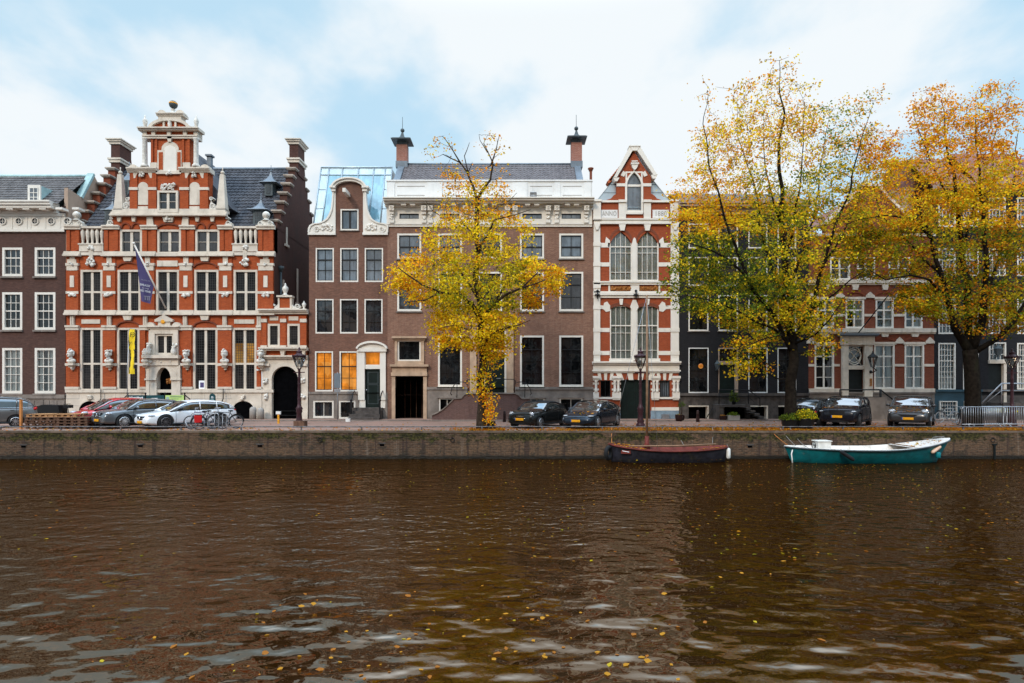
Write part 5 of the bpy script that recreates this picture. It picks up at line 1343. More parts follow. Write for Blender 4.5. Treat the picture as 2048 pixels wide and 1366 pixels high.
# ================================================================== ground, quay, water
plain('coping_stone',(0.15,0.105,0.075),.85,var=.4,scale=2,bump=.3,dirt=(.08,.075,.04))
t=NT('street_bricks'); c=t.coord(); b=t.N('TexBrick'); t.L(c,b.inputs['Vector'])
b.inputs['Color1'].default_value=(.34,.19,.135,1); b.inputs['Color2'].default_value=(.24,.13,.092,1); b.inputs['Mortar'].default_value=(.13,.10,.085,1); b.inputs['Scale'].default_value=1; b.inputs['Brick Width'].default_value=.2; b.inputs['Row Height'].default_value=.07; b.inputs['Mortar Size'].default_value=.008
n1_=t.noise(c,0.35,5,.6); n2_=t.noise(t.mapping(c,(0.15,1.4,1)),1.0,4,.6)
col=t.mix(t.math('MULTIPLY',t.step(n1_,.42,.7),.5),b.outputs['Color'],(.14,.095,.075)); col=t.mix(t.math('MULTIPLY',t.step(n2_,.5,.75),.55),col,(.40,.26,.21))
t.bsdf(col,.85,0,.3,t.bump(t.noise(c,30,3),.2,.01)); M['street_bricks']=t.m
t=NT('quay_bricks'); c=t.coord(); x,y,z=t.sep(c); v=t.comb(x,z,0.0)
b=t.N('TexBrick'); t.L(v,b.inputs['Vector']); b.inputs['Color1'].default_value=(.145,.075,.04,1); b.inputs['Color2'].default_value=(.06,.031,.02,1); b.inputs['Mortar'].default_value=(.15,.11,.075,1)
b.inputs['Scale'].default_value=1; b.inputs['Brick Width'].default_value=.24; b.inputs['Row Height'].default_value=.085; b.inputs['Mortar Size'].default_value=.011
big=t.noise(t.mapping(v,(.16,.6,1)),1.0,6,.7); med=t.noise(v,2.2,8,.75); streak=t.noise(t.mapping(v,(2.2,.10,1)),1.0,4,.65); fine=t.noise(t.mapping(v,(5,12,1)),1.0,3,.7)
col=t.mix(t.math('MULTIPLY',t.step(big,.46,.56),.6),b.outputs['Color'],(.17,.10,.055))
col=t.mix(t.math('MULTIPLY',t.step(fine,.46,.58),.6),col,(.06,.04,.028))
col=t.mix(t.math('MULTIPLY',t.step(streak,.54,.60),.75),col,(.045,.028,.024)); col=t.mix(t.math('MULTIPLY',t.step(streak,.42,.30),.55),col,(.24,.19,.145))
col=t.mix(t.math('MULTIPLY',t.step(med,.52,.60),.8),col,(.04,.032,.022))
zt=t.math('ADD',t.math('ADD',z,t.math('MULTIPLY',med,1.0)),t.math('MULTIPLY',fine,.25))
moss=t.math('MULTIPLY',t.step(zt,.10,.24),t.step(t.noise(t.mapping(v,(.5,1.3,1)),1.0,7,.78),.45,.50))
col=t.mix(t.math('MULTIPLY',moss,.9),col,t.mix(t.step(t.noise(v,7,5,.75),.42,.6),(.008,.009,.003),(.072,.064,.013)))
wet=t.step(t.math('ADD',z,t.math('MULTIPLY',big,.12)),-1.05,-1.22)
col=t.mix(t.math('MULTIPLY',wet,.93),col,(.010,.009,.006))
t.bsdf(col,t.math('SUBTRACT',.85,t.math('MULTIPLY',wet,.5)),0,.2,t.bump(t.math('ADD',t.math('ADD',med,fine),t.math('MULTIPLY',b.outputs['Fac'],-.5)),.9,.05)); M['quay_bricks']=t.m

m=MB(); m.box(-150,150,QY+.42,400,-.3,0.0); gr=m.build('street',M['street_bricks']); gr['kind']='structure'
m=MB(); m.box(-150,150,QY-.02,QY+.415,-.085,.012); k=m.build('quay_coping',M['coping_stone']); k['kind']='structure'
m=MB(); m.box(-150,150,QY+.0,QY+.9,-4.0,-.09); k=m.build('quay_wall',M['quay_bricks']); k['kind']='structure'
for px,py in((47,893),(281,892),(520,892),(764,890),(1500,893)):
    c_=at(px,py,QY); h_=MB(); h_.box(c_.x-.11,c_.x+.11,QY-.012,QY+.05,c_.z-.05,c_.z+.05); o_=h_.build('drain_hole',M['void'],k); h_=MB(); h_.box(c_.x-.17,c_.x+.17,QY-.03,QY+.05,c_.z+.055,c_.z+.12); h_.build('drain_lintel',M['dark_stone'],k)
for px in(180,640,905,1985):
    c_=at(px,880,QY); h_=MB(); h_.tube([(c_.x+.10*math.cos(a),QY-.035,c_.z+.10*math.sin(a)) for a in [2*math.pi*i/16 for i in range(17)]],.016,5); h_.box(c_.x-.03,c_.x+.03,QY-.05,QY+.02,c_.z+.08,c_.z+.13); h_.build('mooring_ring',M['iron'],k)
m=MB(); m.box(-150,150,FY-1.95,FY+1.0,-.05,.05); k=m.build('pavement',M['street_bricks']); k['kind']='structure'
m=MB(); m.box(-150,150,FY-2.12,FY-1.955,-.05,.07); k=m.build('kerb',M['grey_stone']); k['kind']='structure'
# mooring holes and scupper marks in the quay wall
t=NT('canal_water'); c=t.coord()
wA=t.noise(t.mapping(c,(.42,.75,1),rot=(0,0,R(10))),1.0,1,.4); w1=t.noise(t.mapping(c,(1.25,2.0,1),rot=(0,0,R(8))),1.0,1,.4); w2=t.noise(t.mapping(c,(3.2,4.6,1),rot=(0,0,R(-9))),1.0,1,.45); w3=t.noise(t.mapping(c,(10,14,1),rot=(0,0,R(12))),1.0,2,.5)
patch=t.step(t.noise(t.mapping(c,(.10,.22,1)),1.0,3,.5),.38,.62); yv=t.sep(c)[1]; far=t.step(yv,7.5,16.0)
nearf=t.math('ADD',.40,t.math('MULTIPLY',far,.75))
h=t.math('ADD',t.math('MULTIPLY',t.math('ADD',t.math('MULTIPLY',wA,.068),t.math('MULTIPLY',w1,.105)),t.math('SUBTRACT',1.0,t.math('MULTIPLY',far,.55))),t.math('MULTIPLY',t.math('MULTIPLY',w2,.036),nearf))
h=t.math('ADD',h,t.math('MULTIPLY',t.math('MULTIPLY',w3,.017),t.math('ADD',.06,t.math('MULTIPLY',patch,t.math('ADD',.22,far)))))
nb=t.bump(h,1.0,1.0)
dif=t.N('BsdfDiffuse'); dif.inputs[0].default_value=(.017,.0062,.001,1)
gl_=t.N('BsdfGlossy'); gl_.inputs['Roughness'].default_value=.02; gl_.inputs[0].default_value=(1.0,.81,.63,1); t.L(nb,gl_.inputs['Normal'])
lw=t.N('LayerWeight'); lw.inputs['Blend'].default_value=.5; t.L(nb,lw.inputs['Normal'])
fac=t.math('MINIMUM',t.math('ADD',.182,t.math('MULTIPLY',t.math('POWER',lw.outputs['Facing'],5.0),.16)),.34)
ms=t.N('MixShader'); t.L(fac,ms.inputs[0]); t.L(dif.outputs[0],ms.inputs[1]); t.L(gl_.outputs[0],ms.inputs[2]); t.L(ms.outputs[0],t.out.inputs[0]); M['canal_water']=t.m
m=MB(); m.quad((-150,-40,WZ),(150,-40,WZ),(150,QY+.06,WZ),(-150,QY+.06,WZ)); k=m.build('canal_water',M['canal_water']); k['kind']='structure'

# quay edge rail
m=MB(); m.tube([(-60,QY+.62,.17),(60,QY+.62,.17)],.028,8)
rail=m.build('edge_rail',M['rust_rail']); tag(rail,'low steel guard rail on short posts along the quay edge','guard rail')
for i in range(40):
    x=-58.5+i*3.0; m=MB(); m.box(x-.03,x+.03,QY+.59,QY+.65,0,.16); m.build('post',M['rust_rail'],rail)
# ================================================================== trees and leaves
t=NT('leaf'); at_=t.N('Attribute',attribute_name='leaf_tint'); 
d_=t.N('BsdfPrincipled'); t.L(at_.outputs['Color'],d_.inputs['Base Color']); d_.inputs['Roughness'].default_value=.7; d_.inputs['Specular IOR Level'].default_value=.06
tr=t.N('BsdfTranslucent'); g_=t.N('Gamma'); t.L(at_.outputs['Color'],g_.inputs[0]); g_.inputs[1].default_value=.9; t.L(g_.outputs[0],tr.inputs[0])
mxs=t.N('MixShader'); mxs.inputs[0].default_value=.42; t.L(d_.outputs[0],mxs.inputs[1]); t.L(tr.outputs[0],mxs.inputs[2]); t.L(mxs.outputs[0],t.out.inputs[0]); M['leaf']=t.m
PAL={'y':(.92,.62,.016),'o':(.86,.34,.010),'d':(.60,.17,.008),'g':(.155,.20,.014),'l':(.50,.41,.012),'k':(.07,.105,.014),'b':(.46,.24,.03)}
def leaf_mesh(name,cent,normal,size,tint,mat,parent=None,flat=False):
    """many small folded leaves, one mesh; arrays of centres, normals, sizes, colours"""
    n=len(cent)
    a=np.cross(normal,rng.normal(size=(n,3))); a/=np.linalg.norm(a,axis=1,keepdims=True)+1e-9
    b=np.cross(normal,a)
    L=size[:,None]; asp=rng.uniform(.62,.9,(n,1))
    v=np.empty((n,6,3)); fold=normal*L*rng.uniform(.05,.28,(n,1))*(0.25 if flat else 1)
    v[:,0]=cent-a*L*.5; v[:,1]=cent-a*L*.12+b*L*asp*.5+fold; v[:,2]=cent+a*L*.3+b*L*asp*.34+fold
    v[:,3]=cent+a*L*.58; v[:,4]=cent+a*L*.3-b*L*asp*.34+fold; v[:,5]=cent-a*L*.12-b*L*asp*.5+fold
    off=np.array(wloc(parent)) if parent is not None else np.zeros(3)
    vv=(v-off).reshape(-1,3)
    me=bpy.data.meshes.new(name)
    idx=np.arange(n)[:,None]*6
    quads=np.concatenate([idx+np.array([[0,1,2,3]]),idx+np.array([[0,3,4,5]])],1).reshape(-1)
    me.vertices.add(n*6); me.vertices.foreach_set('co',vv.reshape(-1).astype(np.float32))
    me.loops.add(n*8); me.loops.foreach_set('vertex_index',quads.astype(np.int32))
    me.polygons.add(n*2); me.polygons.foreach_set('loop_start',(np.arange(n*2)*4).astype(np.int32)); me.polygons.foreach_set('loop_total',np.full(n*2,4,np.int32))
    me.update(calc_edges=True)
    ca=me.color_attributes.new('leaf_tint','FLOAT_COLOR','POINT')
    col=np.ones((n,6,4)); col[:,:,:3]=tint[:,None,:]; ca.data.foreach_set('color',col.reshape(-1).astype(np.float32))
    me.materials.append(mat); o=bpy.data.objects.new(name,me); COL.objects.link(o)
    if parent is not None:o.parent=parent
    return o
def resample(pts,step):
    out=[pts[0]]
    for a,b in zip(pts[:-1],pts[1:]):
        n=max(1,int((b-a).length/step))
        for i in range(1,n+1): out.append(a.lerp(b,i/n))
    return out
def make_tree(label,basepx,limbs,blobs,ncl,leaves_per,leaf,tintfn,bark,group,spread=.26,bare=None,extra=None,up=.35,seed=1):
    global rng
    rng=np.random.default_rng(seed); rr=random.Random(seed)
    Yt=basepx[2]; base=at(basepx[0],basepx[1],Yt); base.z=0
    T=thing('tree',label,'tree',base,group)
    mb=MB(); nodes=[]; nr=[]
    for pts,r0,r1 in limbs:
        P=[at(p[0],p[1],Yt+(p[2] if len(p)>2 else 0)) for p in pts]
        if P[0].z<.4: P[0].z=-.1
        Q=resample(P,.35)
        W=[Vector((mnoise.noise(q*.7+Vector((seed,0,0))),mnoise.noise(q*.7+Vector((0,seed,9))),0))*min(.22,.25*i*.1) for i,q in enumerate(Q)]
        Q=[q+w for q,w in zip(Q,W)]
        n=len(Q); rad=[r0+(r1-r0)*(i/(n-1))**.8 for i in range(n)]
        if P[0].z<.4:
            for i in range(min(4,n)): rad[i]*=1+.28*(1-i/4)**2
        mb.tube(Q,rad,8 if r0>.1 else 6)
        for q,r_ in zip(Q,rad):
            if q.z>2.2 or extra: nodes.append(q); nr.append(r_)
    # leaf cluster points inside the crown volume
    C=[]; tw=sum(b[5] for b in blobs)
    for b in blobs:
        k=int(round(ncl*b[5]/tw))
        for _ in range(k):
            while True:
                u=[rr.uniform(-1,1) for _ in range(3)]; d=u[0]**2+u[1]**2+u[2]**2
                if d<1 and rr.random()<.30+.70*d: break
            C.append(at(b[0]+u[0]*b[2],b[1]+u[1]*b[3],Yt+u[2]*b[4]))
    C=[c for c in C if c.z>1.5]
    N=np.array([tuple(q) for q in nodes]); NR=list(nr); Carr=np.array([tuple(q) for q in C])
    d=np.min(np.linalg.norm(Carr[:,None]-N[None],axis=2),axis=1); order=np.argsort(d)
    Nl=[tuple(q) for q in nodes]; ends=[]; pts_leaf=[]
    Nbuf=np.zeros((len(Nl)+len(C)*4,3)); Nbuf[:len(Nl)]=N; cnt=len(Nl)
    for ci in order:
        c=C[ci]; v=Nbuf[:cnt]-np.array(c); 
        dist=np.linalg.norm(v,axis=1)+np.maximum(0,v[:,2])*up*1.6
        j=int(np.argmin(dist)); p=Vector(Nbuf[j]); L=(c-p).length
        if L<.05: continue
        m1=p.lerp(c,.35)+Vector((rr.gauss(0,.08),rr.gauss(0,.08),-.06))*min(1,L); m2=p.lerp(c,.7)+Vector((rr.gauss(0,.08),rr.gauss(0,.08),.02))*min(1,L)
        r0=min(NR[j]*.65,.016+.022*L); r0=max(r0,.011)
        rad=[r0,r0*.8,r0*.62,.006]
        mb.tube([p,m1,m2,c],rad,4,cap=False)
        for q,r_ in zip((m1,m2,c),rad[1:]): Nbuf[cnt]=tuple(q); NR.append(r_); cnt+=1
        ends.append((c,m2,m1))
    trunk=mb.build('trunk',M[bark],T)
    cent=[];tint=[]
    zmin=min(c.z for c in C); zmax=max(c.z for c in C)
    for c,m2,m1 in ends:
        lp=leaves_per
        if bare: lp=int(lp*bare(c))
        base_t=tintfn(c,rr)
        for _ in range(max(0,int(rr.gauss(lp,lp*.35)))):
            q=rr.random(); s=c if q<.6 else (m2 if q<.85 else m1)
            cent.append((s.x+rr.gauss(0,spread*1.05),s.y+rr.gauss(0,spread*1.05),s.z+rr.gauss(0,spread*.5)-.05))
            k=base_t if rr.random()<.72 else tintfn(c,rr)
            j=rr.uniform(.5,1.22); tint.append((k[0]*j*rr.uniform(.93,1.07),k[1]*j*rr.uniform(.88,1.12),k[2]*j))
    if extra:
        for (px,py,dY,ch) in extra(rr):
            c=at(px,py,Yt+dY); cent.append(tuple(c)); k=PAL[ch]; j=rr.uniform(.75,1.2); tint.append(tuple(q*j for q in k))
    cent=np.array(cent); n=len(cent)
    nm=rng.normal(size=(n,3)); nm[:,2]+=.6; nm[:,1]-=.7; nm/=np.linalg.norm(nm,axis=1,keepdims=True)
    leaf_mesh('crown',cent,nm,leaf*rng.uniform(.55,1.45,n),np.array(tint),M['leaf'],T)
    return T
def pick(rr,s): return PAL[rr.choice(s)]

# --- tree 1, slender golden tree in front of the wide house
Y1=30.9
def tint1(c,rr):
    py=HOR-(c.z-CAM_H)*F_PX/c.y; px=1024+c.x*F_PX/c.y; e=abs(px-958)/165
    if py<440: return pick(rr,'oooyyb')
    if py>625: return tuple(1.05*q for q in pick(rr,'yyyyoyy'))
    if e<.55 and 520<py<640: return pick(rr,'yylylgl')
    return pick(rr,'yyyooyyo' if e>.6 else 'yyyylyo')
def shoots(rr):
    out=[]
    for k in range(1150):
        t=rr.random(); py=690+t*158; 
        w=6+9*math.sin(min(1,t*1.25)*math.pi); cx=968+6*math.sin(t*9)+ (6 if t>.6 else 0)+ (8 if t<.3 else 0)
        out.append((cx+rr.gauss(0,w),py+rr.gauss(0,5),-.35+rr.gauss(0,.25),rr.choice('yyyyolld') if t<.62 else rr.choice('yyoood')))
    return out
make_tree('slender golden tree with bare top twigs in front of the wide brick house',(963,853,Y1),
 [([(963,856),(962,790),(965,700),(963,640),(957,600),(952,560),(953,500),(954,450),(955,400)],.23,.10),
  ([(955,405),(948,375),(935,345),(920,325),(905,318),(885,308)],.10,.02),([(922,328),(905,300),(893,282),(884,272)],.05,.012),([(936,345),(928,312),(938,285)],.04,.012),
  ([(955,400),(962,385),(982,360),(986,330),(975,305),(968,285)],.09,.02),([(982,330),(992,300),(998,270)],.05,.012),([(975,305),(960,280),(958,268)],.03,.01),
  ([(960,640),(945,610,-.5),(920,590,-1.0),(880,585,-1.5),(840,570,-1.8),(800,535,-2)],.12,.025),([(880,585,-1.5),(850,600,-1.8),(810,605,-2)],.05,.015),
  ([(958,600),(940,570,.3),(915,530,.8),(880,500,1.2),(840,480,1.2)],.08,.02),([(964,640),(985,610,-.6),(1010,590,-1.2),(1045,575,-1.6),(1090,560,-1.8)],.12,.025),([(985,610,-.6),(1005,580,-.4),(1020,545),(1028,520,.4)],.08,.02),([(1045,575,-1.6),(1080,540,-1.5),(1110,540,-1.2)],.05,.015),
  ([(953,500),(975,470,-.5),(990,440,-.8),(1030,430,-.8),(1060,420,-.6)],.07,.015),([(954,470),(925,448,.5),(895,440,.8),(865,420,1),(850,400,1)],.07,.015),([(955,440),(985,420,.7),(1020,400,.9),(1035,385,.9)],.05,.012),
  ([(964,690),(940,660,-.8),(905,650,-1.6),(880,655,-1.8)],.06,.015),([(964,690),(995,660,-.8),(1035,650,-1.5),(1060,640,-1.8)],.06,.015)],
 [(952,570,160,75,2.6,5.5),(855,545,75,60,1.6,1.4),(1050,560,75,55,1.6,1.4),(950,655,95,45,2.2,3.2),(955,470,115,55,2.0,2.6),(955,400,78,42,1.5,1.0),(880,295,30,26,.7,.30),(985,290,26,28,.7,.30),(945,350,62,38,1.1,.45),(1000,700,35,25,1.2,.4),(895,690,30,18,1.2,.25),(800,560,25,30,.8,.3),(1105,555,20,40,.8,.4)],
 950,30,.102,tint1,'bark','autumn trees along the quay',spread=.22,bare=lambda c:.22 if HOR-(c.z-CAM_H)*F_PX/c.y<330 else (.7 if HOR-(c.z-CAM_H)*F_PX/c.y<410 else 1.08),extra=shoots,seed=11)

# --- tree 2, big green and gold tree in front of the black house
Y2=31.2
def tint2(c,rr):
    py=HOR-(c.z-CAM_H)*F_PX/c.y; px=1024+c.x*F_PX/c.y
    if py<330: return pick(rr,'oyyooyby' if px<1640 else 'olgyogby')
    if py<470: return pick(rr,'yooyoyyo' if px<1490 else 'ylgyglyo')
    if px<1560 and py<620: return pick(rr,'glkglgyk') if px>1370 or py>480 else pick(rr,'yyoly')
    return pick(rr,'yggylylo')
make_tree('big broad tree with green lower leaves and golden top before the black house',(1580,845,Y2),
 [([(1580,848),(1582,760),(1584,690),(1578,600),(1570,520),(1565,450),(1562,380),(1560,300),(1563,200),(1558,120)],.34,.012),
  ([(1582,700),(1550,640,-.6),(1500,560,-1.2),(1465,480,-1.5),(1440,400,-1.6),(1420,320,-1.6),(1408,250,-1.5),(1412,180,-1.4)],.13,.007),([(1500,560,-1.2),(1460,520,-1.8),(1420,500,-2.2),(1370,480,-2.4)],.08,.02),
  ([(1578,620),(1545,540,.6),(1520,450,1),(1505,360,1.2),(1480,270,1.2),(1470,200,1.1)],.10,.007),([(1575,590),(1600,520,.5),(1625,440,.9),(1640,360,1),(1650,280,1),(1660,220,1)],.10,.007),
  ([(1583,690),(1620,620,-.5),(1645,540,-1),(1670,460,-1.3),(1700,370,-1.4),(1722,280,-1.2),(1745,205,-1)],.13,.006),([(1620,620,-.5),(1665,590,-.9),(1700,560,-1.2),(1730,540,-1.3)],.08,.02),
  ([(1570,530),(1590,440,-.8),(1600,360,-1),(1610,260,-1),(1600,180,-.9)],.08,.006),([(1566,460),(1540,380,-.8),(1530,300,-.9),(1525,210,-.8)],.07,.006),([(1582,680),(1530,650,-1.2),(1470,620,-2),(1420,600,-2.4),(1370,590,-2.5)],.09,.02),
  ([(1583,700),(1560,670,-1.5),(1520,680,-2.4),(1480,700,-3)],.06,.015),([(1584,690),(1630,670,-.8),(1660,640,-1.4),(1685,600,-1.6)],.07,.015),([(1640,540,-1),(1690,470,-.4),(1720,400,0),(1735,330,.2)],.06,.012)],
 [(1550,480,175,110,3.4,6.5),(1550,330,165,110,3.0,5.2),(1555,220,105,75,2.2,2.1),(1556,140,35,40,.8,.28),(1440,330,70,110,2,1.5),(1400,480,70,90,2.2,2.0),(1390,570,65,55,2.0,1.4),(1500,600,130,60,3,3.2),(1620,610,90,60,2.4,2.0),(1680,400,75,120,2.2,1.6),(1700,250,55,60,1.2,.6),(1415,180,22,30,.6,.12),(1750,190,18,20,.5,.1),(1510,680,60,35,2.2,.7),(1500,730,45,28,1.6,.32),(1370,400,35,50,1.2,.5),(1655,690,35,25,1.2,.22)],
 1950,30,.102,tint2,'bark_black','autumn trees along the quay',spread=.23,bare=lambda c:(.42 if HOR-(c.z-CAM_H)*F_PX/c.y<210 else (.62 if HOR-(c.z-CAM_H)*F_PX/c.y<400 else (.85 if c.z>6 else 1.0))),up=.6,seed=23)

# --- tree 3, orange tree at the right edge
Y3=32.3
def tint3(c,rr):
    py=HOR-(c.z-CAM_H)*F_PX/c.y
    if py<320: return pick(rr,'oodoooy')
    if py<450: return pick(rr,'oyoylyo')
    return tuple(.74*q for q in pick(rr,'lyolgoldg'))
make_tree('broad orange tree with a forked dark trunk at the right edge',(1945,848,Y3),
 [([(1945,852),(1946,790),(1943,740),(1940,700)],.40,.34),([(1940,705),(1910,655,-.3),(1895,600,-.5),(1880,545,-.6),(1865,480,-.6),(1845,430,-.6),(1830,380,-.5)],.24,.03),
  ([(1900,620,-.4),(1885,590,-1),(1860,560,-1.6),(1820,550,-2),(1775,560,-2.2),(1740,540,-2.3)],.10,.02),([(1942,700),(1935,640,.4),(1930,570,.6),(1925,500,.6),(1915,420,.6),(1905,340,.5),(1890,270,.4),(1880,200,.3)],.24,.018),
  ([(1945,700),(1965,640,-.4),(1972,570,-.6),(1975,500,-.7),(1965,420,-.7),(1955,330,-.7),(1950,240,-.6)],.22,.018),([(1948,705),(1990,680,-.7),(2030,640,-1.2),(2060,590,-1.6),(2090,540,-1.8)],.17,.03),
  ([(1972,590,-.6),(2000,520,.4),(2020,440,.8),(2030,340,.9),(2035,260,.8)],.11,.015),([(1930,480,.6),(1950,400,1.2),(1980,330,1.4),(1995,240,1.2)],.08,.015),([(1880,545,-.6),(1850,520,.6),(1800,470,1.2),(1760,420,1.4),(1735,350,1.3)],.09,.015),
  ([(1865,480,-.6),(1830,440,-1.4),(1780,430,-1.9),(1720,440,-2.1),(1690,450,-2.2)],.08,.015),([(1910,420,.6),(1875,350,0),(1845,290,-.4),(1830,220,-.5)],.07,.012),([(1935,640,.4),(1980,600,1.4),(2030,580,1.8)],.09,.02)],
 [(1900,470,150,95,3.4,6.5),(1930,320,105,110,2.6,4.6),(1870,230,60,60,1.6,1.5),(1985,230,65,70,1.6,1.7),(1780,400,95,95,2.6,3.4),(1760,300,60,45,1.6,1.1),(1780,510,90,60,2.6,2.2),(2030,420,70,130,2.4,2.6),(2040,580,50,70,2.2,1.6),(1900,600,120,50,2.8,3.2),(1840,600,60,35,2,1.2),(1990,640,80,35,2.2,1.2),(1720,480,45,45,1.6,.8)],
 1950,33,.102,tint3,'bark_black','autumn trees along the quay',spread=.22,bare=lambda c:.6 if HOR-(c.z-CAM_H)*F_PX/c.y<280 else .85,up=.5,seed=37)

# --- leaves on the ground (nobody could count them)
rng=np.random.default_rng(5)
def litter(name,pts,size,pal,mat=M['leaf'],parent=None,lift=.012,flatness=.28,dim=1.0):
    n=len(pts); c=np.array(pts); c[:,2]+=lift+rng.uniform(0,.02,n)
    nm=rng.normal(size=(n,3))*flatness; nm[:,2]+=1; nm/=np.linalg.norm(nm,axis=1,keepdims=True)
    P=np.array([PAL[k] for k in pal]); tint=P[rng.integers(0,len(pal),n)]*rng.uniform(.4,1.0,(n,1))*dim
    return leaf_mesh(name,c,nm,rng.uniform(size*.7,size*1.25,n),tint,mat,parent,flat=True)
pts=[]
rr=random.Random(3)
while len(pts)<15000:
    Y=QY+.02+min(11,rr.expovariate(1/1.35)); px=rr.uniform(900,2120)
    X=(px-1024)*Y/F_PX
    dens=.2+.8*max(0,min(1,(px-1040)/250)) 
    dens=max(dens,.85 if 940<px<1010 and Y<31.5 else 0)*(.35+.65*(mnoise.noise(Vector((X*.5,Y*1.1,3)))+.5))
    if Y>33.5: dens*=.7
    if rr.random()<dens: pts.append((X,Y,0.0 if Y<FY-2.0 else .05))
for _ in range(900): pts.append((rr.uniform(-27,3),QY+.05+rr.expovariate(1/1.5),0))
o=litter('fallen_leaves',pts,.105,'oodddddbb',dim=.8); tag(o,'orange and brown fallen leaves carpeting the paving along the quay','leaf litter',kind='stuff')
pts=[]
while len(pts)<1500:
    Y=rr.uniform(12,QY-.4); px=rr.uniform(-40,2090); 
    d=(.25+.75*max(0,min(1,(px-850)/300)))*(.25+.75*((Y-12)/17)**2)*(.2+.8*max(0,mnoise.noise(Vector((px*.006,Y*.5,7)))+.35))
    if rr.random()<d: pts.append(((px-1024)*Y/F_PX,Y,WZ))
o=litter('drifting_leaves',pts,.075,'ydolbdb',lift=.005,flatness=.05,dim=.62); tag(o,'thin scatter of small autumn leaves drifting on the far water','leaf litter',kind='stuff')
# near leaves on the water: one by one
protos=[]
for k,c in enumerate('odoydo'):
    m_=leaf_mesh('floating_leaf',np.array([[0,0,0.0]]),np.array([[.1,.05,1.0]])/1.006,np.array([.075]),(np.array([PAL[c]])*.62+np.array([[.06,.045,.02]])),M['leaf'],flat=True); protos.append(m_)
n_=0; used=[False]*6
lines=[(rr.gauss(1000,330),1366-abs(rr.gauss(0,120)),rr.uniform(-.25,.1)) for _ in range(11)]
while n_<115:
    q=rr.random()
    if q<.6:
        lx,ly,sl_=rr.choice(lines); dx=rr.gauss(0,75); px=lx+dx; py=ly+dx*sl_+rr.gauss(0,9)
    elif q<.85: px=rr.gauss(1010,380); py=1366-abs(rr.gauss(0,130))
    else: px=rr.uniform(0,2048); py=rr.uniform(1080,1360)
    if not(-10<px<2060) or py<1070 or py>1375: continue
    Y=(CAM_H-WZ)*F_PX/(py-HOR); k=rr.randrange(6)
    if not used[k]: o=protos[k]; used[k]=True
    else: o=protos[k].copy(); COL.objects.link(o)
    o.location=((px-1024)*Y/F_PX,Y,WZ+.006); o.rotation_euler=(rr.gauss(0,.1),rr.gauss(0,.1),rr.uniform(0,6.28)); s=rr.choice((.5,.7,.8,1.0,1.35))*rr.uniform(.85,1.15); o.scale=(s,s,s)
    tag(o,'small autumn leaf floating on the near brown water','leaf','leaves floating on the near water'); n_+=1
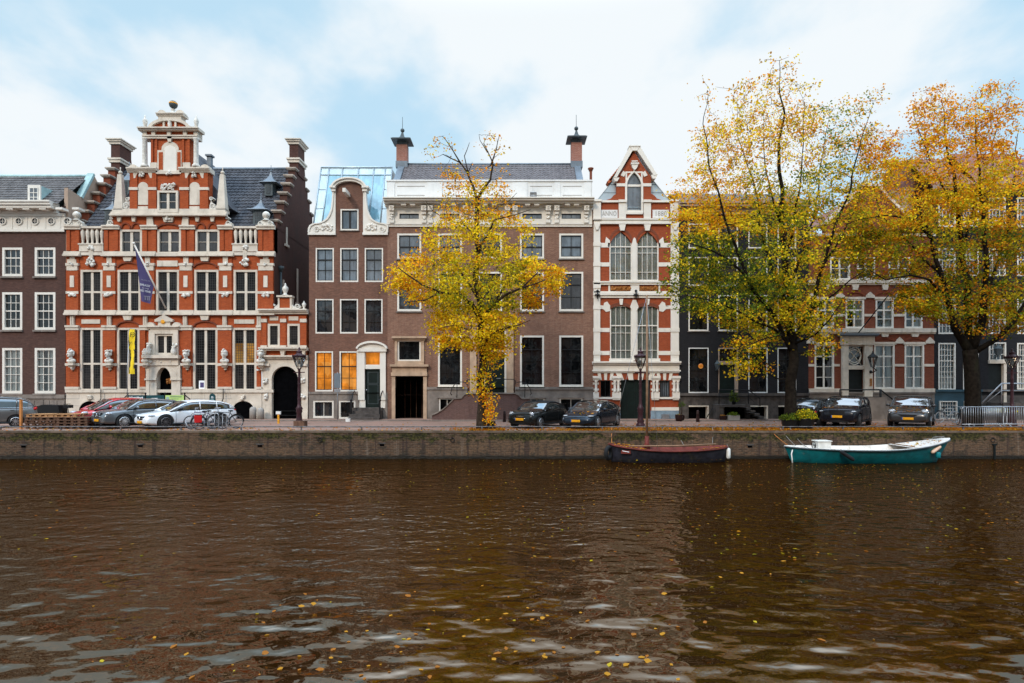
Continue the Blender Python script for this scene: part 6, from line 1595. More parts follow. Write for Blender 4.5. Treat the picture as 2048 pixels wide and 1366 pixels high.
# ================================================================== cars
def interp(pts,x):
    if x<=pts[0][0]: return pts[0][1]
    for (a,b),(c,d) in zip(pts[:-1],pts[1:]):
        if x<=c:
            t=(x-a)/(c-a); t=t*t*(3-2*t)*.35+t*.65
            return b+(d-b)*t
    return pts[-1][1]
def eval_mods(o):
    dg=bpy.context.evaluated_depsgraph_get(); dg.update()
    me=bpy.data.meshes.new_from_object(o.evaluated_get(dg)); return me
def make_car(name,label,cat,paint,S,loc_wheel,theta,group='cars parked nose to the canal'):
    L,W,H,wb,fo,r=S['L'],S['W'],S['H'],S['wb'],S['fo'],S['r']
    hw=W/2; xf=L/2; top_,roof=S['top'],S['roof']           # fractions from the front
    X=lambda t: xf-t*L
    rot=math.atan2(-math.cos(theta),-math.sin(theta)); xw=xf-fo; yw=hw-.11
    if S.get('rear_ref'): xw=xf-fo-wb
    off=Vector((math.cos(rot)*xw-math.sin(rot)*yw,math.sin(rot)*xw+math.cos(rot)*yw,0))
    T=thing(name,label,cat,Vector((loc_wheel[0],loc_wheel[1],0))-off,group,rot)
    ts=[0,.012,.035,.07,.12,.17,.22,.27,.32,.38,.44,.5,.56,.62,.68,.74,.80,.85,.90,.94,.968,.988,1.0]
    bl=S.get('blunt',.80)
    def halfw(t):
        e=abs(2*t-1); return hw*(1-(1-bl)*max(0,(e-.55)/.45)**2.4)
    zb0=S.get('gc',.2)
    def zb(t): return zb0+.10*max(0,(.08-t)/.08)**1.5+.12*max(0,(t-.93)/.07)**1.5
    def sect(t):
        w=halfw(t); z0=zb(t); z1=interp(top_,t); cr=S.get('crown',.035)
        h=z1-z0
        return [(0,z0),(w*.86,z0),(w*.975,z0+.07),(w*.992,z0+h*.28),(w,z0+h*.55),(w*.988,z0+h*.78),(w*.955,z1-.055),(w*.88,z1-.008),(w*.55,z1+cr*.75),(0,z1+cr)]
    vs=[];fs=[];K=None
    for t in ts:
        s=sect(t); ring=[(X(t),y,z) for y,z in s]+[(X(t),-y,z) for y,z in s[-2:0:-1]]
        K=len(ring); vs+=ring
    for i in range(len(ts)-1):
        for k in range(K): k2=(k+1)%K; fs.append((i*K+k,(i+1)*K+k,(i+1)*K+k2,i*K+k2))
    fs.append(tuple(range(K))); fs.append(tuple((len(ts)-1)*K+k for k in range(K))[::-1])
    me=bpy.data.meshes.new('tmp'); me.from_pydata(vs,[],fs); me.update()
    o=bpy.data.objects.new('tmp',me); COL.objects.link(o)
    bm=bmesh.new(); bm.from_mesh(me); bmesh.ops.recalc_face_normals(bm,faces=bm.faces); bm.to_mesh(me); bm.free()
    sb=o.modifiers.new('s','SUBSURF'); sb.levels=1; sb.render_levels=1
    cut=MB()
    for x in (xf-fo,xf-fo-wb):
        for s in(-1,1): cut.lathe((x,s*(hw-.12),r),[(r+.055,-.26),(r+.055,.26)],28,'y')
    co_=cut.build('cut',None)
    bm=bmesh.new(); bm.from_mesh(co_.data); bmesh.ops.recalc_face_normals(bm,faces=bm.faces); bm.to_mesh(co_.data); bm.free()
    bo=o.modifiers.new('b','BOOLEAN'); bo.object=co_; bo.operation='DIFFERENCE'; bo.solver='EXACT'
    me2=eval_mods(o); bpy.data.objects.remove(o); bpy.data.objects.remove(co_)
    for p in me2.polygons: p.use_smooth=True
    me2.materials.clear(); me2.materials.append(M[paint])
    body=bpy.data.objects.new('body',me2); COL.objects.link(body); body.parent=T
    try:
        me2.set_sharp_from_angle(angle=R(38))
    except Exception: pass
    def B(m,nm,mat,par=None): return m.build(nm,M[mat],par or T,local=True)
    # cabin
    rl=roof; t0,t1=rl[0][0],rl[-1][0]; n=22
    tt=[t0+(t1-t0)*i/n for i in range(n+1)]
    tum=S.get('tum',.22)
    def cab(t,grow=0.0):
        zr=interp(rl,t); zbt=interp(top_,t)-.03; w=halfw(t)*.935; h=max(zr-zbt,.002)
        wr=w-tum*h-.02; return [(w+grow,zbt),(w-(w-wr)*.5+.01+grow,zbt+h*.5),(wr+.02+grow,zr-.075*min(1,h/.3)),(wr*.86,zr-.018*min(1,h/.3)+grow),(0,zr+.012+grow)]
    vs=[];fs=[]
    for t in tt:
        s=cab(t); vs+=[(X(t),y,z) for y,z in s]+[(X(t),-y,z) for y,z in s[-2::-1]]
    K=9
    for i in range(n):
        for k in range(K-1): fs.append((i*K+k,i*K+k+1,(i+1)*K+k+1,(i+1)*K+k))
    fs.append(tuple(range(K))); fs.append(tuple(n*K+k for k in range(K))[::-1])
    m=MB(); m.add(vs,fs,True); B(m,'window_glass','car_glass')
    # painted roof
    ra,rb=S['roofspan']; sub=[t for t in tt if ra-1e-3<=t<=rb+1e-3]
    m=MB(); vs=[];fs=[]
    for t in sub:
        s=cab(t,.012)[2:]; vs+=[(X(t),y,z) for y,z in s]+[(X(t),-y,z) for y,z in s[-2::-1]]
    for i in range(len(sub)-1):
        for k in range(4): fs.append((i*5+k,i*5+k+1,(i+1)*5+k+1,(i+1)*5+k))
    m.add(vs,fs,True); B(m,'roof',S.get('roofmat',paint))
    m=MB(); rm=S.get('railmat',paint)
    for s_ in(-1,1):
        m.tube([(X(t),s_*(cab(t)[2][0]+.004),cab(t)[2][1]) for t in tt],S.get('rail',.034),6)
        for tp,wd in S.get('pillars',[]):
            i=tp; a=cab(i,.006); m.tube([(X(i),s_*a[0][0],a[0][1]),(X(i),s_*a[1][0],a[1][1]),(X(i),s_*a[2][0],a[2][1])],wd,4)
        if 'cpost' in S:   # filled rear side panel
            q=[t for t in tt if t>=S['cpost']]
            for a_,b_ in zip(q[:-1],q[1:]):
                A,Bb=cab(a_,.012),cab(b_,.012)
                for k in(0,1): m.add([(X(a_),s_*A[k][0],A[k][1]),(X(a_),s_*A[k+1][0],A[k+1][1]),(X(b_),s_*Bb[k+1][0],Bb[k+1][1]),(X(b_),s_*Bb[k][0],Bb[k][1])],[(0,1,2,3)])
    B(m,'pillars',rm)
    m=MB()
    for s_ in(-1,1):
        m.tube([(X(t),s_*(halfw(t)*.945+.004),interp(top_,t)-.012) for t in tt if cab(t)[4][1]-cab(t)[0][1]>.04],.013,4)
    B(m,'window_trim',S.get('trim','trim_black'))
    m=MB()
    for s_ in(-1,1):
        for tp in S.get('gaps',[]):
            m.tube([(X(tp)+.0,s_*(y+.001),z) for y,z in sect(tp)[2:8]],.007,4,cap=False)
        ta,tb=S.get('sill',(.24,.76)); m.tube([(X(ta+(tb-ta)*i/8),s_*(halfw(ta+(tb-ta)*i/8)*.985),zb0+.05) for i in range(9)],.045,5)
    B(m,'door_gaps','trim_black')
    m=MB()
    for s_ in(-1,1):
        for tp in S.get('handles',[]): z=interp(top_,tp)-.13; m.obox((X(tp),s_*(halfw(tp)+.006),z),(.09,0,0),(0,.014,0),(0,0,.016))
    if m.v: B(m,'handle',S.get('handlemat',paint))
    for s_ in(-1,1):
        tm=S.get('mirror',t0+.10); m=MB(); z=interp(top_,tm)+.06
        m.ball((X(tm),s_*(hw+.07),z),.07,.115,.075,10,7); m.tube([(X(tm),s_*(hw-.08),z-.06),(X(tm),s_*(hw+.02),z-.03)],.025,5); B(m,'mirror',S.get('mirmat',paint))
    for i,x in enumerate((xf-fo,xf-fo-wb)):
        for s_ in(-1,1):
            y=s_*(hw-.115); wdt=.11
            m=MB(); m.lathe((x,y,r),[(r*.55,-wdt),(r*.93,-wdt),(r,-wdt*.7),(r,wdt*.7),(r*.93,wdt),(r*.66,wdt*1.0),(r*.62,wdt*.75)] if s_>0 else [(r*.62,-wdt*.75),(r*.66,-wdt),(r*.93,-wdt),(r,-wdt*.7),(r,wdt*.7),(r*.93,wdt),(r*.55,wdt)],28,'y'); wh=B(m,'wheel','tyre')
            m=MB(); ns=S.get('spokes',5); yo=y+s_*wdt*.9
            for k in range(ns):
                a=2*math.pi*k/ns+.3; c_,s2=math.cos(a),math.sin(a); wsp=S.get('spw',.03)
                m.obox((x+c_*r*.36,yo,r+s2*r*.36),(c_*r*.29,0,s2*r*.29),(-s2*wsp,0,c_*wsp),(0,.012,0))
            m.lathe((x,yo,r),[(r*.60,-.02),(r*.67,-.02),(r*.67,.02),(r*.60,.02)],28,'y',cap=False); m.lathe((x,yo,r),[(.045,-.02),(.05,.02)],10,'y')
            B(m,'rim',S.get('rimmat','alloy'),wh)
    # lamps, grille, plate
    def face(t,yf,z):  # point on the nose at lateral fraction yf
        return Vector((X(t),yf*hw,z))
    for s_ in(-1,1):
        m=MB(); hl=S['hl']; m.ball((X(hl[0]),s_*hw*hl[1],hl[2]),hl[3],hl[4],hl[5],14,9); h_=B(m,'headlight','lamp_white')
        if S.get('hlring'): g=MB(); g.tube([(X(hl[0])+hl[3]*.45,s_*hw*hl[1]+hl[4]*1.02*math.cos(a),hl[2]+hl[5]*1.02*math.sin(a)) for a in [2*math.pi*i/20 for i in range(21)]],.016,5); B(g,'headlight_ring','chrome',h_)
        tl=S['tl']; m=MB(); m.ball((X(tl[0]),s_*hw*tl[1],tl[2]),tl[3],tl[4],tl[5],12,8); B(m,'tail_light','tail_red')
    gz0,gz1,gw=S['grille']; xn=xf+S.get('nose',.0)
    def slab(nm,mat,z0,z1,w,x,dep=.05,rnd=.3,par=None):
        m=MB(); n_=10; P=[]
        hh=(z1-z0)/2; rc=min(hh*.95,w*.5)*rnd*1.0
        for cx_,cz_,a0 in((w-rc,z1-rc,0),(-(w-rc),z1-rc,90),(-(w-rc),z0+rc,180),(w-rc,z0+rc,270)):
            for i in range(5): a=R(a0+90*i/4); P.append((cx_+rc*math.cos(a),cz_+rc*math.sin(a)))
        N_=len(P); bow=S.get('bow',.10)
        def xx(y,o): return x-bow*(y/hw)**2*2.0+o
        vs=[(xx(y,0),y,z) for y,z in P]+[(xx(y,-dep),y,z) for y,z in P]
        fs=[tuple(range(N_))]+[(i,N_+i,N_+(i+1)%N_,(i+1)%N_) for i in range(N_)]
        # front cap cut in vertical strips keeps the bow
        m.add(vs,fs[1:]); 
        half=N_//2
        st=sorted(P,key=lambda q:q[0])
        cols=16
        for i in range(cols):
            ya=-w+2*w*i/cols; yb=-w+2*w*(i+1)/cols
            def zspan(y):
                e=max(0,abs(y)-(w-rc)); q=math.sqrt(max(0,rc*rc-e*e)); return (z0+rc-q,z1-rc+q)
            a0,a1=zspan(ya); b0,b1=zspan(yb)
            m.add([(xx(ya,.001),ya,a0),(xx(yb,.001),yb,b0),(xx(yb,.001),yb,b1),(xx(ya,.001),ya,a1)],[(0,1,2,3)])
        return B(m,nm,mat,par)
    if gz1>gz0:
        if S.get('grille_chrome'): slab('grille_surround','chrome',gz0-.025,gz1+.025,gw+.03,xn+.018,.08,S.get('grnd',.5))
        gr_=slab('grille','trim_black',gz0,gz1,gw,xn+.028,.08,S.get('grnd',.5))
        nb=S.get('gbars',0)
        if nb:
            m=MB()
            for k in range(nb):
                z=gz0+(gz1-gz0)*(k+.5)/nb; m.tube([(xn+.035-.2*(y/hw)**2,y,z) for y in np.linspace(-gw*.9,gw*.9,7)],.014,4)
            B(m,'grille_bars','chrome',gr_)
        if S.get('star'):
            m=MB(); zc=(gz0+gz1)/2; rs=.085; m.tube([(xn+.05,rs*math.cos(a),zc+rs*math.sin(a)) for a in [2*math.pi*i/20 for i in range(21)]],.011,5)
            for k in range(3): a=R(90+120*k); m.tube([(xn+.05,0,zc),(xn+.05,rs*math.cos(a),zc+rs*math.sin(a))],.010,4)
            B(m,'emblem','chrome',gr_)
    for z0,z1,w in S.get('intake',[]): slab('bumper_intake','trim_black',z0,z1,w,xn+S.get('ix',.015),.07,.6)
    pz=S.get('plate')
    if pz:
        slab_w=.26
        m=MB(); m.box(xn+.04,xn+.062,-.26,.26,pz[0]-.058,pz[0]+.058); pl=B(m,'number_plate','plate_yellow')
        m=MB(); m.box(xn+.0625,xn+.064,-.26,-.215,pz[0]-.057,pz[0]+.057); B(m,'plate_strip','plate_blue',pl)
        cu=text_mesh(pz[1],.115,'plate_lettering',M['black_ink'],None,(0,0,0),ax=(0,1,0),az=(1,0,0),extr=.001)
        cu.data.transform(Matrix.Translation((xn+.064,.02,pz[0]))); cu.parent=pl
    return T
SUV=dict(L=4.45,W=1.85,H=1.5,wb=2.7,fo=.90,r=.37,gc=.24,top=[(0,.62),(.02,.80),(.06,.90),(.25,1.00),(.34,1.03),(.8,1.05),(.95,1.06),(.985,.98),(1,.80)],roof=[(.235,1.0),(.30,1.20),(.38,1.42),(.45,1.49),(.6,1.51),(.78,1.46),(.88,1.33),(.955,1.06)],roofspan=(.40,.86),pillars=[(.56,.035),(.76,.03)],cpost=.86,gaps=[(.30),(.56),(.77)],handles=[.52,.73],mirror=.335,
  hl=(.055,.76,.80,.17,.17,.075),tl=(.975,.66,.93,.09,.14,.08),grille=(.60,.84,.40),star=True,gbars=2,grille_chrome=False,grnd=.35,intake=[(.27,.40,.55)],plate=(.46,'RK-394-L'),spokes=14,spw=.014,nose=-.02)
WAG=dict(L=4.75,W=1.84,H=1.46,wb=2.87,fo=.86,r=.36,gc=.19,top=[(0,.52),(.02,.68),(.07,.78),(.25,.92),(.34,.96),(.8,.99),(.95,1.0),(.985,.92),(1,.70)],roof=[(.225,.92),(.30,1.12),(.40,1.36),(.47,1.43),(.6,1.455),(.78,1.40),(.90,1.26),(.965,1.0)],roofspan=(.40,.90),roofmat='car_white',pillars=[(.555,.03),(.745,.028)],cpost=.885,gaps=[.285,.545,.755],handles=[.51,.71],handlemat='car_white',mirror=.335,mirmat='trim_black',
  hl=(.06,.74,.70,.20,.17,.055),tl=(.968,.70,.88,.10,.16,.05),grille=(.47,.66,.42),star=True,gbars=1,grnd=.5,intake=[(.22,.34,.62)],plate=(.37,'R-617-HF'),spokes=10,spw=.016,rimmat='dark_alloy',nose=-.02)
HAT=dict(L=4.35,W=1.80,H=1.53,wb=2.65,fo=.88,r=.315,gc=.2,top=[(0,.55),(.02,.72),(.08,.82),(.24,.97),(.34,1.01),(.85,1.04),(.96,1.04),(.99,.95),(1,.75)],roof=[(.16,.93),(.25,1.17),(.36,1.44),(.46,1.53),(.62,1.54),(.82,1.47),(.93,1.28),(.975,1.04)],roofspan=(.38,.90),pillars=[(.33,.02),(.58,.03),(.80,.03)],cpost=.87,gaps=[.30,.57,.80],handles=[.54,.76],mirror=.33,
  hl=(.075,.74,.78,.18,.16,.08),tl=(.972,.70,1.0,.08,.12,.13),grille=(.46,.58,.5),intake=[(.25,.36,.5)],plate=(.42,'P-503-KT'),spokes=7,spw=.022,nose=-.02)
MPV=dict(HAT); MPV.update(L=4.5,H=1.64,wb=2.68,r=.325,top=[(0,.6),(.02,.76),(.08,.88),(.24,1.0),(.34,1.03),(.85,1.06),(.955,1.07),(.985,.98),(1,.72)],roof=[(.20,.97),(.28,1.22),(.38,1.54),(.46,1.635),(.62,1.645),(.82,1.60),(.92,1.44),(.972,1.08)],spokes=10,spw=.016,trim='chrome',plate=None,tl=(.972,.74,.98,.09,.15,.09),rear_ref=True,cpost=.89)
MINI=dict(L=3.85,W=1.75,H=1.42,wb=2.5,fo=.72,r=.31,gc=.17,bl=.84,top=[(0,.55),(.015,.76),(.06,.86),(.25,.94),(.36,.955),(.85,.97),(.95,.96),(.985,.85),(1,.66)],roof=[(.27,.94),(.33,1.12),(.41,1.34),(.47,1.40),(.62,1.41),(.76,1.33),(.86,1.14),(.90,.96)],roofspan=(.41,.90),roofmat='rubber',cpost=.70,pillars=[(.40,.02)],railmat='trim_black',gaps=[.31,.66],handles=[.61],handlemat='chrome',mirror=.385,trim='chrome',
  hl=(.05,.70,.73,.10,.135,.135),hlring=True,tl=(.98,.62,.75,.06,.08,.12),grille=(.44,.63,.50),grille_chrome=True,grnd=1.0,gbars=1,intake=[(.22,.32,.6)],plate=(.49,'ST-808-G'),spokes=8,spw=.02,nose=-.02,blunt=.80)
SED=dict(L=4.69,W=1.85,H=1.44,wb=2.875,fo=.84,r=.335,gc=.17,top=[(0,.46),(.015,.60),(.05,.69),(.15,.80),(.28,.92),(.8,.99),(.92,1.03),(.98,1.02),(1,.80)],roof=[(.20,.85),(.28,1.08),(.40,1.36),(.48,1.43),(.58,1.44),(.70,1.37),(.82,1.20),(.92,1.02)],roofspan=(.44,.70),roofmat='car_glass',pillars=[(.53,.03)],cpost=.83,gaps=[.27,.53,.74],handles=[.5,.69],handlemat='chrome',mirror=.32,trim='chrome',tum=.3,
  hl=(.075,.73,.67,.22,.15,.045),tl=(.975,.52,.92,.07,.17,.05),grille=(0,0,0),intake=[(.24,.35,.62)],plate=(.43,'G-824-PD'),spokes=10,spw=.02,nose=-.02,blunt=.74,bow=.14)
BIG=dict(SUV); BIG.update(L=4.7,W=1.92,H=1.67,wb=2.86,fo=.87,r=.37,gc=.26,top=[(0,.68),(.015,.92),(.05,1.0),(.25,1.08),(.34,1.11),(.8,1.13),(.95,1.13),(.985,1.02),(1,.82)],roof=[(.235,1.07),(.30,1.28),(.38,1.55),(.45,1.65),(.6,1.67),(.78,1.61),(.88,1.46),(.955,1.13)],hl=(.045,.72,.87,.13,.20,.05),grille=(.68,.93,.36),star=False,gbars=0,grille_chrome=False,plate=(.60,'J-889-JB'),spokes=10,spw=.016,rimmat='dark_alloy',intake=[(.30,.42,.62)])
CAY=dict(BIG); CAY.update(L=4.85,W=1.94,top=[(0,.60),(.015,.78),(.06,.90),(.25,1.06),(.34,1.10),(.8,1.13),(.95,1.13),(.985,1.02),(1,.82)],hl=(.065,.75,.86,.15,.17,.10),grille=(.60,.72,.66),grnd=.8,plate=(.50,'NJ-853-N'),intake=[(.30,.40,.7)],rimmat='alloy',spokes=10,hlring=True)
TH=R(33)
make_car('parked_car','grey people carrier cut by the left edge, rear towards us','car','car_grey',MPV,(-26.55,32.1),R(52))
make_car('parked_car','bright red hatchback behind the pallet stack','car','car_red',HAT,(-22.3,32.3),TH)
make_car('parked_car','slate grey crossover with star emblem between the red and white cars','car','car_slate',SUV,(-20.0,30.9),TH)
make_car('parked_car','white estate car with black window band beside the bicycles','car','car_white',WAG,(-17.75,30.7),R(36))
make_car('parked_car','small black car with round headlights and fabric roof by the brick stoop','car','car_black',MINI,(1.42,31.1),R(34))
make_car('parked_car','dark blue grey saloon with sloping tail and leaves on its bonnet','car','car_night',SED,(4.35,30.8),R(30))
make_car('parked_car','black sport utility car beside the round planters','car','car_ink',BIG,(18.3,31.7),R(40))
make_car('parked_car','graphite sport utility car strewn with leaves near the right tree','car','car_graphite',CAY,(21.95,31.6),R(38))
# tiny two-seater behind the planters: black with a pale arched frame
TW=dict(HAT); TW.update(L=2.75,W=1.62,H=1.55,wb=1.87,fo=.45,r=.29,blunt=.82,top=[(0,.5),(.03,.80),(.15,.95),(.3,1.0),(.85,1.02),(.96,.98),(1,.7)],roof=[(.14,.93),(.25,1.2),(.38,1.46),(.5,1.54),(.7,1.54),(.86,1.45),(.94,1.2),(.985,.98)],roofspan=(.38,.94),cpost=.72,pillars=[(.68,.06)],gaps=[.3,.68],handles=[.62],tl=(.965,.74,.78,.07,.08,.12),hl=(.08,.7,.75,.12,.13,.09),plate=None,grille=(.40,.5,.4),mirror=.32)
tw=make_car('parked_car','tiny black two seat car with a pale arched frame behind the planters','car','car_black',TW,(17.55,35.2),R(232))
m=MB()
hwt=.81
for s_ in(-1,1): m.tube([(-.42+.28*math.sin(a)-.1,s_*(hwt+.012-.14*max(0,math.sin(a)-.35)),.42+1.08*math.sin(a)*1.0) if False else (-.52+.46*(math.sin(a*.5)),s_*(hwt*(1.0 if a<1.5 else 1.0-.09*(a-1.5))+.004),.45+.70*a/1.6*.98) for a in np.linspace(0,2.4,12)],.055,6)
m.build('safety_frame',M['car_white'],tw,local=True)
# leaves lying on bonnets
for nm,X0,Yy,zz,n in (('saloon',4.0,30.9,.82,26),('suv',21.2,31.6,1.02,46),('suv2',17.9,31.7,1.06,14)):
    pass
# ================================================================== boats
def hull(T,L,beam,sheer,free_mid,bow,stern,mat,rubmat,y0c,bow_full=.8,stern_full=.75,rake_b=.10,rake_s=.06,draft=.28,inner=None,gun=.07):
    """open boat along local X (bow at +X); water at local z=0"""
    n=36; K=9; vs=[];fs=[]
    def hb(t):   # t 0 stern .. 1 bow
        u=2*t-1
        f=stern_full if u<0 else bow_full
        return beam/2*max(0,1-abs(u)**(2.6 if u<0 else 2.4))**f
    def top(t):
        u=2*t-1
        return free_mid+(bow-free_mid)*max(0,u)**2.0+(stern-free_mid)*max(0,-u)**2.0
    def xx(t,v):  # v 0 keel .. 1 gunwale ; ends raked
        u=2*t-1; return L*(t-.5)*(1-(rake_b if u>0 else rake_s)*(1-v)*abs(u)**1.5)
    rings=[]
    for i in range(n+1):
        t=i/n; w=max(hb(t),.012); z1=top(t); r=[]
        for k in range(K):
            v=k/(K-1); y=w*(v**.42)*(.90+.10*v); z=-draft*(1-min(1,abs(2*t-1)**4))+ (z1+draft*(1-min(1,abs(2*t-1)**4)))*v
            r.append((xx(t,v),y,z))
        rings.append(r)
    m=MB()
    for s in(1,-1):
        b=len(m.v)
        for r in rings: m.v+= [(x,s*y,z) for x,y,z in r]
        for i in range(n):
            for k in range(K-1): m.f.append((b+i*K+k,b+(i+1)*K+k,b+(i+1)*K+k+1,b+i*K+k+1)); m.sm.append(True)
    h=m.build('hull',M[mat],T,local=True)
    for s in(1,-1):
        pass
    m=MB()
    for s in(1,-1): m.tube([(r[-1][0],s*(r[-1][1]+.012),r[-1][2]-.035) for r in rings],.035,6)
    m.build('rubbing_strake',M[rubmat],T,local=True)
    # inside: gunwale top, inner side, sole
    m=MB(); fl=.10
    for s in(1,-1):
        for i in range(n):
            a,b=rings[i],rings[i+1]
            def lo(r,q): return (r[-1][0]*.86,q*r[-1][1]*.50,fl+max(0,abs(r[-1][0])/(L/2)-.7)*.9)
            def pin(r,dz,q): w=max(r[-1][1]-q,.004); return (r[-1][0],s*w,r[-1][2]+dz)
            o1,o2=(a[-1][0],s*(a[-1][1]+.01),a[-1][2]),(b[-1][0],s*(b[-1][1]+.01),b[-1][2])
            m.quad(o1,o2,pin(b,.012,gun),pin(a,.012,gun))
            m.quad(pin(a,.012,gun),pin(b,.012,gun),lo(b,s),lo(a,s))
            m.quad(lo(a,s),lo(b,s),lo(b,0),lo(a,0))
    m.build('inside',M[inner],T,local=True)
    return rings,hb,top
def rope(mb,a,b,sag=.12,r=.014,n=10):
    a=Vector(a);b=Vector(b); mb.tube([a.lerp(b,i/n)-Vector((0,0,4*sag*(i/n)*(1-i/n))) for i in range(n+1)],r,5)
# teal boat
bt=Vector((16.62,28.1,WZ)); TB=thing('open_boat','teal open boat with white inside and deck, bow to the right','boat',bt,'boats moored at the quay')
rg,hb,tp=hull(TB,7.75,2.15,0,.66,1.13,.76,'teal_paint','dark_lead',0,.62,.62,.16,.09,inner='boat_white')
m=MB(); n=10
L=7.75
for i in range(n):
    t0=.70+.285*i/n; t1=.70+.285*(i+1)/n
    m.quad((L*(t0-.5),-max(hb(t0)-.06,.01),tp(t0)+.02),(L*(t1-.5),-max(hb(t1)-.06,.01),tp(t1)+.02),(L*(t1-.5),max(hb(t1)-.06,.01),tp(t1)+.02),(L*(t0-.5),max(hb(t0)-.06,.01),tp(t0)+.02))
dk=m.build('foredeck',M['boat_white'],TB,local=True)
m=MB(); m.tube([(L*.22,y,tp(.72)+.035) for y in (-.8,-.4,0,.4,.8)],.03,6); m.build('coaming',M['mast_wood'],TB,local=True)
m=MB()
for x in(-2.6,-.4,1.0): 
    t=x/L+.5; m.box(x-.14,x+.14,-hb(t)*.72,hb(t)*.72,.36,.41)
m.build('thwart',M['boat_white'],TB,local=True)
m=MB(); m.box(-2.42,-1.82,-.28,.24,.10,.98); m.box(-2.46,-1.78,-.32,.28,.98,1.02); cs_=m.build('console',M['fender_white'],TB,local=True)
m=MB(); m.tube([(-2.52,.17*math.cos(a)-.05,.80+.17*math.sin(a)) for a in [2*math.pi*i/18 for i in range(19)]],.018,5)
for k in range(3): a=R(90+120*k); m.tube([(-2.52,-.05,.80),(-2.52,-.05+.17*math.cos(a),.80+.17*math.sin(a))],.014,4)
m.tube([(-2.52,-.05,.8),(-2.42,-.05,.8)],.02,5); m.build('steering_wheel',M['iron'],cs_,local=True)
m=MB(); m.tube([(-3.62,-.30,.60),(-3.7,-.36,.42),(-3.68,-.38,.2),(-3.66,-.38,-.05)],.03,6); m.build('rudder_rope',M['fender_white'],TB,local=True)
m=MB(); m.tube([(2.8,.2,1.05),(3.0,-.1,1.1),(3.2,.15,1.14),(3.45,-.05,1.18),(3.62,.0,1.2)],.02,5); m.tube([(3.35,-.22,1.17),(3.35,.22,1.17)],.03,5); m.build('bow_rope',M['rope_grey'],TB,local=True)
pts=[(bt.x+random.uniform(-.1,1.6),bt.y+random.uniform(-.6,.55),bt.z+.11) for _ in range(130)]+[(bt.x+random.uniform(1.7,3.3),bt.y+random.uniform(-.5,.5),bt.z+tp(.78)+.03+.0) for _ in range(0)]
for _ in range(60):
    x=random.uniform(1.65,3.3); t=x/L+.5; pts.append((bt.x+x,bt.y+random.uniform(-.7,.7)*hb(t),bt.z+tp(t)+.022))
o=litter('boat_leaves',pts,.085,'oodyb',lift=.004); tag(o,'brown and orange leaves lying inside the teal boat','leaf litter',kind='stuff')
def fender(name,label,c,axis,L_,r,mat,cord_to):
    c=Vector(c); a=Vector(axis).normalized(); m=MB()
    P=[c+a*(L_*q) for q in(-.5,-.46,-.36,0,.36,.46,.5)]; m.tube(P,[r*.25,r*.7,r,r*1.02,r,r*.7,r*.25],12)
    o=m.build(name,M[mat]); settle(o,c); tag(o,label,'fender','fenders hung on the boats')
    q=MB(); rope(q,c+a*L_*.5,cord_to,.02,.012,4); q.build('cord',M['rope_grey'],o)
fy=bt.y-1.08
fender('boat_fender','black sausage fender slung at an angle on the teal boat',(bt.x-1.55,fy-.05,WZ+.42),(-.75,.05,.5),.75,.085,'rubber',(bt.x-1.75,fy+.08,WZ+.70))
fender('boat_fender','pale peach fender tied under the bow of the teal boat',(bt.x+2.75,bt.y-.70,WZ+.66),(.8,.25,.45),.62,.08,'fender_peach',(bt.x+3.05,bt.y-.42,WZ+1.05))
fender('boat_fender','round teal fender under the peach one at the bow',(bt.x+2.85,bt.y-.68,WZ+.40),(0,0,1),.30,.11,'teal_paint',(bt.x+3.0,bt.y-.45,WZ+.95))
# navy and red boat with mast
bn=Vector((7.35,28.25,WZ)); NB=thing('open_boat','dark navy open boat with dull red gunwale and a bare wooden mast','boat',bn,'boats moored at the quay')
rgn,hbn,tpn=hull(NB,5.6,1.75,0,.60,.76,.86,'boat_navy','boat_red',0,.40,.42,.05,.05,inner='boat_red',gun=.13)
m=MB(); mx=-1.0; m.tube([(mx,0,.1),(mx,0,1.2)],.1,10); m.box(mx-.13,mx+.13,-.13,.13,.1,.82); m.build('mast_step',M['boat_red'],NB,local=True)
m=MB(); m.tube([(mx,0,.9),(mx+.01,0,4.0),(mx,0,7.85)],[.062,.056,.04],10); m.build('mast',M['mast_wood'],NB,local=True)
m=MB(); top_=(mx,0,7.8)
m.tube([top_,(-2.72,0,.92)],.010,4); m.tube([top_,(mx+.35,.85,.7)],.008,4); m.tube([top_,(mx+.3,-.85,.7)],.008,4); m.build('stays',M['steel'],NB,local=True)
m=MB()
for x in(-.1,1.3): t=x/5.6+.5; m.box(x-.15,x+.15,-hbn(t)*.76,hbn(t)*.76,.45,.5)
m.build('thwart',M['boat_red'],NB,local=True)
m=MB(); m.tube([(-1.9,-.2,.75),(.4,-.35,.78),(2.2,-.15,.84)],.04,6); m.build('oar',M['mast_wood'],NB,local=True)
m=MB(); xx_=[-2.32,-2.2,-2.05,-1.9]
def hs(x,off): t=x/5.6+.5; return -(hbn(t)*.97+off)
m.add([(x,hs(x,.012),z) for x in xx_ for z in(.44,.60)],[(0,2,3,1),(2,4,5,3),(4,6,7,5)]); pt=m.build('name_patch',M['boat_red'],NB,local=True)
m=MB(); m.add([(x,hs(x,.02),z) for x,z in zip((-2.27,-2.27,-2.12,-2.12,-1.97,-1.97),(.56,.59,.535,.565,.51,.54))],[(0,2,3,1),(2,4,5,3)]); m.build('name_lettering',M['white_ink'],pt,local=True)
pts=[]
for _ in range(190):
    x=random.uniform(-2.4,2.4); t=x/5.6+.5; pts.append((bn.x+x,bn.y+random.uniform(-.8,.8)*(hbn(t)-.1),bn.z+.115))
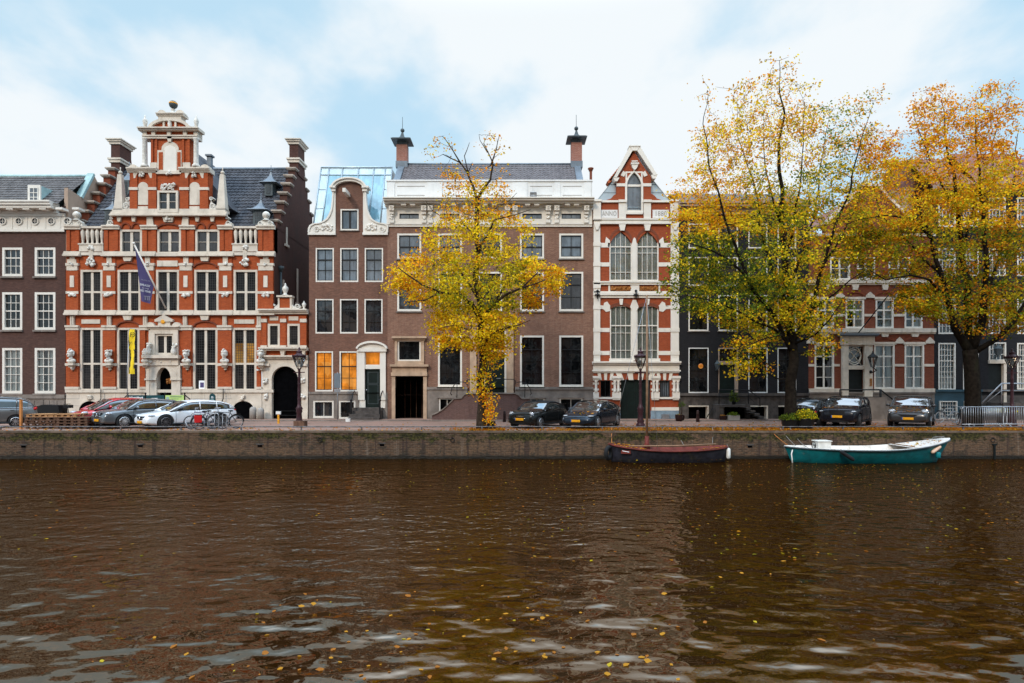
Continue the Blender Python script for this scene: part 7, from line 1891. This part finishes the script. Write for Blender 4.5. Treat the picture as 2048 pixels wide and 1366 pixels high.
for _ in range(120):
    x=random.choice([random.uniform(-2.6,-1.2),random.uniform(1.2,2.6)]); t=x/5.6+.5; pts.append((bn.x+x,bn.y+random.choice([-1,1])*(hbn(t)-random.uniform(.0,.12)),bn.z+tpn(t)+.02))
o=litter('boat_leaves',pts,.09,'oodyy',lift=.006); tag(o,'orange leaves caught along the red gunwale of the navy boat','leaf litter',kind='stuff')
m=MB(); m.tube([(-2.86+.0,-.28+.12*0,0.0)]*2,.01) if False else None
m=MB(); c=Vector((bn.x-2.86,bn.y-.30,WZ+.44)); 
m.tube([c+Vector((.02*math.cos(a),.23*math.cos(a)*.8-.0,.26*math.sin(a)))+Vector((.22*math.cos(a)*.55,0,0)) for a in [2*math.pi*i/20 for i in range(21)]],.095,8,cap=False); o=m.build('tyre_fender',M['tyre']); settle(o,c); tag(o,'old car tyre hung as a fender at the left end of the navy boat','fender','fenders hung on the boats')
fender('boat_fender','long white fender hanging at the right end of the navy boat',(bn.x+2.72,bn.y-.33,WZ+.42),(0,0,1),.52,.095,'fender_white',(bn.x+2.68,bn.y-.25,WZ+.86))
def mooring(label,mat,a,b,sag):
    m=MB(); rope(m,a,b,sag,.016); o=m.build('mooring_rope',M[mat]); settle(o,a); tag(o,label,'rope','mooring ropes')
mooring('orange mooring rope from the quay to the stern of the teal boat','rope_orange',(12.75,QY+.6,.12),(bt.x-3.72,bt.y,WZ+.80),.05)
mooring('slack grey mooring rope, left of two beside the teal boat','rope_grey',(13.35,QY+.6,.12),(bt.x-3.2,bt.y+.3,WZ+.74),.06)
mooring('slack grey mooring rope running to the wheel console','rope_grey',(13.85,QY+.6,.12),(bt.x-2.5,bt.y+.1,WZ+.60),.22)
mooring('orange mooring rope from the quay to the left end of the navy boat','rope_orange',(4.95,QY+.6,.12),(bn.x-2.65,bn.y,WZ+.88),.02)
mooring('grey mooring rope hanging beside the mast of the navy boat','rope_grey',(8.2,QY+.6,.12),(bn.x+.95,bn.y+.6,WZ+.66),.10)
mooring('grey mooring rope at the right half of the navy boat','rope_grey',(10.0,QY+.6,.12),(bn.x+2.2,bn.y+.3,WZ+.78),.12)
m=MB(); m.box(23.5,23.57,QY-.07,QY+.02,WZ-.1,-.62); m.box(23.42,23.65,QY-.06,QY+.02,-.69,-.615); o=m.build('mooring_post',M['black_timber']); settle(o,(23.53,QY,WZ)); tag(o,'dark timber post fixed to the quay wall right of the teal boat','post')

# ================================================================== street furniture
def lamp_post(label,px,Y):
    b=at(px,800,Y); b.z=0; T=thing('street_lamp',label,'street lamp',b,'old iron street lamps'); x,y=b.x,b.y
    m=MB(); m.lathe((x,y,0),[(.24,0),(.24,.12),(.17,.2),(.2,.28),(.15,.42),(.13,.75),(.17,.82),(.15,.9),(.19,1.0),(.12,1.1),(.085,1.25),(.075,2.6),(.085,2.65),(.07,2.7),(.06,3.05),(.09,3.1),(.05,3.15)],12)
    for k in range(3):
        z=1.5+.4*k; m.lathe((x,y,z),[(.078,0),(.10,.03),(.078,.06)],10)
    m.box(x-.3,x+.3,y-.025,y+.025,2.92,2.97)
    m.build('post',M['lamp_iron'],T)
    z=3.15
    g=MB(); g.lathe((x,y,z+.10),[(.15,0),(.34,.52)],6,smooth=False); g.build('lantern_glass',M['lantern_glass'],T)
    m=MB()
    for k in range(6):
        a=2*math.pi*(k+.5)/6; ca,sa=math.cos(a),math.sin(a)
        m.tube([(x+.15*ca,y+.15*sa,z+.1),(x+.35*ca,y+.35*sa,z+.63)],.016,5); m.tube([(x+.05*ca,y+.05*sa,z-.02),(x+.12*ca,y+.12*sa,z+.03),(x+.15*ca,y+.15*sa,z+.1)],.014,5)
        a2=2*math.pi*(k+1.5)/6; m.tube([(x+.35*ca,y+.35*sa,z+.63),(x+.35*math.cos(a2),y+.35*math.sin(a2),z+.63)],.024,5)
        m.lathe((x+.34*ca,y+.34*sa,z+.64),[(.02,0),(.035,.05),(.01,.13)],6)
    m.build('lantern_frame',M['lamp_iron'],T)
    m=MB(); m.lathe((x,y,z+.66),[(.36,0),(.30,.06),(.17,.12),(.13,.22),(.16,.25),(.13,.29),(.05,.33),(.06,.42),(.015,.5)],12); m.build('crown',M['lamp_iron'],T)
    m=MB(); m.ball((x,y,z+.34),.06,.06,.13,10,8); m.build('bulb',M['lamp_white'],T)
lamp_post('old iron street lamp in front of the white arched gatehouse',598.5,32.4)
lamp_post('old iron street lamp in front of the red house with the dated panels',1281,32.7)
lamp_post('old iron street lamp behind the crowd barriers at the right edge',2024,33.4)
m=MB(); m.obox((-11.35,32.2,.17),(.28,0,0),(0,.28,0),(0,0,.17)); o=m.build('lamp_base_box',M['wood_dark']); settle(o,(-11.35,32.2,0)); tag(o,'low brown box round the foot of the left street lamp','box')
def bollard(label,px,py_top,py_base,mat,kind='iron'):
    Y=CAM_H*F_PX/(py_base-HOR); c=at(px,py_base,Y); h=at(px,py_top,Y).z-c.z; z0=0.05 if Y>FY-1.95 else 0
    m=MB()
    if kind=='stone': m.lathe((c.x,c.y,z0),[(.22,0),(.21,h*.8),(.17,h*.92),(.08,h)],12)
    else: m.lathe((c.x,c.y,z0),[(.11,0),(.10,h*.3),(.085,h*.62),(.10,h*.66),(.075,h*.72),(.085,h*.86),(.06,h*.96),(.02,h)],10)
    o=m.build('bollard',M[mat]); settle(o,(c.x,c.y,z0)); tag(o,label,'bollard')
bollard('thick grey stone bollard beside the cellar arch',506,815,840,'carved_grey','stone')
bollard('grey stone bollard between the cellar arch and the big gate',521.5,817,840,'carved_grey','stone')
bollard('brown pointed bollard before the steps of the bell gable house',698.5,811,837.5,'pot')
bollard('dark iron bollard left of the small black car',1009,821,844,'pot')
bollard('dark red iron bollard before the black house',1395.5,820,844,'pot')
c=at(697,843,37.5); m=MB(); m.box(c.x-.13,c.x+.13,37.3,37.5,0.0,.2); o=m.build('white_block',M['cool_white']); settle(o,(c.x,37.4,0)); tag(o,'small white block at the foot of the brown bollard','block')
c=at(675,800,38.9); T=thing('sign_post','grey sign post with blank backed panels before the orange windows','sign',(c.x,c.y,.05))
m=MB(); m.tube([(c.x,c.y,.05),(c.x,c.y,3.1)],.035,8); m.build('pole',M['steel'],T)
m=MB(); m.box(c.x-.2,c.x+.2,c.y-.06,c.y-.04,2.1,3.05); m.build('sign_panel',M['lead'],T)
m=MB(); m.box(c.x-.2,c.x+.2,c.y-.06,c.y-.04,1.83,2.04); m.build('lower_panel',M['steel'],T)
c=at(557,840,35.4); T=thing('marker_post','short yellow marker post with a white cap before the big gate','post',(c.x,c.y,0))
m=MB(); m.box(c.x-.05,c.x+.05,c.y-.05,c.y+.05,0,.55); m.build('shaft',M['gold'],T); m=MB(); m.box(c.x-.13,c.x+.13,c.y-.07,c.y+.07,.55,.72); m.build('cap',M['cool_white'],T)
# orange timber post and pallets
c=at(42,855,31.0); m=MB(); m.box(c.x-.05,c.x+.05,c.y-.05,c.y+.05,0,1.5); o=m.build('timber_post',M['wood_orange']); settle(o,(c.x,c.y,0)); tag(o,'slim orange timber post in front of the grey car','post')
def pallet(label,loc,rotz,Lx=1.6,Ly=1.0,mat='wood_dark'):
    T=thing('pallet',label,'pallet',loc,'stacked wooden pallets',rotz)
    m=MB()
    for k in range(6): y=-Ly/2+.05+(Ly-.1)*k/5; m.box(-Lx/2,Lx/2,y-.06,y+.06,.125,.147)
    m.build('deck_boards',M[mat],T,local=True)
    m=MB()
    for j in(-1,0,1):
        y=j*(Ly/2-.07); m.box(-Lx/2,Lx/2,y-.055,y+.055,0,.023); m.box(-Lx/2+.01,Lx/2-.01,y-.05,y+.05,.104,.124)
        for k in range(5):
            x=-Lx/2+.085+(Lx-.17)*k/4; m.box(x-.07,x+.07,y-.048,y+.048,.01,.115)
    for x in(-Lx/2+.06,Lx/2-.06): m.box(x-.04,x+.04,-Ly/2+.03,Ly/2-.03,.1,.122)
    m.build('base_frame',M[mat],T,local=True)
    return T
ords=['bottom','second','third','fourth']
for s,px in(('left',88),('right',151)):
    for k in range(4):
        c=at(px,850,31.0); pallet('dark weathered pallet, %s of the %s pile by the grey car'%(ords[k],s),(c.x+random.uniform(-.04,.04),31.2+random.uniform(-.04,.04),.002+.15*k),random.uniform(-.02,.02))
for k,px in enumerate((100,143)):
    c=at(px,850,31.6); pallet(('pale orange new pallet lying on top, left one','pale orange new pallet lying on top, right one')[k],(c.x,31.45,.605),random.uniform(-.03,.03),1.45,1.1,'wood_pale')
# cargo bike under a cover
c=at(100,830,35.5); T=thing('cargo_bike','cargo bike under a black cover behind the pallets','cargo bike',(c.x,c.y,0))
m=MB(); m.prism([(-.95,.55),(-.7,.95),(-.2,1.12),(.75,1.08),(.8,.5),(.6,.35),(-.7,.35)],-.35,.35,px=False)
m.v=[(x,y-FY,z) for x,y,z in m.v]; m.build('cover',M['trim_black'],T,local=True)
for x in(-.75,1.15):
    m=MB(); m.tube([(x+.3*math.cos(a),0,.32+.3*math.sin(a)) for a in [2*math.pi*i/20 for i in range(21)]],.03,6); m.build('wheel',M['tyre'],T,local=True)
m=MB(); m.tube([(.7,0,.5),(1.15,0,.32),(1.05,0,.95),(.7,0,.55)],.025,6); m.tube([(1.0,-.28,1.15),(1.0,.28,1.15)],.02,6); m.tube([(1.0,0,1.15),(1.03,0,.9)],.02,6); m.box(.9,1.25,-.18,.18,.92,1.1); m.build('frame',M['iron'],T,local=True)
# bicycles
def bicycle(label,loc,rotz,mat,lean=.0,basket=None,cat='bicycle',tyre='tyre',group='bicycles at the rack'):
    T=thing('bicycle',label,cat,loc,group,rotz); T.rotation_euler=(lean,0,rotz)
    def ring(x,r,rr,mt,nm,par=T):
        m=MB(); m.tube([(x+r*math.cos(a),0,.35+r*math.sin(a)) for a in [2*math.pi*i/28 for i in range(29)]],rr,6)
        return m.build(nm,M[mt],par,local=True)
    for x in(-.53,.55):
        w_=ring(x,.33,.020,tyre,'wheel'); m=MB()
        for k in range(14): a=2*math.pi*k/14; m.tube([(x,.02*(-1)**k,.35),(x+.32*math.cos(a),0,.35+.32*math.sin(a))],.004,3)
        m.tube([(x+.305*math.cos(a),0,.35+.305*math.sin(a)) for a in [2*math.pi*i/24 for i in range(25)]],.011,5)
        m.build('rim',M['steel'],w_,local=True)
    m=MB(); bb=(-.08,0,.30); st=(-.24,0,.82); hd=(.38,0,.86)
    for a,b in((bb,st),(bb,(.36,0,.70)),(st,hd),((-.53,0,.35),bb),((-.53,0,.35),st),((.55,0,.35),hd)): m.tube([a,b],.018,6)
    m.build('frame',M[mat],T,local=True)
    m=MB(); m.ball((-.27,0,.92),.14,.08,.045,10,6); m.tube([(-.25,0,.82),(-.27,0,.9)],.015,5); m.build('saddle',M['rubber'],T,local=True)
    m=MB(); m.tube([(.37,0,.86),(.35,0,1.02)],.015,5); m.tube([(.2,-.28,1.08),(.34,-.24,1.06),(.37,0,1.03),(.34,.24,1.06),(.2,.28,1.08)],.014,6); m.build('handlebar',M['steel'],T,local=True)
    m=MB(); m.tube([(-.53+.37*math.cos(a),0,.35+.37*math.sin(a)) for a in [R(20+160*i/12) for i in range(13)]],.022,5); m.box(-.75,-.3,-.06,.06,.74,.755); m.build('mudguard',M['trim_black'],T,local=True)
    m=MB(); m.lathe((-.08,-.05,.30),[(.09,-.01),(.09,.01)],12,'y'); m.tube([(-.08,-.08,.3),(-.02,-.08,.15)],.012,5); m.tube([(-.08,.08,.3),(-.14,.08,.45)],.012,5); m.build('crank',M['steel'],T,local=True)
    if basket:
        for s in(-1,1):
            m=MB(); m.obox((-.55,s*.15,.55),(.17,0,0),(0,.06,0),(0,0,.17)); m.build('pannier',M[basket],T,local=True)
    return T
c=at(408,850,30.9); bicycle('dark bicycle with red panniers at the rack before the white car','placeholder',0,'iron') if False else None
bicycle('black city bicycle with red pannier bags at the rack',(at(420,850,30.5).x,30.55,0),R(24),'iron',R(4),'red_plastic')
bicycle('purple framed bicycle left of the red pannier bags',(at(405,850,30.9).x,30.95,0),R(205),'purple_cloth',R(-5))
bicycle('black bicycle at the right end of the rack',(at(449,850,30.9).x,30.95,0),R(205),'iron',R(5))
for k,px in enumerate((386,411,432,448)):
    c=at(px,850,30.35); m=MB(); x,y=c.x,30.4
    m.tube([(x-.1,y,0),(x-.1,y,.72)]+[(x+.1*math.cos(a),y,.72+.1*math.sin(a)) for a in [math.pi-math.pi*i/8 for i in range(9)]]+[(x+.1,y,.1),(x+.1,y,0)],.022,6); o=m.build('rack_hoop',M['steel']); settle(o,(x,y,0)); tag(o,('leftmost steel bicycle rack hoop','second steel bicycle rack hoop from the left','third steel bicycle rack hoop from the left','rightmost steel bicycle rack hoop')[k],'bike rack','steel bicycle rack hoops')
c=at(378,850,30.35); m=MB(); m.tube([(c.x-.2,30.4,.42),(c.x-.15,30.4,.2),(c.x,30.4,.1),(c.x+.08,30.4,.25),(c.x+.1,30.4,0)],.022,6); o=m.build('bent_hoop',M['steel']); settle(o,(c.x,30.4,0)); tag(o,'bent steel hoop at the left end of the bicycle rack','bike rack')
bicycle('dark bicycle with saddle bags leaning near the right tree',(at(1922,850,33.4).x,33.4,0),R(70),'iron',R(4),'trim_black',group='bicycles by the right tree')
bicycle('pale grey bicycle standing by the barred cellar window',(at(1899,850,36.0).x,36.2,0),R(10),'steel',R(3),tyre='steel',group='bicycles by the right tree')
bicycle('black bicycle close to the trunk of the right tree',(at(1931,850,33.7).x,33.9,0),R(60),'iron',R(-4),None,group='bicycles by the right tree')
# crowd barriers
def barrier(label,loc,rotz):
    T=thing('crowd_barrier',label,'barrier',loc,'steel crowd barriers',rotz); m=MB()
    P=[(-1.15,0,.18),(-1.15,0,.95)]+[(-1.0-.15*math.cos(a),0,.95+.15*math.sin(a)) for a in [R(15*i) for i in range(1,7)]]+[(1.0+.15*math.sin(a),0,.95+.15*math.cos(a)) for a in [R(15*i) for i in range(0,6)]]+[(1.15,0,.95),(1.15,0,.18),(-1.15,0,.18)]
    m.tube(P,.024,6); m.build('frame',M['steel'],T,local=True)
    m=MB()
    for k in range(17): x=-1.02+2.04*k/16; m.tube([(x,0,.18),(x,0,1.1)],.012,5)
    m.build('bars',M['steel'],T,local=True,); 
    m=MB()
    for x in(-.85,.85): m.tube([(x,-.3,.02),(x,0,.2),(x,.3,.02)],.02,5)
    m.build('feet',M['steel'],T,local=True)
barrier('steel crowd barrier nearest the water by the right tree',(24.9,31.75,0),R(3)); barrier('steel crowd barrier in the middle of the row at the right edge',(25.35,32.05,0),R(4)); barrier('steel crowd barrier at the back of the row by the right tree',(25.95,32.4,0),R(6)); barrier('steel crowd barrier cut by the right picture edge',(27.2,31.9,0),R(2))
# planters and pots
def shrub(T,c,r,h,n,size,pal,seed=1,dens=1.0):
    g=np.random.default_rng(seed); d=g.normal(size=(n,3)); d/=np.linalg.norm(d,axis=1,keepdims=True); q=g.uniform(.45,1.05,(n,1))
    P=d*q*np.array([r,r,h]); P[:,2]=np.abs(P[:,2])*1.0; P+=np.array(c); nm=d+g.normal(size=(n,3))*.5; nm/=np.linalg.norm(nm,axis=1,keepdims=True)
    C=np.array([PAL[k] for k in pal]); tint=C[g.integers(0,len(pal),n)]*g.uniform(.6,1.2,(n,1))*(0.55+.6*q)
    leaf_mesh('foliage',P,nm,g.uniform(size*.7,size*1.3,n),tint,M['leaf'],T)
def planter(label,px,Y,r,h,sr,sh,n,pal,mat='trim_black',size=.07,square=False,seed=1,z0=0,name='planter',stem=0):
    c=at(px,850,Y); T=thing(name,label,'planter',(c.x,Y,z0))
    m=MB()
    if square: m.box(c.x-r,c.x+r,Y-r*.6,Y+r*.6,z0,z0+h)
    else: m.lathe((c.x,Y,z0),[(r*.72,0),(r*.95,h*.5),(r,h*.92),(r*1.04,h),(r*.9,h-.02)],18)
    m.build('pot',M[mat],T)
    if stem: m=MB(); m.tube([(c.x,Y,z0+h-.05),(c.x+.03,Y,z0+h+stem)],.025,6); m.build('stem',M['bark'],T)
    shrub(T,(c.x,Y,z0+h-.03+stem),sr,sh,n,size,pal,seed)
planter('round black planter with dark green shrub at the foot of the big tree',1580,30.9,.42,.50,.55,.34,700,'kkg',seed=2)
planter('round black planter with brighter yellow green shrub beside it',1610,30.75,.44,.55,.62,.52,900,'glgly',seed=3)
planter('grey flower box with green plant under the black house steps',1466,38.2,.36,.36,.4,.26,260,'kg','carved_grey',.06,True,4)
planter('dark red pot left of the grey flower box',1446,38.3,.26,.34,.22,.1,60,'db','pot',.05,False,5)
planter('tall dark glazed pot with a thin grey olive shrub by the red house corner',1363,38.2,.2,.38,.3,.4,220,'kk','pot',.05,False,6,stem=.55)
planter('fat dark glazed pot nearest the red house corner',1358,37.9,.25,.42,.18,.08,60,'bk','pot',.05,False,7)
planter('leafy green plant standing on the black house steps',1468,39.0,.14,.22,.34,.75,320,'kkg','trim_black',.08,False,8,z0=fz(808))
planter('yellow green plant behind the crowd barriers',2005,34.5,.3,.75,.7,.25,380,'gll','trim_black',.08,False,9)
# wall board, banners, flag
c=Vector((fx(426),FY-.15,0)); T=thing('notice_board','arched dark green notice board on the white plinth','notice board',(c.x,FY-.1,fz(806)))
m=MB(); m.prism([(420.5,806),(420.5,793)]+arcp(426,793,5.5,6,180,0,8)+[(431.5,806)],.05,.11); m.build('board',M['teal_board'],T)
m=MB(); m.p(422.5,799,429.5,805,.11,.118); m.build('lower_panel',M['verdigris'],T)
m=MB(); m.p(424,793,428,794,.11,.117); m.p(423.5,795.2,428.5,796.2,.11,.117); m.build('board_lettering',M['white_ink'],T)
def banner(label,px0,px1,mat,marks):
    T=thing('banner',label,'banner',(gx((px0+px1)/2,1.6),FY-1.62,gz(805,1.6)),'banners on the stoop railing')
    m=MB(); m.box(gx(px0,1.6),gx(px1,1.6),FY-1.62,FY-1.6,gz(805,1.6),gz(790.5,1.6)); m.build('cloth',M[mat],T)
    for nm,mt,rects in marks:
        m=MB()
        for a,b,c_,d in rects: m.box(gx(a,1.62),gx(c_,1.62),FY-1.628,FY-1.621,gz(d,1.62),gz(b,1.62))
        m.build(nm,M[mt],T)
rw=random.Random(4)
banner('narrow dark banner with broken white and red lettering, leftmost on the railing',256.5,289.5,'teal_board',[('white_print','white_ink',[(258+2.6*k,793+rw.random()*1.5,259.6+2.6*k,796+rw.random()*5) for k in range(11)]),('red_print','red_plastic',[(257+rw.random()*6,797,264+rw.random()*9,801),(276,799,282,803)])])
banner('dark teal banner with two short white lines in the middle of the railing',292.5,328.5,'teal_board',[('white_print','white_ink',[(303,796.2,315,798),(305,799.4,316,801)])])
banner('lime green banner at the right of the stoop railing',331,368,'lime_board',[('dark_print','teal_plinth',[(340,793,363,794.2),(343,797.5,357,798.2)]),('round_mark','verdigris',[(332.5,794,338,800)])])
T=thing('yellow_banner','tall yellow banner streaked with dark ink on a pole by the portal','banner',(fx(254.5),FY-1.5,0))
def bp(px,py,d): return (gx(px,d),FY-d,gz(py,d))
m=MB(); m.tube([bp(255,839,1.7),bp(254.5,745,1.6),bp(258.5,658,1.4)],.025,6); m.tube([bp(258.5,658,1.4),bp(271,658.5,1.4)],.02,5); m.build('pole',M['steel'],T)
m=MB(); 
for i in range(15):
    for j in range(5):
        t=i/14; u=j/4; m.v.append((gx(258.5-1.5*t+(12.5-.8*t)*u,1.45),FY-1.45-.05*math.sin(u*5+t*6)-.03*math.sin(t*9),gz(658.5+89.5*t,1.45)))
for i in range(14):
    for j in range(4): m.f.append((i*5+j,i*5+j+1,(i+1)*5+j+1,(i+1)*5+j)); m.sm.append(True)
t=NT('streaked_banner'); c_=t.coord(); xx_,yy_,zz_=t.sep(c_); nz_=t.noise(t.mapping(c_,(4,4,1.4)),1.0,5,.7)
edge=t.math('SUBTRACT',t.math('ADD',nz_,t.math('MULTIPLY',t.math('ABSOLUTE',t.math('ADD',xx_,-1.27)),1.25)),.0)
t.bsdf(t.mix(t.step(edge,.64,.74),(.85,.60,.012),t.mix(t.noise(c_,5,3),(.012,.02,.012),(.10,.06,.03))),.8); M['streaked_banner']=t.m
cl=m.build('cloth',M['streaked_banner'],T)
text_mesh('F3',.42,'lettering',M['black_ink'],T,(gx(265,1.56),FY-1.56,gz(670,1.56)),sx=.8)
# flag
T=thing('flag','purple flag with white lettering hanging from a slanted pole over the door','flag',(fx(331),FY-.3,fz(622)))
A=Vector((fx(331.5),FY-.35,fz(617))); Bp=Vector((fx(267.5),FY-2.6,fz(487)))
def onp(px,py,Y): return at(px,py,Y)
A=at(331.5,617,FY-.4); Bp=at(267.5,487,FY-1.6)
m=MB(); m.tube([A,Bp],.05,8); m.ball(Bp,.09); m.build('flag_pole',M['white_paint'],T)
m=MB(); n1=16;n2=9; T0=A.lerp(Bp,.98); T1=A.lerp(Bp,.37)
for i in range(n1+1):
    u=i/n1; topp=T0.lerp(T1,u); 
    bl_=at(276.5,601,topp.y); br_=at(303,608,topp.y); zb_=bl_.z+(br_.z-bl_.z)*u; xb_=bl_.x+(br_.x-bl_.x)*u
    for j in range(n2+1):
        v=j/n2; m.v.append((topp.x+(xb_-topp.x)*v**.8,topp.y+(FY-1.0-topp.y)*v*.5+.035*math.sin(u*9+v*2)*v,topp.z+(zb_-topp.z)*v))
for i in range(n1):
    for j in range(n2): a=i*(n2+1)+j; m.f.append((a,a+1,a+n2+2,a+n2+1)); m.sm.append(True)
m.build('flag_cloth',M['purple_cloth'],T)
from mathutils.bvhtree import BVHTree
bv=BVHTree.FromPolygons([Vector(q) for q in m.v],m.f)
def drape(o):
    off=wloc(T)
    for q in o.data.vertices:
        w_=q.co+off; hit=bv.ray_cast(Vector((w_.x,FY-5,w_.z)),Vector((0,1,0)))
        if hit[0] is not None: q.co.y=hit[0].y-.02-off.y
        else: q.co.y=FY-1.15-off.y
yl=FY-1.15
def fl(s,px,py,sz,mat='white_ink',sx=1): drape(text_mesh(s,sz,'flag_lettering',M[mat],T,at(px,py,yl),ax=(1,0,-.14),sx=sx,extr=0))
fl('MUSEUM',291.5,561,.12,'grey_ink',sx=.85); fl('EMBASSY',290.5,571,.20,sx=.56); fl('OF THE',291,577,.08); fl('FREE MIND',290.5,582.5,.20,sx=.50)
m=MB(); c=at(293,597,yl); 
for k in range(3): m.box(c.x-.10+.08*k,c.x-.06+.08*k,yl-.01,yl,c.z-.1,c.z+.12)
m.box(c.x-.13,c.x+.13,yl-.01,yl,c.z+.12,c.z+.17); drape(m.build('flag_emblem',M['grey_ink'],T))
# small flagpoles on the red and white house
for px0,py0,px1,py1,lab in((1712,672,1793,570,'bare slanted flagpole above the portal of the white banded house'),):
    a=at(px0,py0,FY-.3); b=at(px1,py1,FY-2.2); m=MB(); m.tube([a,b],.035,6); o=m.build('flagpole',M['iron']); settle(o,a); tag(o,lab,'flagpole')
m=MB(); c=at(982,848,30.6); m.obox((c.x,30.7,.2),(.22,0,0),(0,.18,0),(0,0,.2)); o=m.build('black_sack',M['trim_black']); settle(o,(c.x,30.7,0)); tag(o,'black box at the foot of the slender golden tree','box')
# leaves on the bonnets
def onto(name,label,x0,x1,y0,y1,n,pal,size=.1):
    SC.view_layers[0].update(); dg=bpy.context.evaluated_depsgraph_get(); P=[]
    for _ in range(n*6):
        if len(P)>=n: break
        x=random.uniform(x0,x1); y=random.uniform(y0,y1); hit,loc,nrm,idx,ob,_m=SC.ray_cast(dg,Vector((x,y,2.6)),Vector((0,0,-1)))
        if hit and .4<loc.z<1.75 and nrm.z>.55 and ob.name.split('.')[0] in('body','roof','window_glass'): P.append(tuple(loc))
    if P: o=litter(name,P,size,pal,lift=.006); tag(o,label,'leaf litter',kind='stuff')
onto('bonnet_leaves','orange leaves on the bonnet of the dark blue grey saloon',3.2,6.2,29.8,33.5,34,'ooyd')
onto('bonnet_leaves','brown and orange leaves strewn over the graphite car',20.2,23.5,30.4,35.0,150,'oddbb',.085)
onto('bonnet_leaves','few leaves on the roof and bonnet of the black car by the planters',16.2,19.6,30.4,35,40,'dbo',.085)
# ================================================================== the viewer's own bank: plain house fronts that the window panes mirror
rr=random.Random(12); x=-62.0; k=0
desc=['plain brown brick house on the near bank, widest of the row','narrow red brick house on the near bank with a stepped top','plain dark brick house on the near bank with white cornice','pale brick house on the near bank with a tall attic','slim brown brick house on the near bank','red brick house on the near bank with white cornice','dark brick house on the near bank with high attic','broad pale brick house on the near bank','narrow brown house at the end of the near bank','tall dark brick house at the end of the near bank']
mats=['brown_brick','scarlet_brick','dark_brick','pale_brick','side_brick','russet_brick','dark_brick','pale_brick','brown_brick','dark_brick']
while k<10:
    w_=rr.uniform(9,15); h=rr.uniform(11.5,15.5); Yb=-13.0
    T=thing('canal_house',desc[k],'house',(x+w_/2,Yb,0),'houses on the near bank')
    m=MB(); m.box(x,x+w_-.05,Yb-9,Yb,WZ,h)
    if k%2: m.add([(x+.6,Yb-.3,h),(x+w_-.65,Yb-.3,h),(x+w_/2,Yb-.3,h+3.4),(x+.6,Yb-8,h),(x+w_-.65,Yb-8,h),(x+w_/2,Yb-8,h+3.4)],[(0,2,1),(3,4,5),(0,3,5,2),(1,2,5,4)])
    m.build('wall',M[mats[k]],T)
    m=MB(); m.box(x-.02,x+w_-.03,Yb+.01,Yb+.5,h-.7,h+.1); m.build('cornice',M['white_paint'],T)
    nb_=max(2,int(w_/3.1))
    for r_ in range(3):
        for c_ in range(nb_):
            cx_=x+w_*(c_+.5)/nb_; z0=1.2+r_*3.6
            m=MB(); m.box(cx_-.75,cx_+.75,Yb+.005,Yb+.06,z0,z0+2.4); f=m.build('window',M['white_paint'],T)
            m=MB(); m.box(cx_-.6,cx_+.6,Yb+.061,Yb+.07,z0+.15,z0+2.25); m.build('pane',M['void'],f)
    x+=w_; k+=1
